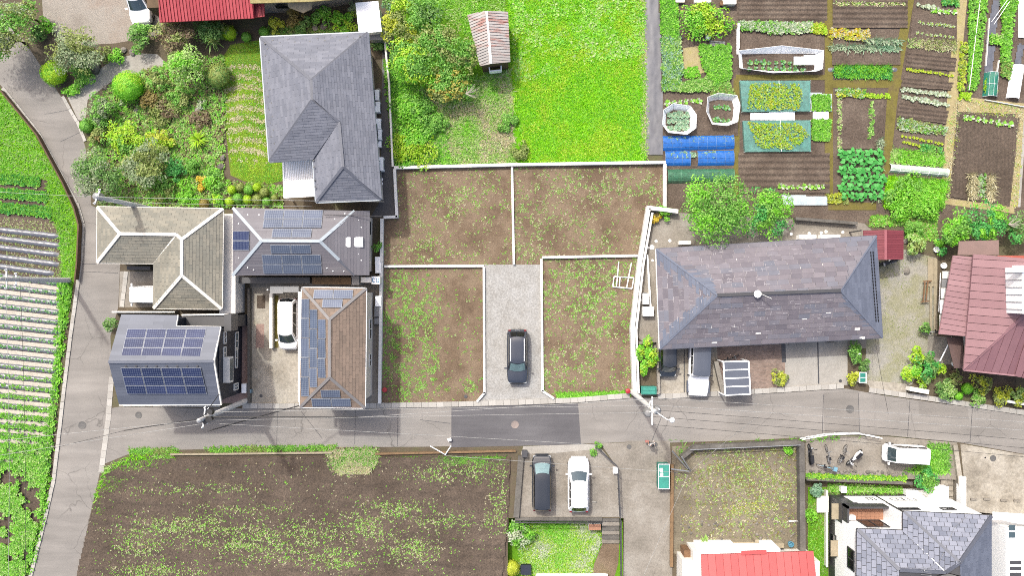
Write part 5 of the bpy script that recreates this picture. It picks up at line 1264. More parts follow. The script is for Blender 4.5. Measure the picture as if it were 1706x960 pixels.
FH = lambda x, y: 0.12*fbm(x, y, 0.45, 1) + 0.10*fbm(x*0.12, y+x*0.1, 0.4, 2) + 0.10*np.clip(np.sin((y+0.12*x)*3.2+2*fbm(x, y, 5, 3)), 0, 1)*fbm(x, y, 6, 4)
relief('tilled_field', FIELD, 0.012, 0.11, FH, M_['soil'])
fd = spots((330,880,130,20,.9),(430,905,120,18,1),(500,900,60,30,.8),(230,910,40,20,.8),(600,880,60,26,.75),(660,850,60,16,.8),(740,870,50,16,.7),(690,920,50,22,.8),(830,830,14,40,.9),(760,790,80,16,.6),(560,930,60,20,.8),(260,950,80,14,.7),(820,875,24,18,.6),(400,850,90,10,.4),(330,815,110,10,.35),(480,930,100,16,.5))
lot(FIELD, 50000, 40, lambda u, v: np.clip(fd(u, v)*np.clip((.5*fbm(u*.3, v-.13*u, 7, 7)+.5*fbm(u, v, 7, 9)-.36)*4.5, 0, 1)+0.03*(fbm(u, v, 5, 2) > .5), 0, 1), [LEAF['pale'], LEAF['bright'], LEAF['pale'], LEAF['olive'], LEAF['straw']], 0.105, 'pale green seedlings sprouting in drifts over the weedy field')
u, v = scatter([(168,800),(176,782),(216,760),(290,757),(288,766),(236,782),(196,812),(172,850),(156,872),(160,830)], 3600, 42); blades('corner_grass', u, v, 0.02, 0.25, 0.05, 2, None, 43, 'bright grass bank at the rounded corner of the weedy field', 'grass', mats=[LEAF['meadow'], LEAF['bright'], LEAF['pale']])
u, v = scatter([(545,750),(628,748),(630,770),(610,792),(570,794),(548,778)], 2600, 44); blades('mound_grass', u, v, 0.03, 0.25, 0.06, 2, None, 45, 'dry and green grass mound at the field entrance', 'grass', mats=[LEAF['straw'], LEAF['mid'], LEAF['pale'], LEAF['straw']])
u, v = scatter([(215,748),(560,742),(560,750),(215,757)], 2400, 46, nz(40, .35, .55, 3)); blades('road_edge_grass', u, v, 0.02, 0.16, 0.05, 3, None, 47, 'weeds along the road edge above the weedy field', 'grass', mats=[LEAF['mid'], LEAF['bright'], LEAF['olive']])
u, v = scatter([(650,764),(850,762),(850,776),(650,776)], 1500, 48, nz(20, .35, .6, 8)); blades('field_edge_grass', u, v, 0.03, 0.2, 0.05, 3, None, 49, 'grass tufts under the brown timber edging of the field', 'grass', mats=[LEAF['bright'], LEAF['mid']])
u, v = scatter([(1120,734),(1180,738),(1340,731),(1440,722),(1440,728),(1340,736),(1150,746),(1130,760)], 1600, 50, nz(26, .38, .6, 9)); blades('road_edge_weeds', u, v, 0.02, 0.2, 0.05, 3, None, 51, 'weeds along the road above the rubble lot', 'grass', mats=[LEAF['bright'], LEAF['mid']])
# rubble lot
RUB = [(1124,782),(1146,764),(1160,750),(1330,744),(1330,900),(1136,905)]
u, v = scatter(RUB, 5200, 52, mixd(nz(24, .3, .6, 9), spots((1240,800,60,40,.7),(1260,830,70,30,.6)), .5)); weeds('rubble_weeds', u, v, 0.02, 0.14, 4, [LEAF['straw'], LEAF['olive'], LEAF['olive'], LEAF['pale'], LEAF['brown']], 53, 'dry stalks and pale weeds over the rubble lot', 'weeds', 0.5)
u, v = scatter([(1205,845),(1290,830),(1300,848),(1210,864)], 500, 54); weeds('rubble_moss', u, v, 0.03, 0.1, 4, [LEAF['olive'], LEAF['yellow'], LEAF['straw']], 55, 'yellow green weed patch in the lower rubble lot', 'weeds')
# lower lawn, corner garden, bicycle yard
u, v = scatter([(866,872),(1000,872),(1000,905),(988,935),(985,960),(866,960)], 7000, 56); blades('lower_lawn_grass', u, v, LOWZ, 0.2, 0.05, 2, None, 57, 'light green lawn below the small car park', 'grass', mats=[LEAF['bright'], LEAF['pale'], LEAF['lime'], LEAF['white']])
u, v = scatter([(1346,835),(1378,812),(1500,815),(1500,825),(1380,826),(1376,960),(1346,960)], 4200, 58); blades('corner_garden_grass', u, v, LOWZ, 0.18, 0.05, 2, None, 59, 'green grass in the garden of the corner house', 'grass', mats=[LEAF['bright'], LEAF['mid'], LEAF['olive']])
u, v = scatter([(1344,790),(1510,795),(1508,801),(1344,797)], 900, 60); weeds('wall_weeds', u, v, 0.03, 0.22, 5, [LEAF['bright'], LEAF['lime'], LEAF['mid']], 61, 'weeds on top of the wall below the bicycle yard', 'weeds', 0.7)
u, v = scatter([(1548,738),(1582,742),(1580,788),(1500,790),(1540,770)], 1400, 62); blades('yard_grass', u, v, 0.02, 0.25, 0.06, 3, None, 63, 'grass tufts behind the white van', 'grass', mats=[LEAF['bright'], LEAF['mid']])
u, v = scatter([(1380,808),(1500,812),(1505,820),(1380,818)], 900, 64); weeds('garden_strip_weeds', u, v, LOWZ+.02, 0.25, 5, [LEAF['bright'], LEAF['pale']], 65, 'leafy plants in the strip above the corner house', 'weeds', 0.7)
u, v = scatter([(1450,400),(1555,430),(1558,560),(1520,630),(1445,560)], 2600, 66, nz(26, .5, .8, 10)); blades('forecourt_grass', u, v, 0.012, 0.07, 0.04, 3, LEAF['olive'], 67, 'thin grass growing through the gravel forecourt', 'grass', 1.0)
u, v = scatter([(1450,360),(1560,360),(1560,400),(1510,400),(1508,376),(1450,376)], 1300, 68); weeds('forecourt_weeds', u, v, 0.03, 0.25, 5, [LEAF['mid'], LEAF['olive'], LEAF['bright']], 69, 'weeds around the crimson bike shelter', 'weeds')
# ------------------------------------------------------------------ crop field at the left: mulch rows
def ridge(name, a, c, w, h, mat, z=0.01, wob=0.03, seed=1, n=40, end=0.5):
    """long low rounded ridge from pixel a to pixel c"""
    A, B = P(*a, z), P(*c, z); d = (B-A); L = d.length; d.normalize(); s = Vector((-d.y, d.x, 0)); rr = random.Random(seed)
    b = MB(); k = 7; vs_ = []
    for i in range(n+1):
        t = i/n; f = min(1.0, (1-t)*L/end + 0.15, t*L/end + 0.15); ww = w/2*(0.6+0.4*f)*(1+rr.uniform(-wob, wob)*2); hh = h*f*(1+rr.uniform(-wob, wob)*4); o = s*rr.uniform(-wob, wob)*0.6
        for j in range(k):
            x = -1 + 2*j/(k-1); vs_.append(A + d*L*t + o + s*ww*x + Vector((0, 0, hh*(1-abs(x)**2.6) - (0.0))))
    b.add(vs_, [(i*k+j, (i+1)*k+j, (i+1)*k+j+1, i*k+j+1)[::-1] for i in range(n) for j in range(k-1)])
    return b, (A, B)
MU = 'black mulch rows'
film = M_['film_black']
# bare film rows
y0 = [(-10,382,98,394),(-10,396,102,410),(-10,411,98,425),(-10,427,98,441),(-10,443,90,456)]
hole = MB().lathe((0,0,0), [(0.06,0),(0.06,0.012),(0.02,0.012)], 8).mesh('planting_hole', M_['black'])
for i, (ua, va, ub, vb) in enumerate(y0):
    b, (A, B) = ridge('mulch_row', (ua,va), (ub,vb), 0.5, 0.16, film, seed=i)
    o = b.obj('mulch_film', film, None, 50); tag(o, f'bare black plastic mulch row, {ordinal(i)} one below the green crop rows', 'mulch row', 'bare mulch rows')
# planted film rows with straw between
n_rows = 20; M3 = [LEAF['blue'], LEAF['deepgreen'], LEAF['mid']]
for i in range(n_rows):
    vl = 459 + i*16.6; vr = vl + 14 - i*0.35; ue = 100 - max(0, i-5)*1.35 + (3 if i % 2 else 0)
    if i > 0:
        surface('straw_strip', [(-10,vl-11),(ue,vr-11),(ue,vr-3),(-10,vl-3)], 0.022 + 0.0005*(i % 3), M_['straw_mulch'])
    b, (A, B) = ridge('mulch_row', (-10,vl), (ue,vr), 0.48, 0.16, film, seed=50+i)
    o = b.obj('mulch_film', film, None, 50); tag(o, f'planted black mulch row, {ordinal(i)} one below the bare rows', 'mulch row', 'planted mulch rows')
    grow = min(1.0, 0.0 + max(0, i-9)*0.075)
    m = int(110 + 260*grow); rg = np.random.default_rng(300+i); t_ = rg.random(m); u = -10 + (ue+8)*t_; v = vl + (vr-vl)*t_ + rg.normal(scale=1.3+2.8*grow, size=m)
    weeds('crop_row', u, v, 0.16, 0.10+0.17*grow, 5, M3 if i < 9 else [LEAF['bright'], LEAF['mid'], LEAF['mid']], 400+i, f'leafy crop growing on the {ordinal(i)} planted mulch row', 'crop row', 0.7, 0.6)
u, v = scatter([(-10,735),(84,740),(78,800),(66,870),(40,962),(-10,962)], 14000, 70, lambda u, v: np.clip((v-730)/150, 0, 1)*np.clip((fbm(u, v, 22, 4)-.3)*4, 0, 1)); weeds('crop_leaves', u, v, 0.2, 0.2, 6, [LEAF['bright'], LEAF['pale'], LEAF['mid']], 71, 'dense leafy crop covering the lower end of the field', 'crop', 0.7, 0.6)
# green crop rows above
for i, (ua,va,ub,vb) in enumerate(((-10,293,66,300),(-10,300,66,307),(-10,316,80,325),(-10,324,80,332),(-10,340,86,350),(-10,350,86,358))):
    rg = np.random.default_rng(500+i); m = 420; t_ = rg.random(m); u = ua+(ub-ua)*t_; v = va+(vb-va)*t_+rg.normal(scale=2.0, size=m)
    weeds('crop_row', u, v, 0.06, 0.2, 5, [LEAF['bright'], LEAF['deepgreen'], LEAF['mid']], 520+i, f'lush green crop row in the upper field, {ordinal(i)} from the top', 'crop row', 0.8, 0.6)
for i, (ua,va,ub,vb) in enumerate(((-10,297,67,304),(-10,320,81,329))):
    b, _ = ridge('r', (ua,va), (ub,vb), 0.3, 0.05, film, seed=70+i); tag(b.obj('mulch_film', film, None, 50), f'thin film strip between the lush green crop rows, {["upper", "lower"][i]} one', 'mulch row')
surface('bare_strip', [(-10,358),(80,366),(96,380),(96,392),(-10,380)], 0.02, M_['soil_plot'])
u, v = scatter([(-10,360),(98,372),(106,470),(-10,460)], 2600, 72); weeds('row_weeds', u, v, 0.02, 0.08, 4, [LEAF['olive'], LEAF['straw'], LEAF['pale']], 73, 'tiny weeds between the bare mulch rows', 'weeds')

# ------------------------------------------------------------------ allotment
def bed(poly, z=0.06, ridges=0, mat=None, ang=0.0, seed=1, amp=0.05):
    """tilled bed with furrows that run across or along"""
    f = (lambda x, y: 0.05*fbm(x, y, 0.35, seed) + (amp*np.sin((y*math.cos(ang)+x*math.sin(ang))*ridges) if ridges else 0))
    return relief('tilled_bed', poly, z, 0.08, f, mat or M_['soil_plot'])
bed(rect(1230,-8,1378,34), ridges=16, seed=1); bed(rect(1234,57,1366,85), seed=2); bed(rect(1230,255,1382,322), ridges=12, seed=3); bed(rect(1387,-8,1512,46), ridges=14, seed=4)
bed(rect(1386,84,1500,108), seed=5); bed([(1402,164),(1474,166),(1468,248),(1400,248)], seed=6); bed([(1512,85),(1594,97),(1590,118),(1508,113)], ridges=18, ang=.1, seed=7); bed([(1505,126),(1588,138),(1584,150),(1500,145)], ridges=18, ang=.1, seed=8)
bed([(1498,172),(1580,184),(1576,206),(1494,194)], ridges=18, ang=.1, seed=9); bed([(1600,188),(1698,196),(1682,344),(1584,328)], mat=M_['soil'], ridges=20, ang=math.pi/2, seed=10, amp=0.02); bed(rect(1130,165,1190,182), seed=11); bed(rect(1150,168,1230,226), seed=12)
bed([(1520,20),(1594,22),(1594,84),(1516,76)], seed=13)
for poly, m in ((rect(1226,124,1380,133), 'moss'), (rect(1386,133,1512,146), 'moss'), ([(1374,-8),(1388,-8),(1388,330),(1374,340)], 'moss'), ([(1510,-8),(1524,-8),(1496,160),(1482,290),(1470,290),(1478,160)], 'moss'),
                ([(1594,-8),(1612,-8),(1596,165),(1584,300),(1570,300),(1578,160)], 'straw'), ([(1596,160),(1706,172),(1706,190),(1596,186)], 'straw'), ([(1692,190),(1706,190),(1696,345),(1682,345)], 'straw'), ([(1574,330),(1690,345),(1690,356),(1574,340)], 'straw'),
                (rect(1222,130,1232,330), 'moss'), ([(1380,335),(1460,338),(1460,350),(1380,350)], 'moss')):
    wz = 0.026 if m == 'moss' else 0.034
    walk_n = globals().get('walk_n', 0) + 1
    surface('garden_walk', poly, wz + 0.0012*(walk_n % 5), M_[m])
# weed barrier sheet
def sheet(name, label, cat, poly, z, mat, fold=0.02, seed=1, res=0.12, kind=None):
    o = relief(name, poly, z, res, lambda x, y: fold*fbm(x, y*0.3, 0.35, seed)*2, mat); o.pop('kind', None); return tag(o, label, cat)
sheet('ground_sheet', 'long grey weed barrier sheet between meadow and allotment', 'ground sheet', [(1071,-10),(1096,-10),(1102,80),(1104,258),(1076,258),(1074,100)], 0.03, plain('barrier', T(132,132,138), 0.5, 0.14, 1.5, 0.1), 0.04, 3)
u, v = scatter([(1066,-10),(1074,-10),(1078,260),(1070,262)], 900, 74); blades('sheet_edge_grass', u, v, 0.03, 0.18, 0.05, 3, None, 75, 'grass along the edge of the grey weed barrier', 'grass', mats=[LEAF['straw'], LEAF['bright']])
# leafy masses
def mass(poly, n, z, r_, mats, seed, label, cat='crop', tilt=0.7, asp=0.6, k=6, name='leafy_crop'):
    u, v = scatter(poly, n, seed); weeds(name, u, v, z, r_, k, [LEAF[m] for m in mats], seed+1, label, cat, tilt, asp)
mass([(1101,-8),(1128,-8),(1130,60),(1102,60)], 900, 0.15, 0.22, ['bright','mid'], 80, 'bright leafy vines beside the weed barrier at the top')
mass([(1101,60),(1132,60),(1138,120),(1130,150),(1104,150)], 900, 0.15, 0.22, ['blue','pale','mid'], 82, 'pale green vine leaves along the weed barrier')
mass([(1120,128),(1140,138),(1200,120),(1216,140),(1180,152),(1130,152)], 900, 0.15, 0.22, ['pale','mid'], 84, 'pale leafy vines along the lower edge of the straw patch')
mass([(1164,76),(1216,74),(1218,130),(1190,140),(1170,110)], 1200, 0.2, 0.22, ['bright','mid'], 86, 'bright leafy vines right of the straw patch')
mass([(1186,138),(1216,140),(1222,158),(1186,160)], 260, 0.1, 0.25, ['mid','olive'], 88, 'feathery carrot tops under the leafy vines')
surface('straw_patch', [(1138,80),(1164,76),(1180,118),(1150,128),(1138,110)], 0.04, M_['straw'])
mass([(1136,116),(1160,110),(1166,128),(1142,130)], 160, 0.05, 0.2, ['bright'], 90, 'small green patch inside the straw')
plant('bean_bush', 'large yellow green bushy crop with yellow tips at the allotment top', 'shrub', 1172, 32, 46, 'lime+bright', 1.4, 'bush', rpy=30)
rowgrass = lambda poly, n, h, mats, seed, lab, cat='crop row': blades('crop_row', *scatter(poly, n, seed), 0.06, h, 0.05, 3, None, seed+1, lab, cat, mats=[LEAF[m] for m in mats], splay=1.0)
mass([(1232,36),(1352,38),(1352,52),(1300,56),(1232,48)], 520, 0.15, 0.26, ['white','silver','mid'], 92, 'grey green broad bean row below the ridged top bed', 'crop row')
mass([(1350,40),(1376,40),(1376,56),(1350,54)], 120, 0.12, 0.24, ['yellow','lime'], 94, 'yellow green bush ending the grey green bean row', 'crop row')
mass([(1384,48),(1448,50),(1448,66),(1382,64)], 190, 0.1, 0.22, ['yellow','gold','straw'], 96, 'yellow flowering crop patch beside the leeks', 'crop row')
rowgrass([(1438,64),(1500,66),(1500,72),(1438,70)], 160, 0.4, ['silver','blue'], 98, 'short upper leek row beside the yellow crop'); rowgrass([(1382,75),(1498,77),(1498,84),(1382,82)], 300, 0.4, ['silver','blue'], 100, 'long lower leek row beside the yellow crop')
mass([(1390,2),(1506,3),(1506,10),(1390,9)], 160, 0.06, 0.18, ['straw','pale','olive'], 102, 'pale dry crop row at the top edge', 'crop row')
rowgrass([(1390,110),(1484,110),(1484,130),(1390,128)], 900, 0.3, ['bright','deepgreen'], 104, 'thick bright green row on dark film')
for ua, ub in ((1378,1392),(1482,1496)):
    b, _ = ridge('r', (ua,116), (ub,116), 0.5, 0.08, film, seed=ua); tag(b.obj('mulch_film', film, None, 50), 'dark film end of the thick green row, ' + ('nearer the green netted bed' if ua < 1400 else 'farther from the netted bed'), 'mulch row')
mass([(1394,148),(1440,150),(1440,162),(1394,160)], 130, 0.1, 0.22, ['mid','silver','yellow'], 106, 'mixed leafy row above the tall bare bed', 'crop row')
mass([(1440,156),(1482,156),(1482,163),(1440,162)], 90, 0.08, 0.16, ['lime'], 108, 'lime green short row above the tall bare bed', 'crop row')
mass([(1395,164),(1402,164),(1402,248),(1395,248)], 110, 0.06, 0.14, ['straw','pale'], 110, 'pale dry strip beside the tall bare bed', 'crop row')
mass([(1448,170),(1456,170),(1456,230),(1446,230)], 60, 0.08, 0.18, ['pale','mid'], 112, 'sparse seedlings in the tall bare bed', 'crop row')
rowgrass([(1462,230),(1470,230),(1466,335),(1458,335)], 300, 0.35, ['silver','grey'], 114, 'leek row running beside the big leaved patch')
# big leaved taro: each plant with its own large leaves
def taro(u, v, lab, i):
    rr = random.Random(900+i); c = P(u, v, 0); t = thing('taro_plant', lab, 'plant', c, 0, 'taro plants')
    for k in range(rr.randint(5, 7)):
        a = k*1.05+rr.random()*.6; L = rr.uniform(.16, .34); el = rr.uniform(.35, .6); q = c + Vector((math.cos(a)*L, math.sin(a)*L, el)); r_ = rr.uniform(.16, .24)
        d = Vector((math.cos(a), math.sin(a), -.35)).normalized(); s = Vector((-math.sin(a), math.cos(a), 0)); up = s.cross(d)*-1
        out = [q - d*r_*.75, q - d*r_*.95 + s*r_*.4, q - d*r_*.3 + s*r_*.8, q + d*r_*.5 + s*r_*.55, q + d*r_*1.15, q + d*r_*.5 - s*r_*.55, q - d*r_*.3 - s*r_*.8, q - d*r_*.95 - s*r_*.4]
        b = MB(); b.add([q - Vector((0,0,.02))] + out, [(0, j+1, (j+1) % 8+1) for j in range(8)]); b.tube([c, q - Vector((0,0,.03))], [.018, .012], 5); b.obj('leaf', [LEAF['deepgreen']], t)
tl = [(1400+i*15+ (j % 2)*6, 257+j*14) for j in range(6) for i in range(5)]
for i, (u, v) in enumerate(tl): taro(u, v, f'big leaved dark green plant, {ordinal(i % 5)} across in {ordinal(i//5)} row of the glossy patch', i)
mass([(1378,324),(1412,322),(1412,338),(1380,338)], 160, 0.1, 0.2, ['yellow','olive'], 116, 'olive yellow herb clump at the bottom of the moss path')
# single plants in rows
def rosette_mesh(name, r_, k, kinds, seed, tilt=0.6, asp=0.6, hgt=0.0):
    rng = np.random.default_rng(seed); V, F = rosette_arrays(np.array([[0, 0, 0.02]]), r_, k, rng, tilt, asp)
    V2, F2 = rosette_arrays(np.array([[0, 0, 0.06+hgt]]), r_*0.6, k//2, rng, tilt*1.5, asp)
    return fast_mesh(name, np.concatenate([V, V2]), np.concatenate([F, F2+len(V)]), [LEAF[q] for q in kinds], rng.integers(0, len(kinds), len(F)+len(F2)))
def prow(name, ua, va, ub, vb, n, me, label, cat, group, z=0.06, js=0.25):
    rr = random.Random(int(ua*3+va))
    for i in range(n):
        t_ = (i+.5)/n; p = P(ua+(ub-ua)*t_+rr.uniform(-1,1), va+(vb-va)*t_+rr.uniform(-1,1), z)
        o = place(name, me, None, p, rr.uniform(0, 6.28), rr.uniform(1-js, 1+js)); tag(o, label.format(ordinal(i) if i < 20 else 'far'), cat, group)
let = rosette_mesh('lettuce', 0.24, 14, ['lime','white'], 1); cab = rosette_mesh('cabbage', 0.3, 16, ['silver','blue'], 2); cab2 = rosette_mesh('cabbage', 0.27, 14, ['deepgreen','blue','mid'], 3); smallp = rosette_mesh('seedling', 0.28, 10, ['pale','white','bright'], 4); limep = rosette_mesh('lettuce', 0.2, 12, ['lime','yellow'], 5); silv = rosette_mesh('cabbage', 0.26, 14, ['silver','white'], 6)
prow('lettuce', 1527, 37, 1592, 44, 9, let, '{} lettuce from the moss path in the upper of two lettuce rows', 'lettuce', 'upper lettuce row')
prow('lettuce', 1525, 55, 1592, 62, 9, let, '{} lettuce from the moss path in the lower of two lettuce rows', 'lettuce', 'lower lettuce row')
prow('cabbage', 1524, 8, 1556, 13, 4, silv, '{} silvery cabbage in the short top row', 'cabbage', 'silvery top row')
prow('leafy_plant', 1548, 18, 1594, 21, 5, smallp, '{} pale plant in the short row below the silvery cabbages', 'plant', 'short pale row')
prow('lettuce', 1508, 115, 1588, 126, 16, limep, '{} plant of the narrow lime green row', 'lettuce', 'lime green row')
prow('cabbage', 1500, 148, 1584, 160, 13, silv, '{} plant of the upper silver cabbage row', 'cabbage', 'upper silver row'); prow('cabbage', 1500, 160, 1582, 176, 13, silv, '{} plant of the lower silver cabbage row', 'cabbage', 'lower silver row')
prow('leafy_plant', 1500, 226, 1572, 240, 12, limep, '{} plant in the yellow row beside the green tunnel', 'plant', 'yellow row'); prow('leafy_plant', 1502, 236, 1532, 244, 6, limep, '{} plant in the short second yellow row', 'plant', 'short yellow row')
prow('leafy_plant', 1296, 311, 1374, 312, 8, smallp, '{} young plant in the furrowed bed above the pale blue net', 'plant', 'young plants in the furrowed bed')
prow('leafy_plant', 1602, 195, 1688, 208, 8, smallp, '{} leafy plant along the top of the dark tilled bed', 'plant', 'plants on the dark bed')
prow('leafy_plant', 1106, 172, 1170, 168, 6, smallp, '{} small plant above the white netted hoop', 'plant', 'plants above the white hoop', js=.4)
for (ua,va,ub,vb,n,me,gr) in ((1243,104,1342,105,9,cab2,'upper'),(1243,114,1342,116,9,cab2,'lower')): prow('cabbage', ua, va, ub, vb, n, me, '{} cabbage in the '+gr+' row inside the long white net', 'cabbage', gr+' cabbage row in the long net')
for (va,gr) in ((192,'top'),(203,'middle'),(213,'bottom')): prow('cabbage', 1112, va, 1146, va, 5, cab, '{} cabbage of the '+gr+' row in the white hoop beside the weed barrier', 'cabbage', gr+' row in the white hoop')
for (va,gr) in ((178,'upper'),(200,'lower')): prow('cabbage', 1188, va, 1216, va+2, 4, cab2, '{} plant of the '+gr+' row in the grey netted hoop', 'cabbage', gr+' row in the grey hoop')
mass([(1495,196),(1578,212),(1574,226),(1492,216)], 420, 0.08, 0.22, ['mid','olive','silver'], 120, 'low green row with pale leaves below the silver cabbages', 'crop row')
mass([(1536,240),(1574,246),(1572,256),(1530,250)], 130, 0.08, 0.2, ['mid','deepgreen'], 122, 'dark green short row beside the second yellow row', 'crop row')
u, v = scatter([(1486,248),(1574,256),(1572,276),(1482,272)], 1500, 124); blades('plot_grass', u, v, 0.03, 0.2, 0.05, 2, None, 125, 'grass between the yellow row and the pale tunnel', 'grass', mats=[LEAF['bright'], LEAF['pale']])
u, v = scatter([(1478,294),(1578,300),(1570,345),(1472,345)], 2200, 126); blades('plot_weeds', u, v, 0.03, 0.3, 0.06, 2, None, 127, 'rank grass below the pale tunnel', 'grass', mats=[LEAF['bright'], LEAF['meadow']])
u, v = scatter([(1514,64),(1594,66),(1592,86),(1512,78)], 700, 128); blades('dry_plot_grass', u, v, 0.06, 0.2, 0.04, 2, None, 129, 'thin yellowing grass below the lettuce rows', 'grass', mats=[LEAF['olive'], LEAF['straw'], LEAF['pale']])
mass([(1614,-8),(1646,-8),(1628,150),(1612,150)], 900, 0.12, 0.2, ['bright','mid'], 130, 'long bright leafy row slanting beside the straw path', 'crop row')
mass([(1668,-8),(1696,-8),(1684,70),(1684,104),(1666,104),(1670,50)], 700, 0.15, 0.22, ['bright','mid'], 132, 'long bright leafy row beside the white plastic panel', 'crop row')
mass([(1600,70),(1612,70),(1606,150),(1596,150)], 260, 0.15, 0.2, ['yellow','lime','olive'], 134, 'yellow green climbing plants along the straw path', 'crop row')
mass([(1650,58),(1670,58),(1668,74),(1648,72)], 70, 0.2, 0.22, ['pale','bright'], 136, 'pale green bushy plant on the dark film'); mass([(1668,100),(1686,104),(1682,130),(1668,124)], 120, 0.15, 0.22, ['mid','olive'], 138, 'dull green bush above the white tunnel')
mass([(1600,154),(1616,156),(1614,166),(1598,164)], 70, 0.1, 0.22, ['lime'], 140, 'lime plant at the path corner by the teal net')
mass([(1570,-8),(1596,-8),(1596,8),(1570,6)], 140, 0.15, 0.22, ['mid','deepgreen'], 142, 'dark leafy clump at the top edge of the lettuce plot')
for i, poly in enumerate(([(1654,0),(1666,0),(1656,74),(1642,72)], [(1644,76),(1658,76),(1652,122),(1640,120)], [(1696,72),(1706,74),(1700,108),(1690,104)])):
    sheet('mulch_film', ['upper dark plastic film strip between the slanting rows','lower dark plastic film strip above the teal net','short dark film strip at the right edge'][i], 'mulch row', poly, 0.07, film, 0.03, 20+i)
for i, (a, c) in enumerate((((1632,0),(1614,150)),((1648,30),(1642,110)),((1664,100),(1656,150)),((1640,166),(1706,178)))):
    b = MB().bar(P(*a,.12), P(*c,.12), .05, .2); tag(b.obj('bed_edging', M_['offwhite']), ['white edging strip beside the long slanting leafy row','white edging of the upper film strip','white edging strip by the teal net','pale edging pipe along the straw path'][i], 'edging')
u, v = scatter([(1596,164),(1706,176),(1706,192),(1696,345),(1684,345),(1692,200),(1600,186),(1584,330),(1572,330),(1580,200)], 2600, 144); blades('straw_path_grass', u, v, 0.04, 0.14, 0.05, 2, None, 145, 'dry straw coloured grass around the dark tilled bed', 'grass', mats=[LEAF['straw'], LEAF['straw'], LEAF['pale'], LEAF['yellow']])
for i, (u0,v0,u1,v1) in enumerate(((1614,290,1626,330),(1644,292,1655,334))):
    u, v = scatter([(u0,v0),(u1,v0),(u1,v1),(u0,v1)], 160, 146+i); blades('straw_sheaf', u, v, 0.06, 0.4, 0.05, 3, LEAF['straw'], 148+i, f'pale straw bundle on the dark tilled bed, {["nearer the straw path","nearer the right edge"][i]}', 'straw', kind=None)
mass([(1628,292),(1642,290),(1642,330),(1630,330)], 80, 0.08, 0.2, ['silver','mid'], 150, 'grey green plants between the straw bundles')
# nets and tunnels
def net_mat(name, c, alpha, scale=0.0, rough=0.6):
    t = NT(name); t.col(c); t.rough(rough)
    p = t.pos(); sp = t.n('ShaderNodeSeparateXYZ'); t.l(p, sp.inputs[0])
    tr = t.n('ShaderNodeBsdfTransparent'); ms = t.n('ShaderNodeMixShader'); f = t.noise(p, 3.0, 3.0)
    t.l(t.ramp(f, [(0.3, (max(0, alpha-.12),)*3), (0.7, (min(1, alpha+.12),)*3)]), ms.inputs[0]); t.l(tr.outputs[0], ms.inputs[1]); t.l(t.b.outputs[0], ms.inputs[2]); t.l(ms.outputs[0], t.t.nodes['Material Output'].inputs[0]); return t.m
NB = net_mat('net_blue', sc_(T(14,112,206), 1.4), .84); NG = net_mat('net_green', sc_(T(60,140,104), 1.3), .6); NT_ = net_mat('net_teal', sc_(T(120,196,184), 1.3), .5); NW = net_mat('net_white', (.93,.94,.95), .9); NWs = net_mat('net_white_thin', (.9,.92,.93), .6); NLB = net_mat('net_pale_blue', sc_(T(206,220,226), 1.3), .9); NPG = net_mat('net_pale_green', sc_(T(206,226,204), 1.35), .92)
def tunnel(name, label, a, c, w, h, mat, hoops=5, hmat=None, cover=(0.0, 1.0), plants=None, seed=1):
    A, B = P(*a, 0), P(*c, 0); d = (B-A).normalized(); s = Vector((-d.y, d.x, 0)); L = (B-A).length; t = thing(name, label, 'net tunnel', A); rr = random.Random(seed); k = 12
    def pt(q, j, e=0.0): x = -1+2*j/k; return A + d*L*q + s*(w/2+e)*math.copysign(abs(x)**0.8, x) + Vector((0, 0, (h+e)*(1-abs(x)**2.4)+.01))
    b = MB(); n = max(6, int(L/0.12))
    fn = lambda p, q: pt(cover[0]+(cover[1]-cover[0])*q, p*k) + Vector((0, 0, 0.03*math.sin(q*L*5+p*9)*math.sin(q*hoops*math.pi)))
    b.grid(fn, k, n); b.obj('net', mat, t, 180)
    for i in range(hoops): MB().tube([pt(i/(hoops-1), j, .012) for j in range(k+1)], .016, 5).obj('hoop', hmat or M_['alu'], t)
    for j in (3, 6, 9): MB().tube([pt(i/12, j, .012) for i in range(13)], .012, 5).obj('tie_rope', hmat or M_['alu'], t)
    return t
LB = plain('hoop_blue', T(110,160,226), .5)
tunnel('net_tunnel', 'upper bright blue net tunnel in the allotment', (1104,239), (1222,236), 1.25, 0.24, NB, 9, LB); tunnel('net_tunnel', 'lower blue net tunnel, part beside the weed barrier', (1108,264), (1150,264), 1.25, 0.24, NB, 4, LB); tunnel('net_tunnel', 'lower blue net tunnel, longer part beyond the gap', (1162,264), (1222,263), 1.25, 0.24, NB, 5, LB)
tunnel('net_tunnel', 'dark green net tunnel below the blue ones', (1112,294), (1222,293), 1.2, 0.4, NG, 6, plain('hoop_green', T(96,170,130), .5))
for (va, lab, n, g) in ((239,'upper',14,'upper blue tunnel'),(264,'lower',13,'lower blue tunnels')): prow('cabbage', 1110, va-5, 1218, va-6, n, cab, '{} cabbage seen through the '+lab+' blue net', 'cabbage', g, js=.2)
sheet('net_sheet', 'pale blue ribbed net laid at the bottom of the furrowed bed', 'net', [(1302,325),(1378,327),(1378,342),(1304,341)], 0.1, NLB, 0.05, 8)
tunnel('net_tunnel', 'pale green fleece tunnel at the bottom of the allotment', (1481,280), (1577,288), 0.75, 0.4, NPG, 7, M_['white'])
tunnel('net_tunnel', 'white fleece tunnel near the right edge', (1695,110), (1686,165), 1.05, 0.55, NW, 4, M_['white'])
tunnel('net_tunnel', 'teal net cage over climbing plants at the right', (1651,122), (1648,162), 1.2, 0.6, net_mat('net_teal_dense', T(40,160,140), .75), 3)
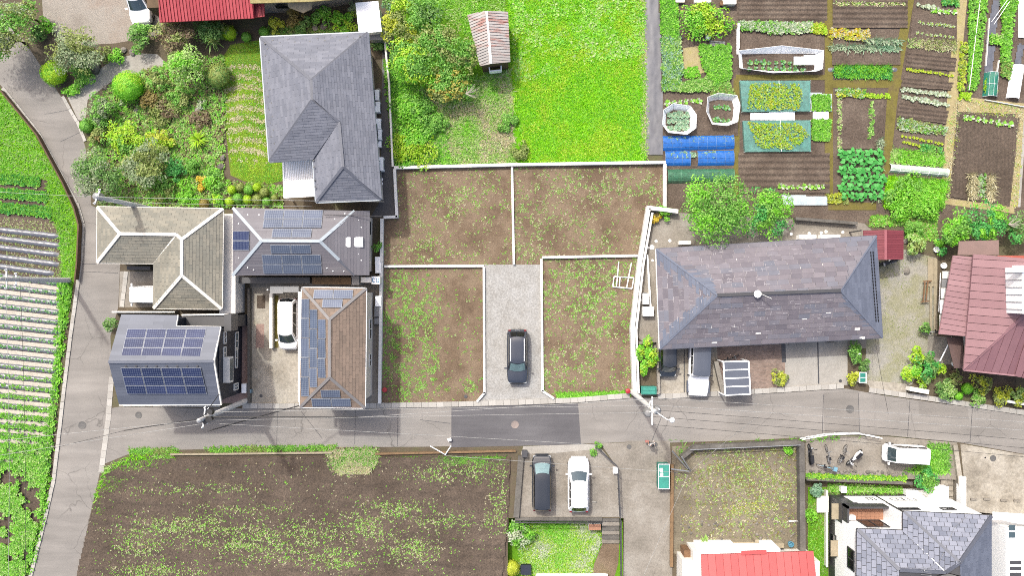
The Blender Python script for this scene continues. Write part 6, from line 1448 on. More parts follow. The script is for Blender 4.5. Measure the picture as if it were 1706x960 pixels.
mass([(1640,126),(1660,126),(1658,158),(1640,158)], 120, 0.25, 0.2, ['lime','mid'], 152, 'yellow green plants inside the teal net cage')
def netbed(label, poly, mat, frame, plants, seed, n, r_=0.2):
    t = thing('net_cover', label, 'net', P(*poly[0], 0)); z = 0.38; q = PL(poly, z)
    MB().grid(lambda a, b: (q[0]*(1-a)+q[1]*a)*(1-b)+(q[3]*(1-a)+q[2]*a)*b + Vector((0, 0, .04*math.sin(a*14)*math.sin(b*5))), 30, 14).obj('net', mat, t, 180)
    for i in range(4):
        a, c = q[i], q[(i+1) % 4]; MB().grid(lambda s_, b: a.lerp(c, s_)*1.0 - Vector((0, 0, z*b)), 8, 1).obj('net_side', mat, t)
    for p in q: MB().tube([Vector((p.x, p.y, 0)), p + Vector((0,0,.03))], .018, 5).obj('stake', frame, t)
    for a, c in ((.55, .55),): MB().tube([q[0].lerp(q[1], a)+Vector((0,0,.06)), q[3].lerp(q[2], c)+Vector((0,0,.06))], .02, 5).obj('cross_pole', frame, t)
    mass(plants, int(n*1.5), 0.43, r_, ['lime','pale','yellow'], seed, 'yellow green leaves poking through the ' + label.split(' over')[0], 'crop', .9, .5)
netbed('upper teal net over a sprawling yellow green crop', [(1233,134),(1350,134),(1350,185),(1237,186)], NT_, M_['white'], [(1250,138),(1330,140),(1338,160),(1330,182),(1245,182)], 160, 520, .16)
netbed('lower teal net over a sprawling yellow green crop', [(1238,201),(1350,200),(1351,252),(1241,253)], NT_, M_['white'], [(1246,204),(1330,206),(1348,225),(1320,248),(1262,246)], 162, 560, .16)
mass([(1352,158),(1384,158),(1383,184),(1354,184)], 420, 0.12, 0.18, ['bright','mid'], 164, 'square of bright leafy seedlings beside the upper teal net'); mass([(1352,199),(1384,199),(1382,234),(1354,234)], 520, 0.12, 0.18, ['bright','mid'], 166, 'square of bright leafy seedlings beside the lower teal net')
sheet('ground_sheet', 'pale film under the seedling square beside the upper teal net', 'ground sheet', [(1348,154),(1386,156),(1385,186),(1350,186)], 0.05, NLB, .02, 3)
sheet('ground_sheet', 'white fleece strip between the two teal nets', 'ground sheet', [(1250,188),(1324,186),(1324,200),(1250,200)], 0.12, NW, .06, 4); sheet('ground_sheet', 'small white fleece strip beside the seedling squares', 'ground sheet', [(1354,188),(1380,187),(1380,198),(1355,199)], 0.1, NW, .06, 5)
def fence_net(label, poly, h, mat, seed=1, lean=0.25):
    """open topped net screen around a bed"""
    t = thing('net_screen', label, 'net', P(*poly[0], 0)); q = PL(poly, 0); c = sum(q, Vector())/len(q); n = len(q)
    for i in range(n):
        a, b_ = q[i], q[(i+1) % n]; a2, b2 = a + (c-a).normalized()*-lean, b_ + (c-b_).normalized()*-lean
        MB().grid(lambda s_, z: (a.lerp(b_, s_)*(1-z) + a2.lerp(b2, s_)*z) + Vector((0, 0, h*z - .05*math.sin(s_*math.pi)*z)), 8, 3).obj('net_panel', mat, t, 180)
        MB().tube([a, a2 + Vector((0, 0, h+.06))], .018, 5).obj('stake', M_['alu'], t)
        MB().tube([a2 + Vector((0,0,h)), b2 + Vector((0,0,h))], .014, 5).obj('top_rope', M_['white'], t)
    return t
fence_net('white net hoop around cabbages beside the weed barrier', [(1110,190),(1122,183),(1142,186),(1149,196),(1149,212),(1138,219),(1116,217),(1109,208)], .75, NW, lean=.42)
fence_net('greyish net hoop around two plant rows', [(1182,170),(1196,166),(1218,168),(1221,180),(1219,200),(1206,204),(1188,203),(1182,188)], .75, NWs, lean=.42)
fence_net('long white open topped net around cabbages', [(1236,90),(1300,89),(1358,90),(1356,116),(1346,119),(1290,118),(1238,115)], .7, NW, lean=.48)
sheet('net_sheet', 'white net flap over the end of the cabbage net', 'net', [(1322,94),(1360,92),(1358,108),(1322,108)], .55, NW, .06, 9)
sheet('net_sheet', 'narrow grey net fence beside the bare bed above the cabbages', 'net', [(1228,38),(1232,38),(1231,90),(1227,90)], .3, NWs, .03, 10)
# odds and ends of the allotment
b = MB().lathe(P(1178,64,0), [(.2,0),(.24,.25),(.22,.5),(.2,.52),(.05,.53)], 14); tag(b.obj('barrel', plain('barrel_pale', T(206,226,228), .4), None, 50), 'pale water barrel under the bushy yellow green crop', 'barrel')
for i in range(3):
    b = MB().bar(P(1182,68+i*3,.08+.0*i), P(1208,70+i*3,.08), .1, .06); tag(b.obj('board', M_['grey']), f'grey weathered board, {ordinal(i)} of three beside the barrel', 'board', 'boards by the barrel')
for i, (u0,v0,u1,v1,h,m,lab) in enumerate(((1158,-4,1184,3,.5,'white','white crate at the top edge behind the bushy crop'),(1206,-6,1226,6,.6,'offwhite','pale trolley frame at the top edge beside the bushy crop'),(1200,2,1212,8,.3,'wood','small brown box by the pale trolley'),(1697,-8,1712,62,.08,'white','white plastic panel lying at the right top edge'),(1126,-6,1140,3,.3,'cream','pale crate at the top edge by the leafy vines'))):
    A, B = P(u0,v0,h), P(u1,v1,h); bb = MB().box(((A.x+B.x)/2,(A.y+B.y)/2,h/2), (B.x-A.x, A.y-B.y, h)); bb.bar((A.x,A.y,h+.02), (B.x,A.y,h+.02), .06, .05); bb.bar((A.x,B.y,h+.02), (B.x,B.y,h+.02), .06, .05); bb.bar((A.x,A.y,h+.02), (A.x,B.y,h+.02), .06, .05); bb.bar((B.x,A.y,h+.02), (B.x,B.y,h+.02), .06, .05)
    tag(bb.obj('crate' if 'crate' in lab else 'box' if 'box' in lab else 'panel' if 'panel' in lab else 'trolley', M_[m]), lab, 'panel' if 'panel' in lab else 'crate')
for i, (a, c, h) in enumerate((((1678,0),(1652,36),.9),((1682,2),(1656,40),.9))):
    tag(MB().tube([P(*a,h), P(*c,.1)], .025, 6).obj('garden_pole', M_['white']), f'white garden pole leaning over the film rows, {["upper","lower"][i]} of two', 'pole')
surface('pale_path', [(1698,196),(1710,196),(1700,345),(1686,345)], 0.034, M_['conc'])
surface('gap_soil', rect(1150,252,1162,278), 0.03, M_['soil_plot'])
# ------------------------------------------------------------------ vehicles
def paint(name, c, rough=0.25): return plain(name, c, rough, 0.03, 1.0, spec=0.5, coat=0.6)
PAINT = dict(black=paint('paint_black', T(58,62,70)), dkblue=paint('paint_dark', T(70,76,90)), white=paint('paint_white', (.82,.82,.83)), grey=paint('paint_grey', T(104,110,124)))
CARGLASS = plain('car_glass', T(78,96,104), 0.04, 0.12, 0.8, spec=0.8, coat=0.4); CARDARK = plain('car_side_glass', T(30,34,38), 0.05, 0.1, 1.0, spec=0.7)
M_['lamp'] = plain('lamp', T(220,224,228), 0.15, 0.05, 2.0); M_['tail'] = plain('tail', T(150,24,28), 0.2, 0.05, 2.0)
STY = dict(suv=(.27,.43,.86,.97,.60), van=(.16,.33,.92,.985,.58), kei=(.14,.28,.93,.985,.56), box=(.05,.17,.95,.99,.52), jeep=(.37,.42,.965,.985,.58))
def car(name, label, u, v, deg, L, W, Hh, style, body_m, roof_m=None, hood_m=None, group=None, rails=False, glass=None, cat='car', fender=None):
    """front along local +x"""
    he, wt, re, rb, bf = STY[style]; c = P(u, v, Hh*0.5); t = thing(name, label, cat, (c.x, c.y, 0.03), R(deg), group)
    def put(b, nm, m, par=None, sm=40):
        o = bpy.data.objects.new(nm, b.mesh(nm, m, None, sm)); COL.objects.link(o); o.parent = par or t; return o
    X = lambda f: L/2 - f*L
    belt = Hh*bf; hw = W/2; hoodz = belt*(0.97 if style != 'jeep' else 1.0)
    fr = [(0.0,.52,.60),(.012,.70,.78),(.04,.86,.90),(.09,.95,.95),(he*.75,1,.985),(he+.02,1,1.0),(.5,1,1.0),(.8,1,1.0),(.93,.975,1.0),(.97,.92,.95),(.99,.82,.85),(1.0,.66,.7)]
    if style in ('box', 'jeep', 'kei'): fr = [(f, max(w, .9 if style != 'kei' else .84), z if f > .5 else max(z, .82)) for f, w, z in fr]
    b = MB(); vs_ = []
    for f, wf, zf in sorted(fr):
        w = hw*wf; zt = hoodz*zf; zl = .22 if .03 < f < .97 else .34
        half = [(w*.80, zl), (w*.97, zl+.12), (w, zl+.28), (w*.99, zt-.16), (w*.95, zt-.05), (w*.86, zt-.005), (w*.45, zt+.02)]
        vs_ += [Vector((X(f), -y, z)) for y, z in half] + [Vector((X(f), y, z)) for y, z in reversed(half)]
    k = 14; n = len(fr)
    fs = [(i*k+j, i*k+(j+1) % k, (i+1)*k+(j+1) % k, (i+1)*k+j) for i in range(n-1) for j in range(k)]; fs += [tuple(range(k)), tuple(range((n-1)*k, n*k))[::-1]]
    b.add(vs_, [f[::-1] for f in fs]); put(b, 'body', body_m, None, 50)
    if hood_m:
        hz = lambda f: hoodz*np.interp(f, [q[0] for q in fr], [q[2] for q in fr])
        wd = lambda f: hw*.84*np.interp(f, [q[0] for q in fr], [q[1] for q in fr])
        put(MB().grid(lambda a, s_: Vector((X(.03+(he-.03)*a), (2*s_-1)*wd(.03+(he-.03)*a), hz(.03+(he-.03)*a)+.03)), 8, 4), 'bonnet', hood_m)
    else:
        hz = lambda f: hoodz*np.interp(f, [q[0] for q in fr], [q[2] for q in fr])
        for sgn in (-1, 1): put(MB().bar(Vector((X(.05), sgn*hw*.62, hz(.05)+.005)), Vector((X(he-.01), sgn*hw*.74, hz(he)+.012)), .018, .012), 'bonnet_seam', M_['black'])
    # cabin: bulged screens, sides and roof
    wb, wr = hw*.90, hw*(.74 if style not in ('box', 'jeep') else .84); zb = belt-.01; zr = Hh
    bul, bulr = (.16, .08) if style not in ('box', 'jeep') else (.05, .03)
    def front(a, s_): y = (2*a-1)*(wb+(wr-wb)*s_)*.98; return Vector((X(he)+(X(wt)-X(he))*s_ + bul*(1-(2*a-1)**2), y, zb+(zr-zb)*s_))
    def back(a, s_): y = (1-2*a)*(wb+(wr-wb)*s_)*.98; return Vector((X(rb)+(X(re)-X(rb))*s_ - bulr*(1-(2*a-1)**2), y, zb+(zr-zb)*s_))
    def side(sg):
        def f(a, s_):
            x0 = X(he)+(X(wt)-X(he))*s_; x1 = X(rb)+(X(re)-X(rb))*s_
            return Vector((x0+(x1-x0)*a, sg*((wb+(wr-wb)*s_)*.98 + .035*math.sin(math.pi*s_)), zb+(zr-zb)*s_))
        return f
    def roof(a, s_):
        x0 = X(wt)+bul*(1-(2*s_-1)**2); x1 = X(re)-bulr*(1-(2*s_-1)**2)
        return Vector((x0+(x1-x0)*a, (2*s_-1)*wr*.98, zr + .05*(1-(2*s_-1)**4)*(1-(2*a-1)**6)))
    cb = MB(); cb.grid(front, 8, 4); cb.grid(back, 8, 4); cb.grid(side(1), 10, 4, flip=False); cb.grid(side(-1), 10, 4, flip=True)
    put(cb, 'cabin', body_m, None, 35)
    rf = put(MB().grid(roof, 10, 8, flip=True), 'roof', roof_m or body_m, None, 60)
    def glassp(fn, a0, a1, s0, s1, nm, off_, m, na=6):
        put(MB().grid(lambda a, s_: fn(a0+(a1-a0)*a, s0+(s1-s0)*s_) + off_, na, 3), nm, m, None, 60)
    g = glass or CARGLASS
    glassp(front, .07, .93, .06, .93, 'windscreen', Vector((.016, 0, .014)), g, 8); glassp(back, .09, .91, .18, .9, 'rear_window', Vector((-.016, 0, .014)), CARDARK)
    for sg in (1, -1):
        for a0, a1 in ((.07, .34), (.37, .66), (.69, .93)): glassp(side(sg), a0, a1, .14, .86, 'side_window', Vector((0, sg*.016, .004)), CARDARK, 4)
        put(MB().box((X(he)-.12, sg*(hw+.09), belt+.03), (.12, .2, .13)), 'mirror', body_m if style != 'jeep' else M_['black'])
        put(MB().box((X(.035), sg*hw*.66, hoodz*.74), (.16, .34, .14)), 'headlight', M_['lamp']); put(MB().box((X(.988), sg*hw*.74, belt*.86), (.1, .2, .3)), 'taillight', M_['tail'])
        if rails: put(MB().tube([roof(.04, .5+sg*.44)+Vector((0,0,.03)), roof(.5, .5+sg*.44)+Vector((0,0,.05)), roof(.96, .5+sg*.44)+Vector((0,0,.03))], .035, 6), 'roof_rail', M_['alu'])
        if fender: put(MB().box((X(.17), sg*(hw-.02), .62), (.95, .26, .3)), 'wing', fender); put(MB().box((X(.82), sg*(hw-.02), .62), (.95, .2, .3)), 'wing', fender)
        for f in (.18, .81):
            wx = X(f); tw = MB(); tw.add([Vector((wx+.31*math.cos(q*math.pi/8), sg*(hw-.115)+yy, .31+.31*math.sin(q*math.pi/8))) for yy in (-.1, .1) for q in range(16)], [(q, (q+1) % 16, 16+(q+1) % 16, 16+q) for q in range(16)]+[tuple(range(16)), tuple(range(16, 32))[::-1]])
            wo = put(tw, 'wheel', M_['rubber'], None, 50); rm = MB(); rm.add([Vector((wx+.2*math.cos(q*math.pi/6), sg*(hw-.008), .31+.2*math.sin(q*math.pi/6))) for q in range(12)], [tuple(range(12))]); put(rm, 'rim', M_['steel'], wo)
    if style in ('suv', 'van', 'kei', 'box'): put(MB().bar(Vector((X(he)+.06, -wb*.6, belt+.03)), Vector((X(he)+.1, wb*.1, belt+.04)), .025, .02), 'wiper', M_['black'])
    put(MB().box((X(.004), 0, .48), (.1, W*.66, .2)), 'front_bumper', body_m if style != 'jeep' else (fender or M_['black'])); put(MB().box((X(.999), 0, .5), (.06, W*.6, .18)), 'rear_bumper', M_['dgrey'] if body_m != PAINT['white'] else M_['offwhite'])
    put(MB().box((X(.985), 0, .75), (.03, .34, .17)), 'number_plate', M_['white'])
    return t
car('parked_car', 'black estate car with silver roof rails alone on the pale driveway', 862, 595, -90, 4.5, 1.74, 1.6, 'suv', PAINT['dkblue'], rails=True, glass=plain('glass_teal', T(150,182,186), .05, .25, 2.0, spec=.8))
car('parked_car', 'dark grey minivan with light nose in the small car park below the road', 903, 805, 90, 4.6, 1.66, 1.75, 'van', PAINT['black'], hood_m=PAINT['black'], glass=bpy.data.materials['glass_teal'])
car('parked_car', 'white crossover car in the small car park next to the minivan', 964, 808, 90, 4.5, 1.78, 1.6, 'suv', PAINT['white'])
car('parked_van', 'white van beside the narrow brown tiled house', 480, 540, -90, 4.2, 1.62, 1.85, 'van', PAINT['white'], cat='van')
car('parked_van', 'white kei van half under the beige shingle roof', 249, 491, 180, 3.4, 1.47, 1.85, 'box', PAINT['white'], cat='van')
car('parked_car', 'white car with glossy dark roof at the top of the gravel yard', 230, -4, 277, 4.3, 1.75, 1.65, 'suv', PAINT['white'], roof_m=PAINT['dkblue'])
car('parked_car', 'black compact car half under the slate roof of the apartments', 1113, 592, -90, 3.5, 1.48, 1.6, 'kei', PAINT['black'])
car('parked_car', 'boxy off road car with white bonnet and grey roof by the apartments', 1165, 617, -92, 4.2, 1.7, 1.8, 'jeep', PAINT['white'], roof_m=PAINT['grey'], hood_m=PAINT['white'], fender=PAINT['grey'])
car('parked_van', 'small white van in the yard with the bicycles', 1509, 757, 177, 3.4, 1.47, 1.85, 'box', PAINT['white'], cat='van')
def two_wheeler(name, label, cat, u, v, deg, scooter=None, lying=False, col=None, basket=False, z=0.03):
    c = P(u, v, .4); t = thing(name, label, cat, (c.x, c.y, z), R(deg))
    if lying: t.rotation_euler = (R(72), 0, R(deg))
    def put(b, nm, m, par=None):
        o = bpy.data.objects.new(nm, b.mesh(nm, m, None, 60)); COL.objects.link(o); o.parent = par or t; return o
    wr = .31 if not scooter else .24; ax = .52 if not scooter else .6; tr = .022 if not scooter else .06
    for x in (-ax, ax):
        b = MB(); b.tube([Vector((x+wr*math.cos(q*math.pi/9), 0, wr+wr*math.sin(q*math.pi/9))) for q in range(19)], tr, 6, cap=False); w = put(b, 'wheel', M_['rubber'])
        b = MB()
        for q in range(6): b.tube([Vector((x, 0, wr)), Vector((x+wr*math.cos(q*math.pi/3), 0, wr+wr*math.sin(q*math.pi/3)))], .008 if not scooter else .03, 4)
        b.tube([Vector((x, -.05, wr)), Vector((x, .05, wr))], .03, 6); put(b, 'spokes', M_['steel'], w)
    if not scooter:
        b = MB(); fm = col or M_['steel']
        for p, q in (((-.52,0,.31),(-.15,0,.35)),((-.15,0,.35),(-.25,0,.78)),((-.52,0,.31),(-.24,0,.72)),((-.15,0,.35),(.36,0,.78)),((-.22,0,.68),(.36,0,.82)),((.34,0,.92),(.52,0,.31))): b.tube([Vector(p), Vector(q)], .02, 6)
        put(b, 'frame', fm); b = MB(); b.tube([Vector((.26,-.28,.98)), Vector((.34,-.12,.96)), Vector((.34,.12,.96)), Vector((.26,.28,.98))], .016, 6); put(b, 'handlebar', M_['steel'])
        put(MB().box((-.27, 0, .82), (.26, .15, .06)), 'saddle', M_['black'])
        b = MB(); b.box((-.15, 0, .33), (.1, .3, .03)); put(b, 'pedals', M_['black'])
        if basket: put(MB().box((.55, 0, .82), (.3, .34, .24)), 'basket', col or M_['dgrey'])
        put(MB().grid(lambda a, s_: Vector((-.52+.35*math.cos(.6+a*2), (s_-.5)*.06, .31+.35*math.sin(.6+a*2))), 8, 1), 'mudguard', M_['steel'])
    else:
        m = scooter; b = MB(); b.grid(lambda a, s_: Vector((-.72+1.0*a, .20*math.sin(math.pi*min(1, .25+.7*a))*math.cos(math.pi*s_)*1.0, .42+.32*math.sin(math.pi*s_)*(1-.5*a**2))), 8, 8); put(b, 'body', m)
        put(MB().box((-.3, 0, .80), (.62, .26, .1)), 'seat', M_['black']); put(MB().box((.18, 0, .34), (.5, .3, .06)), 'footboard', M_['dgrey'])
        b = MB(); b.add([Vector(p) for p in ((.42,-.2,.35),(.42,.2,.35),(.62,.16,.95),(.62,-.16,.95),(.68,0,.6),(.5,0,1.0))], [(0,1,2,3),(1,0,4),(0,3,4),(3,2,4),(2,1,4),(3,5,2)]); put(b, 'front_shield', m)
        b = MB(); b.tube([Vector((.48,-.33,1.02)), Vector((.58,0,1.0)), Vector((.48,.33,1.02))], .022, 6); put(b, 'handlebar', M_['black'])
        for s_ in (-1, 1): put(MB().box((.55, s_*.3, 1.12), (.03, .12, .09)), 'mirror', M_['black'])
        put(MB().box((.64, 0, .9), (.08, .16, .12)), 'headlight', M_['lamp'])
    return t
two_wheeler('scooter', 'white motor scooter standing askew beside the bicycles', 'scooter', 1424, 763, 225, scooter=M_['white'])
two_wheeler('scooter', 'black motorbike against the grey block wall', 'scooter', 1350, 758, 95, scooter=M_['black'])
two_wheeler('bicycle', 'bicycle with pale round wheel facing the road', 'bicycle', 1379, 758, 100)
two_wheeler('bicycle', 'dark bicycle between the pale wheeled one and the white scooter', 'bicycle', 1404, 757, 65, col=M_['black'])
two_wheeler('bicycle', 'bicycle lying across with a light blue basket', 'bicycle', 1377, 778, -12, col=plain('basket_blue', T(140,196,220), .5), basket=True)
two_wheeler('scooter', 'white scooter poking out under the crimson bike shelter', 'scooter', 1480, 437, 200, scooter=M_['white'])
two_wheeler('scooter', 'black scooter under the crimson bike shelter', 'scooter', 1466, 440, 190, scooter=M_['black'])
two_wheeler('bicycle', 'dark bicycle under the grey panelled cycle shelter', 'bicycle', 1216, 598, 20, col=M_['black'])
two_wheeler('bicycle', 'bicycle by the step of the maroon house', 'bicycle', 1562, 552, 5, col=M_['steel'])

# ------------------------------------------------------------------ a pedestrian
def person(label, u, v, face):
    c = P(u, v, 0); t = thing('person', label, 'person', (c.x, c.y, 0.02), R(face))
    pts = dict(pel=(0,0,.92), sp=(0.01,0,1.12), ch=(.02,0,1.30), nk=(.02,0,1.44), hd0=(.03,0,1.52), hd=(.045,0,1.62), hdt=(.03,0,1.70), ls=(0,.17,1.38), le=(-.02,.24,1.12), lw=(.12,.24,.92), lh=(.18,.23,.86), rs=(0,-.17,1.38), re=(.02,-.26,1.14), rw=(.2,-.22,1.02), rh=(.27,-.2,1.0), lhp=(0,.09,.88), lk=(.12,.1,.5), la=(.02,.1,.09), lt=(.16,.11,.04), rhp=(0,-.09,.88), rk=(.02,-.1,.48), ra=(-.14,-.1,.12), rt=(-.02,-.11,.04))
    rad = dict(pel=.14, sp=.125, ch=.15, nk=.055, hd0=.07, hd=.095, hdt=.06, ls=.07, le=.045, lw=.033, lh=.035, rs=.07, re=.045, rw=.033, rh=.035, lhp=.095, lk=.065, la=.045, lt=.035, rhp=.095, rk=.065, ra=.045, rt=.035)
    ed = 'pel-sp sp-ch ch-nk nk-hd0 hd0-hd hd-hdt ch-ls ls-le le-lw lw-lh ch-rs rs-re re-rw rw-rh pel-lhp lhp-lk lk-la la-lt pel-rhp rhp-rk rk-ra ra-rt'.split()
    for hand, sy in (('lh', 1), ('rh', -1)):
        for i in range(5):
            k = f'{hand}{i}'; b0 = pts[hand]; ang = (i-2)*.35 if i else -1.1*sy
            pts[k] = (b0[0]+.07*math.cos(ang)+(0 if i else -.02), b0[1]+.03*math.sin(ang)+(i-2)*.012, b0[2]-.05); rad[k] = .010; ed.append(f'{hand}-{k}')
    ks = list(pts); me = bpy.data.meshes.new('body'); me.from_pydata([pts[k] for k in ks], [tuple(ks.index(q) for q in e.split('-')) for e in ed], [])
    o = bpy.data.objects.new('body', me); COL.objects.link(o); o.parent = t
    sk = o.modifiers.new('skin', 'SKIN'); sk.use_smooth_shade = True
    for i, k in enumerate(ks): me.skin_vertices[0].data[i].radius = (rad[k], rad[k]*(.8 if k in ('ch','sp','pel') else 1)); me.skin_vertices[0].data[i].use_root = (k == 'pel')
    ss = o.modifiers.new('sub', 'SUBSURF'); ss.levels = ss.render_levels = 2
    mt = NT('person_clothes'); p = mt.pos(True); sp = mt.n('ShaderNodeSeparateXYZ'); mt.l(p, sp.inputs[0])
    z = sp.outputs[2]; cc = mt.mix(mt.math('GREATER_THAN', z, 0.93), T(70,74,92), T(240,238,238)); cc = mt.mix(mt.math('GREATER_THAN', z, 1.43), cc, T(206,160,132)); cc = mt.mix(mt.math('LESS_THAN', z, 0.09), cc, T(60,50,46))
    ay = mt.math('GREATER_THAN', mt.math('ABSOLUTE', sp.outputs[1], 0), .21); lo = mt.math('LESS_THAN', z, 1.1); cc = mt.mix(mt.math('MULTIPLY', ay, lo), cc, T(206,160,132)); mt.col(cc); mt.rough(.8); me.materials.append(mt.m)
    MB().lathe((0,0,0), [(.03,-.10),(.10,-.05),(.118,.02),(.10,.08),(.05,.115),(.01,.12)], 14).obj('hair', M_['black'], None, 60, org=(0,0,0)).parent = t
    t.children[-1].location = (.02, 0, 1.645)
    for sy in (-1, 1):
        e = MB().lathe((0,0,0), [(.004,-.008),(.012,0),(.004,.008)], 8).obj('eye', M_['black'], None, 60, org=(0,0,0)); e.parent = t; e.location = (.135, sy*.035, 1.62)
    nz_ = MB().add([(.135,-.012,1.60),(.135,.012,1.60),(.16,0,1.585),(.13,0,1.63)], [(0,2,1),(0,3,2),(1,2,3),(0,1,3)]).obj('nose', plain('skin', T(206,160,132), .6), None, None, org=(0,0,0)); nz_.parent = t
    return t
person('pedestrian in white top with black hair at the head of the lane', 1082, 737, 100)
bg = MB().box((0,0,.16), (.28,.16,.3)); bg.tube([Vector((-.1,0,.3)), Vector((0,0,.44)), Vector((.1,0,.3))], .012, 5); o = bg.obj('shopping_bag', plain('bag_pink', T(226,150,140), .7), None, None, org=(0,0,0)); o.location = P(1082,737,0)+Vector((-.3,.16,.42)); tag(o, 'pinkish bag held beside the pedestrian in white', 'bag')

# ------------------------------------------------------------------ utility poles and wires
POLE = plain('pole_concrete', (.5,.49,.48), .85, .08, 2.0, .1, dirt=.15)
def pole(label, u, v, h, arms=(), transformer=None, lamp=None, tilt=(0, 0)):
    c = P(u, v, 0); t = thing('utility_pole', label, 'utility pole', c); top = c + Vector((tilt[0], tilt[1], h))
    MB().tube([c - Vector((0,0,.1)), c.lerp(top, .5), top], [.22, .19, .15], 12).obj('shaft', POLE, t, 60)
    MB().lathe(top, [(.12,0),(.13,.05),(.02,.1)], 10).obj('cap', M_['steel'], t)
    for z, ang, L, k in arms:
        d = Vector((math.cos(ang), math.sin(ang), 0)); q = c.lerp(top, z/h); s = Vector((-d.y, d.x, 0))
        arm = MB().bar(q - d*L/2 + s*.15, q + d*L/2 + s*.15, .09, .09).obj('cross_arm', M_['alu'], t)
        for i in range(k):
            x = q + d*(L/2-.08)*(-1+2*i/max(1, k-1)) + s*.15
            MB().lathe(x + Vector((0,0,.05)), [(.04,0),(.06,.05),(.04,.09),(.06,.13),(.03,.2)], 8).obj('insulator', M_['white'], arm, 50)
    for i in range(8): a = i*math.pi; q = c.lerp(top, .35+.07*i); MB().tube([q, q + Vector((math.cos(a)*.3, math.sin(a)*.3, 0))], .012, 5).obj('step_bolt', M_['steel'], t)
    if transformer:
        for dx, dy, z in transformer:
            q = c.lerp(top, z/h) + Vector((dx, dy, 0)); MB().lathe(q, [(.24,0),(.3,.05),(.3,.75),(.24,.85),(.08,.9)], 14).obj('transformer', M_['grey'], t, 40)
            MB().lathe(q + Vector((.1,.1,.86)), [(.05,0),(.06,.12),(.03,.22)], 8).obj('bushing', M_['white'], t)
    return t, top
pl_, topL = pole('concrete utility pole leaning over the road by the blue solar roof', 412, 667, 10.9, [(9.4, 1.45, 1.6, 3), (8.6, 1.45, 1.2, 2)])
MB().box(topL + Vector((.35,-.1,-.9)), (.7, .3, .35), .5).obj('junction_box', M_['black'], pl_); MB().lathe(topL + Vector((.5,.5,-1.2)), [(.2,0),(.26,.1),(.2,.4)], 10).obj('cable_coil', M_['black'], pl_)
pr_, topR = pole('concrete utility pole with crossarm and transformer beside the apartments', 1053, 653, 11.3, [(10.9, 1.57, 2.0, 3), (9.4, 1.3, 1.0, 2)], [(.35,-.1,9.3),(-.3,-.25,9.5)])
MB().tube([topR - Vector((0,0,.4)), topR + Vector((.9,-.6,-.2)), topR + Vector((1.3,-.7,-.3))], .04, 6).obj('bracket', M_['alu'], pr_); MB().lathe(topR + Vector((1.25,-.65,-.45)), [(.1,0),(.2,.1),(.12,.25)], 10).obj('arrester', M_['white'], pr_)
pf_, topF = pole('utility pole standing in the crop field among the mulch rows', 115, 467, 9.6, [(8.4, 1.57, 1.5, 3), (7.2, 1.57, 1.0, 2)])
pg_, topG = pole('grey utility pole rising from the garden behind the beige roof', 252, 348, 9.2, [(8.8, 1.2, 1.2, 3)], [(-.3,.1,7.9)])
WIRE_D = plain('wire_dark', T(60,58,58), .6); WIRE_L = plain('wire_pale', T(206,205,202), .5)
def wire(label, a, b_, r_=.013, m=None, sag=.25, cat='power line'):
    a, b_ = Vector(a), Vector(b_); n = 14; pts_ = [a.lerp(b_, i/n) - Vector((0,0,4*sag*(i/n)*(1-i/n))) for i in range(n+1)]
    return tag(MB().tube(pts_, r_, 5).obj('overhead_wire', m or WIRE_L, None, 180), label, cat)
aR = lambda k: topR + Vector((-.15, .95*k, -.2))
wire('upper pale power line between the two road poles', topL + Vector((.1,.4,-1.3)), aR(.4), .014); wire('second pale power line between the two road poles', topL + Vector((.1,-.2,-1.3)), aR(-.1), .013)
wire('thick black bundled cable beside the road pole at the blue house', topL + Vector((.2,.1,-1.0)), P(596,696,8.6), .05, WIRE_D, .2); wire('continuing pale cable from the black bundle towards the apartments pole', P(596,696,8.6), aR(.9), .016, WIRE_L, .2)
wire('black service cable from the road pole to the brown tiled house', topL + Vector((.3,-.9,-1.0)), P(500,676,5.4), .045, WIRE_D, .3); wire('black drop cable from the road pole to the blue solar house', topL + Vector((.1,.2,-.6)), P(366,655,5.9), .03, WIRE_D, .05)
wire('black service cable from the road pole towards the corner kerb', topL + Vector((-.1,0,-.8)), P(207,718,7.0), .035, WIRE_D, .2); wire('thin line continuing past the side road junction', P(207,718,7.0), P(-20,775,7.0), .014, WIRE_D, .1)
wire('long pale line from the road pole across the junction', topL, P(-30,738,10), .014); wire('lower pale line from the road pole across the junction', topL + Vector((0,-.4,-1.3)), P(-30,764,9), .014)
wire('diagonal thin line crossing the new asphalt to the car park', topL + Vector((.3,-.4,-1.4)), P(1000,742,5.5), .015, WIRE_L, .1); wire('thin service line running over the car park to the rubble lot', P(742,760,3.0), P(1130,788,3.0), .014, WIRE_L, .05)
for i, (k, v1, lab, m, r_) in enumerate(((1.0,706,'uppermost pale line leaving the apartments pole along the road',WIRE_L,.014),(.45,720,'second pale line leaving the apartments pole along the road',WIRE_L,.016),(.1,736,'upper dark line leaving the apartments pole along the road',WIRE_D,.014),(-.4,750,'middle dark line leaving the apartments pole along the road',WIRE_D,.014),(-1.0,765,'lowest dark line leaving the apartments pole along the road',WIRE_D,.014))):
    wire(lab, aR(k), P(1740, v1, 9.5), r_, m, .3)
wire('thin line slanting from the road wires to the rubble lot', P(1262,695,8), P(1146,790,2.0), .014); wire('dark drop line from the slate roof eave to the road wires', P(1458,566,2.5), P(1480,690,8.5), .014, WIRE_D, .1); wire('thin slanting line over the lane from the rubble lot', P(1146,792,2.0), P(1070,965,3), .012, WIRE_L, .05)
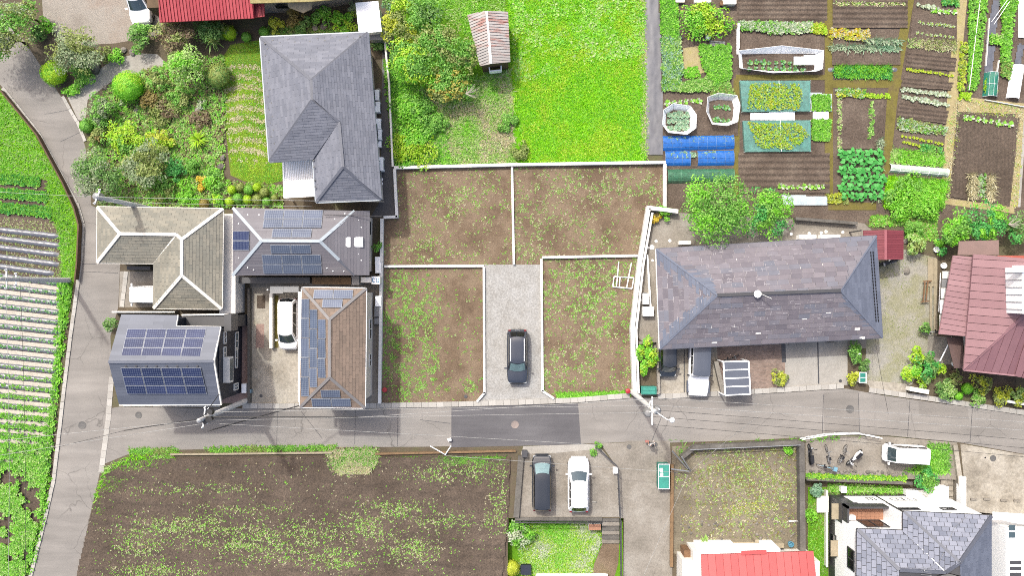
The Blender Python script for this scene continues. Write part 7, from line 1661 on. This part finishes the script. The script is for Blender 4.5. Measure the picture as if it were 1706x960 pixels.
for i, (ua, ub) in enumerate(((9,13),(33,42),(45,46))): wire(f'pale line running down over the crop field, {ordinal(i)} from the edge', P(ua,463,9.2), P(ub,990,9.2) if i < 2 else P(46,505,9.0), .014, WIRE_L if i != 1 else WIRE_D, .3)
wire('pale line along the top of the beige roof towards the grey house', topG, P(640,336,8.4), .015); wire('second line from the garden pole over the solar house', topG + Vector((0,-.3,-.4)), P(520,344,7.0), .012); wire('line from the garden pole towards the side road', topG, P(-30,318,9.6), .012)
# ------------------------------------------------------------------ street things
def disc(name, label, cat, u, v, r_, m, z, ring=None):
    c = P(u, v, 0); b = MB().lathe((c.x, c.y, z), [(r_, 0), (r_, .012), (r_*.9, .014), (r_*.86, .008), (r_*.3, .01)], 20); return tag(b.obj(name, m, None, 30), label, cat)
MHL = plain('iron_pinkish', T(176,160,152), .7, .15, 6.0, .4); MHD = plain('iron_dark', T(120,118,116), .7, .15, 6.0, .4)
for a in ((858,708,.32,MHL,.018,'pale round manhole cover in the new asphalt'),(1416,682,.34,MHD,.02,'grey manhole cover near the end of the parking bays'),(137,709,.33,MHD,.014,'grey manhole cover in the side road'),(231,692,.28,MHD,.02,'faint manhole cover in front of the blue solar house'),(826,671,.14,M_['dgrey'],.026,'small drain lid at the driveway mouth beside the bare lot'),(888,670,.14,M_['dgrey'],.026,'small drain lid at the driveway mouth beside the weedier lot'),(435,660,.13,M_['dgrey'],.02,'small drain lid on the stained parking pad'),(776,661,.15,M_['dgrey'],.02,'drain lid in the corner of the bare brown lot'),(1048,745,.2,MHD,.022,'lid at the head of the concrete lane'),(1092,741,.18,MHD,.022,'lid near the pedestrian'),(1400,635,.13,M_['dgrey'],.02,'small drain lid on the concrete bays'),(1654,764,.26,MHD,.034,'ringed lid on the paved forecourt'),(1641,763,.07,M_['black'],.034,'small dark lid on the paved forecourt'),(1093,741,.1,M_['dgrey'],.03,'x')):
    if a[5] != 'x': disc('manhole_cover' if a[2] > .2 else 'drain_cover', a[5], 'manhole' if a[2] > .2 else 'drain lid', a[0], a[1], a[2], a[3], a[4])
def bin_(label, u0, v0, u1, v1, h, m, lid, z=0.0):
    A, B = P(u0,v0,h), P(u1,v1,h); cx, cy, sx, sy = (A.x+B.x)/2, (A.y+B.y)/2, B.x-A.x, A.y-B.y; t = thing('waste_box', label, 'waste box', (cx, cy, z))
    for dx, dy, wx, wy in ((0, sy/2-.02, sx, .04), (0, -sy/2+.02, sx, .04), (sx/2-.02, 0, .04, sy-.08), (-sx/2+.02, 0, .04, sy-.08)): MB().box((cx+dx, cy+dy, z+h/2), (wx, wy, h)).obj('side_panel', m, t)
    MB().box((cx, cy, z+.05), (sx-.08, sy-.08, .05)).obj('base', M_['dgrey'], t)
    MB().box((cx, cy, z+h-.02), (sx-.1, sy-.1, .03)).obj('lid', lid, t)
    for dx, dy, wx, wy in ((0, sy/2, sx+.06, .06), (0, -sy/2, sx+.06, .06), (sx/2, 0, .06, sy-.06), (-sx/2, 0, .06, sy-.06), (0, 0, sx-.1, .05)): MB().box((cx+dx, cy+dy, z+h+.02), (wx, wy, .05)).obj('rim_bar', M_['alu'] if sx < 1.1 else lid, t)
    return t, cx, cy
t_, cx, cy = bin_('large teal waste collection box on the concrete lane', 1097, 774, 1115, 815, .95, M_['teal'], plain('teal_light', T(70,180,160), .5))
for dx, dy in ((-.22,.55),(-.2,.15)): tag(MB().box((cx+dx, cy+dy, 1.0), (.26, .3, .03)).obj('notice', M_['white']), f'white notice on the teal waste box, {"upper" if dy > .3 else "lower"} of two', 'notice')
bin_('teal waste box in front of the planter shrub', 1069, 645, 1093, 657, .8, M_['teal'], bpy.data.materials['teal_light']); bin_('teal crate beside the dark bush at the forecourt corner', 1432, 621, 1443, 638, .7, M_['offwhite'], M_['teal'])
for u, v, lab in ((641,650,'red marker cap at the corner of the bare brown lot'),(1046,652,'red marker cap beside the apartments utility pole')):
    c = P(u, v, .5); t = thing('marker_post', lab, 'marker', (c.x, c.y, 0)); MB().tube([Vector((c.x,c.y,0)), Vector((c.x,c.y,.5))], .03, 8).obj('post', M_['steel'], t); MB().lathe((c.x,c.y,.48), [(.2,0),(.22,.05),(.2,.12),(.08,.16)], 12).obj('cap', M_['red'], t, 40)
t = thing('metal_frame', 'white metal pipe frame lying in the weedy lower lot', 'frame', P(1040,468,0))
for a, c in (((1023,461),(1056,463)),((1021,478),(1053,481)),((1023,461),(1021,478)),((1056,463),(1053,481)),((1031,436),(1027,479)),((1052,438),(1044,480)),((1033,462),(1032,479))): MB().tube([P(*a,.12), P(*c,.12)], .045, 8).obj('pipe', M_['white'], t)
def unit_box(label, u, v, w, d, h, z=0.0, rz=0, group=None, m='white'):
    c = P(u, v, z+h); t = thing('outdoor_unit', label, 'outdoor unit', (c.x, c.y, z), rz, group)
    def put(b, nm, mm): o = bpy.data.objects.new(nm, b.mesh(nm, mm, None, None)); COL.objects.link(o); o.parent = t
    put(MB().box((0,0,h/2+.06), (w, d, h)), 'casing', M_[m]); put(MB().box((0,0,.03), (w*.8, d*1.1, .06)), 'foot', M_['dgrey']); put(MB().box((w/2+.01,0,h/2+.06), (.02, d*.7, h*.7)), 'grille', M_['grey'])
for i, v in enumerate((158,178,206,224)): unit_box(f'white outdoor unit beside the large grey house, {ordinal(i)} from the top', 627.5+i*1.4, v, .42, .85, .7, group='outdoor units of the grey house')
unit_box('small white meter box beside the large grey house', 631.5, 240, .4, .5, .5); unit_box('taller white water heater beside the large grey house', 634, 273, .45, 1.1, .9)
for i, v in enumerate((299,306)): disc('drain_cover', f'white round lid beside the grey house, {["upper","lower"][i]} of two', 'drain lid', 635, v, .16, M_['white'], .02)
for i, v in enumerate((150,157,165,176)): disc('stepping_stone', f'pale round stepping stone in the dark passage, {ordinal(i)} from the top', 'stepping stone', 631, v, .17, M_['conc'], .02)
for u, v, w, d, h, lab in ((629,435,.4,.7,.6,'white outdoor unit at the wall below the small bush'),(630,446,.45,.9,.7,'white outdoor unit above the blue marked panel'),(630,502,.45,.85,.7,'white outdoor unit at the top of the brown house side'),(628,519,.4,.9,.6,'grey outdoor cabinet beside the brown house'),(628,535,.4,.5,.5,'small grey box beside the brown house')): unit_box(lab, u, v, w, d, h, m='white' if 'white' in lab else 'grey')
c = P(626,467,2.2); t = thing('sign_panel', 'white panel with two blue marks between the two solar houses', 'panel', (c.x, c.y, 0)); MB().box((c.x, c.y, 1.1), (.5,.5,2.1)).obj('stand', M_['offwhite'], t); MB().box((c.x, c.y, 2.18), (.68,.62,.04)).obj('board', M_['white'], t)
BLU = plain('mark_blue', T(90,170,220), .5)
mk = MB()
for a in range(10):
    q0 = -.17 + .11*math.cos(.7+a*.48), .16*math.sin(.7+a*.48); q1 = -.17 + .11*math.cos(.7+(a+1)*.48), .16*math.sin(.7+(a+1)*.48); mk.bar((c.x+q0[0], c.y+q0[1], 2.206), (c.x+q1[0], c.y+q1[1], 2.206), .06, .012)
mk.obj('mark', BLU, t); mk = MB(); 
for dx, dy, wx, wy in ((.16,.15,.22,.06),(.16,-.15,.22,.06),(.08,0,.06,.3),(.24,0,.06,.3)): mk.box((c.x+dx, c.y+dy, 2.206), (wx, wy, .012))
mk.obj('mark', BLU, t)
for u, v, w, d, h, lab in ((1076,498,.5,.9,.7,'white outdoor unit beside the apartment side wall'),(1080,519,.9,.75,.7,'larger white outdoor unit at the corner of the apartment side wall')): unit_box(lab, u, v, w, d, h)
t = thing('drying_rack', 'small white rack in the apartment side yard', 'rack', P(1075,497,0))
for k in range(5): MB().bar(P(1072+k*2,489,.6), P(1072+k*2,504,.6), .04, .04).obj('bar', M_['white'], t)
for i, (u, v, r_) in enumerate(((1093,402,.12),(1086,412,.2),(1080,413,.1),(1116,401,.12),(1070,467,.1),(1069,500,.1),(1087,434,.1))): disc('drain_cover', f'small white lid in the apartment side yard, {ordinal(i)} from the shrub corner', 'drain lid', u, v, r_, M_['white'], .018)
tag(MB().bar(P(1078,425,.2), P(1084,520,.2), .12, .4).obj('yard_edging', M_['white']), 'long white edging strip in the apartment side yard', 'edging'); tag(MB().bar(P(1130,405,.4), P(1150,404,.4), .3, .5).obj('storage_box', M_['offwhite']), 'pale storage box behind the apartment roof edge', 'box')
for i, (u0, u1) in enumerate(((1332,1360),(1368,1400))):
    A, B = P(u0,398,.8), P(u1,391,.8); tag(MB().box(((A.x+B.x)/2,(A.y+B.y)/2,.4), (B.x-A.x, .35, .8)).obj('storage_box', M_['white']), f'white cabinet behind the apartments, {["nearer the loose tree","nearer the bike shelter"][i]}', 'cabinet')
for i, (u, v) in enumerate(((1318,390),(1348,389),(1368,388),(1376,386),(1404,387))): disc('drain_cover', f'white lid in the rear apartment yard, {ordinal(i)} from the loose tree', 'drain lid', u, v, .12, M_['white'], .018)
# brick paving, parking joints and wheel stops
t_ = NT('brick_paving'); bt = t_.n('ShaderNodeTexBrick'); bt.inputs['Scale'].default_value = 1.0; bt.inputs['Brick Width'].default_value = .22; bt.inputs['Row Height'].default_value = .11; bt.inputs['Mortar Size'].default_value = .008
bt.inputs['Color1'].default_value = (*T(192,166,152), 1); bt.inputs['Color2'].default_value = (*T(160,136,124), 1); bt.inputs['Mortar'].default_value = (*T(150,140,130), 1); t_.l(t_.pos(), bt.inputs['Vector']); t_.col(t_.mix(1.0, bt.outputs['Color'], t_.ramp(t_.noise(t_.pos(), .8, 5.0), [(.3, (.75,)*3), (.7, (1.25,)*3)]), 'MULTIPLY')); t_.rough(.9); t_.bump(bt.outputs['Fac'], -.4, .01)
surface('brick_paving', [(1194,575),(1308,570),(1308,648),(1250,652),(1200,654)], .018, t_.m)
for a, c, w, lab in (((1362,558),(1364,640),.1,'dark drainage joint between the two concrete bays'),((1305,572),(1306,604),.35,'dark concrete strip beside the brick paving'),((1140,582),(1140,655),.08,'dark joint between the parked cars of the apartments')): tag(MB().bar(P(*a,.02), P(*c,.02), w, .02).obj('bay_joint', M_['dgrey']), lab, 'joint')
tag(MB().bar(P(1192,602,.25), P(1204,655,.25), .35, .5).obj('low_wall', M_['conc_old']), 'low concrete wall beside the cycle shelter', 'wall')
for i, (u, v) in enumerate(((1320,574),(1347,571),(1384,572))): tag(MB().box(P(u,v,.08), (.6,.16,.14)).obj('wheel_stop', M_['conc']), f'concrete wheel stop under the slate eave, {ordinal(i)} from the brick paving', 'wheel stop', 'wheel stops of the apartments')
for i, (u, v) in enumerate(((1622,832),(1644,832),(1672,834),(1694,835))): tag(MB().box(P(u,v,.08)+Vector((0,0,.02)), (.55,.16,.14)).obj('wheel_stop', M_['conc_old']), f'wheel stop on the paved forecourt, {ordinal(i)} from the steps', 'wheel stop', 'wheel stops of the forecourt')
tag(MB().box(P(964+26,837,.06), (.35,.08,.08)).obj('wheel_stop', M_['conc']), 'single short wheel stop beside the white crossover', 'wheel stop')
c = P(1432,592,.9); b = MB().lathe((c.x, c.y+.1, 0), [(.16,0),(.18,.3),(.12,.5),(.16,.8),(.05,.95)], 10); b.lathe((c.x+.12, c.y-.35, 0), [(.15,0),(.14,.4),(.04,.5)], 10); tag(b.obj('garden_ornament', M_['white'], None, 50), 'white garden ornament among the dark hedge shrubs', 'ornament')
# car park: railings, fence, steps
def rail(name, label, line, h, m, post=1.2, bal=None, z=0.0, cat='railing'):
    t = thing(name, label, cat, P(*line[0], 0)); pts_ = PL(line, h)
    for zz in (h, h*.35):
        for a, c in zip(pts_[:-1], pts_[1:]): MB().bar(Vector((a.x,a.y,z+zz)), Vector((c.x,c.y,z+zz)), .06, .06).obj('rail', m, t)
    for p, d in along(pts_, post): MB().box((p.x, p.y, z+h/2), (.06,.06,h)).obj('post', m, t)
    if bal:
        b = MB()
        for p, d in along(pts_, bal): b.box((p.x, p.y, z+h*.66), (.025,.025,h*.62), 0)
        b.obj('balusters', m, t)['kind'] = 'stuff'
    return t
rail('railing', 'dark railing on the wall between car park and lower lawn', [(858,872),(1004,873)], .9, M_['dgrey'], 1.4, .14, -.1); rail('railing', 'dark metal fence between car park and concrete lane', [(994,746),(1030,780),(1034,865)], 1.0, M_['dgrey'], 1.3, .16); rail('railing', 'dark fence continuing beside the lower lawn and lane', [(1035,868),(1036,1000)], .9, M_['dgrey'], 1.3, .16)
rail('guard_rail', 'white pipe guard rail curving along the road above the bicycle yard', [(1336,733),(1380,725),(1430,723),(1470,731)], .8, M_['white'], 1.6)
rail('railing', 'white rail on the grey block wall of the rubble lot', [(1150,750),(1334,742)], 1.1, M_['steel'], 2.4)
st = thing('stairs', 'grey concrete steps from the car park down to the lower lawn', 'stairs', P(1016,884,LOWZ))
for i in range(6):
    z1 = -.05 - (i)*.18; A, B = P(1003,862+i*7.4,z1), P(1032,862+(i+1)*7.4,z1); MB().box(((A.x+B.x)/2, (A.y+B.y)/2, (z1+LOWZ)/2), (B.x-A.x, A.y-B.y-.015, z1-LOWZ)).obj('step', M_['conc_old'] if i % 2 else M_['wallblock'], st)
st = thing('stairs', 'mossy stone steps beside the corner house and paved forecourt', 'stairs', P(1580,815,LOWZ))
for i in range(6):
    z1 = -.02 - i*.18; A, B = P(1568,790+i*9.5,z1), P(1588,790+(i+1)*9.5,z1); MB().box(((A.x+B.x)/2, (A.y+B.y)/2, (z1+LOWZ)/2), (B.x-A.x, A.y-B.y-.02, z1-LOWZ)).obj('step', M_['conc_stain'], st)
surface('lawn_path', [(1004,906),(1032,904),(1030,940),(1020,975),(984,975),(990,940)], LOWZ+.014, M_['lot'])
A, B = P(981,874,-.2), P(1001,884,-.2); t = thing('planter_box', 'terracotta topped planter at the head of the lawn steps', 'planter', P(990,880,LOWZ)); MB().box(((A.x+B.x)/2,(A.y+B.y)/2,-.65), (B.x-A.x, A.y-B.y, .85)).obj('box', M_['offwhite'], t); MB().box(((A.x+B.x)/2,(A.y+B.y)/2,-.2), (B.x-A.x, A.y-B.y, .06)).obj('top', TC, t)
A, B = P(893,957,-.6), P(1012,1000,-.6); t = thing('house', 'white building edge just showing at the bottom below the lawn', 'house', P(950,975,LOWZ)); MB().box(((A.x+B.x)/2,(A.y+B.y)/2,-.88), (B.x-A.x-.2, A.y-B.y-.2, .44)).obj('wall', M_['offwhite'], t); MB().box(((A.x+B.x)/2,(A.y+B.y)/2,-.6), (B.x-A.x, A.y-B.y, .12)).obj('roof', M_['white'], t)
for u0,v0,u1,v1,h,m,lab,nm in ((870,752,878,762,.6,'dgrey','dark utility box at the top corner of the car park','utility_box'),(1022,780,1029,789,.5,'white','white box against the car park fence','utility_box'),(868,943,884,958,-.6,'navy','dark blue crate behind the yellow clipped dome','crate'),(1402,812,1410,821,-.4,'white','white outdoor unit at the corner of the corner house','outdoor_unit'),(1362,828,1380,854,-.7,'offwhite','pale stone slab beside the corner house wall','slab'),(1556,812,1580,838,.6,'white','white canopy panel beside the mossy steps','canopy'),(1603,796,1609,850,.9,'white','tall white screen panel beside the paved forecourt','screen'),(1511,818,1528,827,-.3,'white','white storage chest under the round dark tree','chest'),(1530,818,1552,828,-.3,'offwhite','longer pale storage chest under the round dark tree','chest')):
    A, B = P(u0,v0,h), P(u1,v1,h); zb = LOWZ if v0 > 800 else 0; bb = MB().box(((A.x+B.x)/2,(A.y+B.y)/2,(h+zb)/2-.03), (B.x-A.x, A.y-B.y, h-zb-.06)); bb.box(((A.x+B.x)/2,(A.y+B.y)/2,h-.03), (B.x-A.x+.06, A.y-B.y+.06, .06)); tag(bb.obj(nm, M_[m]), lab, nm.replace('_', ' '))
# rubble lot odds: leaning pipes, pipe, blue tub, stones
t = thing('pipe_stand', 'weathered pipe frame leaning at the corner of the rubble lot', 'pipe frame', P(1146,784,0))
for a, c, ha, hc in (((1120,752),(1146,782),1.6,.1),((1136,762),(1150,784),1.2,.1),((1118,782),(1148,786),.9,.6)): MB().tube([P(*a,ha), P(*c,hc)], .06, 7).obj('pipe', M_['steel'], t)
t = thing('pipe_stand', 'white bent pipe posts at the road edge above the field', 'pipe frame', P(741,758,0))
for a, c, ha, hc in (((717,744),(742,758),1.0,.1),((742,758),(751,744),.1,1.0)): MB().tube([P(*a,ha), P(*c,hc)], .05, 7).obj('pipe', M_['white'], t)
tag(MB().box(P(749,733,.3), (.3,.22,.2), .3).obj('reflector', M_['white']), 'small white reflector block on the asphalt edge', 'reflector')
tag(MB().tube([P(1314,869,.2), P(1331,869,.2), P(1332,918,.2)], .05, 7).obj('drain_pipe', M_['white']), 'white bent drain pipe at the lower corner of the rubble lot', 'pipe')
tag(MB().lathe(P(1316,906,0), [(.2,0),(.24,.35),(.2,.36),(.17,.05)], 12).obj('tub', plain('tub_blue', T(120,190,220), .5), None, 50), 'light blue tub by the lean to of the red roofed house', 'tub')
# rocks and stones
rk = random.Random(8)
def stone_mesh(seed):
    r_ = random.Random(seed); b = MB(); n, m = 8, 5; vs_ = []
    for j in range(m+1):
        th = math.pi*j/m
        for i in range(n): ph = 2*math.pi*i/n; q = 1+r_.uniform(-.22,.22); vs_.append((math.sin(th)*math.cos(ph)*q, math.sin(th)*math.sin(ph)*q*.8, math.cos(th)*q*.6))
    b.add(vs_, [(j*n+i, (j+1)*n+i, (j+1)*n+(i+1) % n, j*n+(i+1) % n) for j in range(m) for i in range(n)]); return b.mesh('stone', M_['stone'])
SM = [stone_mesh(i) for i in range(5)]
STN = [(160,114,.5,'brown boulder beside the path bend'),(388,57,.5,'dark rock between yellow dome and ball shrub'),(150,112,.4,'smaller boulder next to the path bend one'),(222,86,.35,'grey stone at the gravel yard edge'),(206,84,.3,'pale stone left of the round dark bush'),(330,186,.3,'pale stone near the lawn edge shrubs'),(368,278,.35,'pinkish stone at the lower lawn edge'),(372,264,.3,'small stone at the lawn edge'),(228,184,.25,'stone below the brown leaved bush'),(254,112,.22,'small pale stone at the path end'),(176,146,.2,'pale stone on the path'),(116,154,.35,'flat kerb stone at the path mouth'),(540,44,.4,'flat stone beside the grey house upper eave'),(525,46,.3,'small flat stone beside the grey house upper eave'),(1480,402,.3,'pale rock on the forecourt by the bike shelter'),(1510,452,.3,'pale stone lying on the forecourt'),(1508,402,.25,'grey stone beside the yellow green bush')]
for i, (u, v, r_, lab) in enumerate(STN):
    o = place('stone', SM[i % 5], None, P(u, v, 0)+Vector((0,0,r_*.25)), rk.random()*6, r_); tag(o, lab, 'stone')
for i in range(26): o = place('stone', SM[i % 5], None, P(1352+i*6.2+rk.uniform(-2,2), 786+rk.uniform(-3,4)+(i*.12), .06), rk.random()*6, rk.uniform(.1,.22)); tag(o, 'rubble stone in the row below the bicycle yard', 'stone', 'rubble stones below the bicycle yard')
for i in range(40): o = place('stone', SM[i % 5], None, P(rk.uniform(1130,1330), rk.uniform(860,900), .04), rk.random()*6, rk.uniform(.06,.14)); tag(o, 'small rubble stone scattered in the lower rubble lot', 'stone', 'scattered rubble stones')
# forecourt of the maroon house: planks, bench, sink
for i, (u0,v0,u1,v1) in enumerate(((1546,430,1556,478),(1556,430,1562,560),(1549,440,1553,555))):
    A, B = P(u0,v0,.12), P(u1,v1,.12); tag(MB().box(((A.x+B.x)/2,(A.y+B.y)/2,.06+.01*i), (B.x-A.x-.03, A.y-B.y, .1)).obj('plank', M_['wood_pale']), f'pale plank walkway board beside the maroon house, {ordinal(i)} of three', 'plank', 'plank walkway boards')
t = thing('bench', 'low wooden bench frame on the edge of the gravel forecourt', 'bench', P(1542,487,0))
for a, c in (((1541,470),(1538,502)),((1546,468),(1543,500))): MB().bar(P(*a,.4), P(*c,.4), .1, .06).obj('seat_board', M_['wood'], t)
for a, c in (((1538,469),(1552,468)),((1534,503),(1548,502))): MB().bar(P(*a,.35), P(*c,.35), .1, .08).obj('leg', M_['wood'], t)
for u, v, lab in ((1558,416,'white bucket by the corner of the maroon house'),(1570,443,'white basin under the maroon verandah eave'),(1588,606,'white washing tub below the maroon porch')): tag(MB().lathe(P(u,v,0), [(.2,0),(.26,.3),(.24,.32),(.2,.08),(.02,.06)], 12).obj('basin', M_['white'], None, 50), lab, 'basin')
tag(MB().tube([P(1567,455,1.0), P(1564,520,1.0)], .04, 6).obj('clothes_pole', M_['white']), 'white clothes pole beside the maroon verandah', 'pole'); tag(MB().tube([P(1586,562,1.6), P(1566,602,1.0)], .05, 6).obj('clothes_pole', M_['white']), 'white leaning pole at the maroon porch', 'pole')
surface('porch_slab', [(1546,560),(1590,562),(1590,608),(1562,606),(1545,585)], .03, M_['conc_old']); surface('dark_yard', [(1575,610),(1692,630),(1692,660),(1600,640)], .02, M_['soil'])
surface('entry_slab', [(1444,634),(1512,640),(1510,654),(1450,650)], .05, M_['conc_stain']); tag(MB().box(P(1528,650,.4), (1.6,.35,.8), -.18).obj('name_wall', M_['offwhite']), 'short white boundary wall at the forecourt entrance by the road', 'wall'); tag(MB().bar(P(1674,668,.4), P(1720,676,.4), .2, .8).obj('boundary_wall', M_['offwhite']), 'pale boundary wall under the bushes at the right edge by the road', 'wall')
# parking pad of the white van: carport beams, brick patch
t = thing('carport', 'slim white carport frame around the van bay', 'carport', P(455,520,0))
for u0,v0,u1,v1,h in ((450,477,472,489,2.2),(472,477,498,487,2.2)): A, B = P(u0,v0,h), P(u1,v1,h); MB().box(((A.x+B.x)/2,(A.y+B.y)/2,h), (B.x-A.x-.02, A.y-B.y, .12)).obj('roof_panel', M_['grey'], t)
MB().bar(P(453,489,.3), P(453,580,.3), .25, .6).obj('side_wall', M_['offwhite'], t); MB().box(P(452,483,1.1), (.1,.1,2.2)).obj('post', M_['white'], t); MB().box(P(495,482,1.1), (.1,.1,2.2)).obj('post', M_['white'], t)
surface('brick_patch', [(427,540),(440,540),(440,580),(426,580)], .018, bpy.data.materials['terrace_pink']); surface('soil_patch', [(428,492),(442,492),(442,514),(428,514)], .018, M_['soil'])
surface('planting_strip', [(456,492),(464,492),(464,580),(456,580)], .018, M_['moss'])
tag(MB().box(P(417,652,.3), (.22,.3,.5)).obj('meter_box', plain('meter_blue', T(150,186,206), .5)), 'small pale blue meter box at the edge of the parking pad', 'meter box')
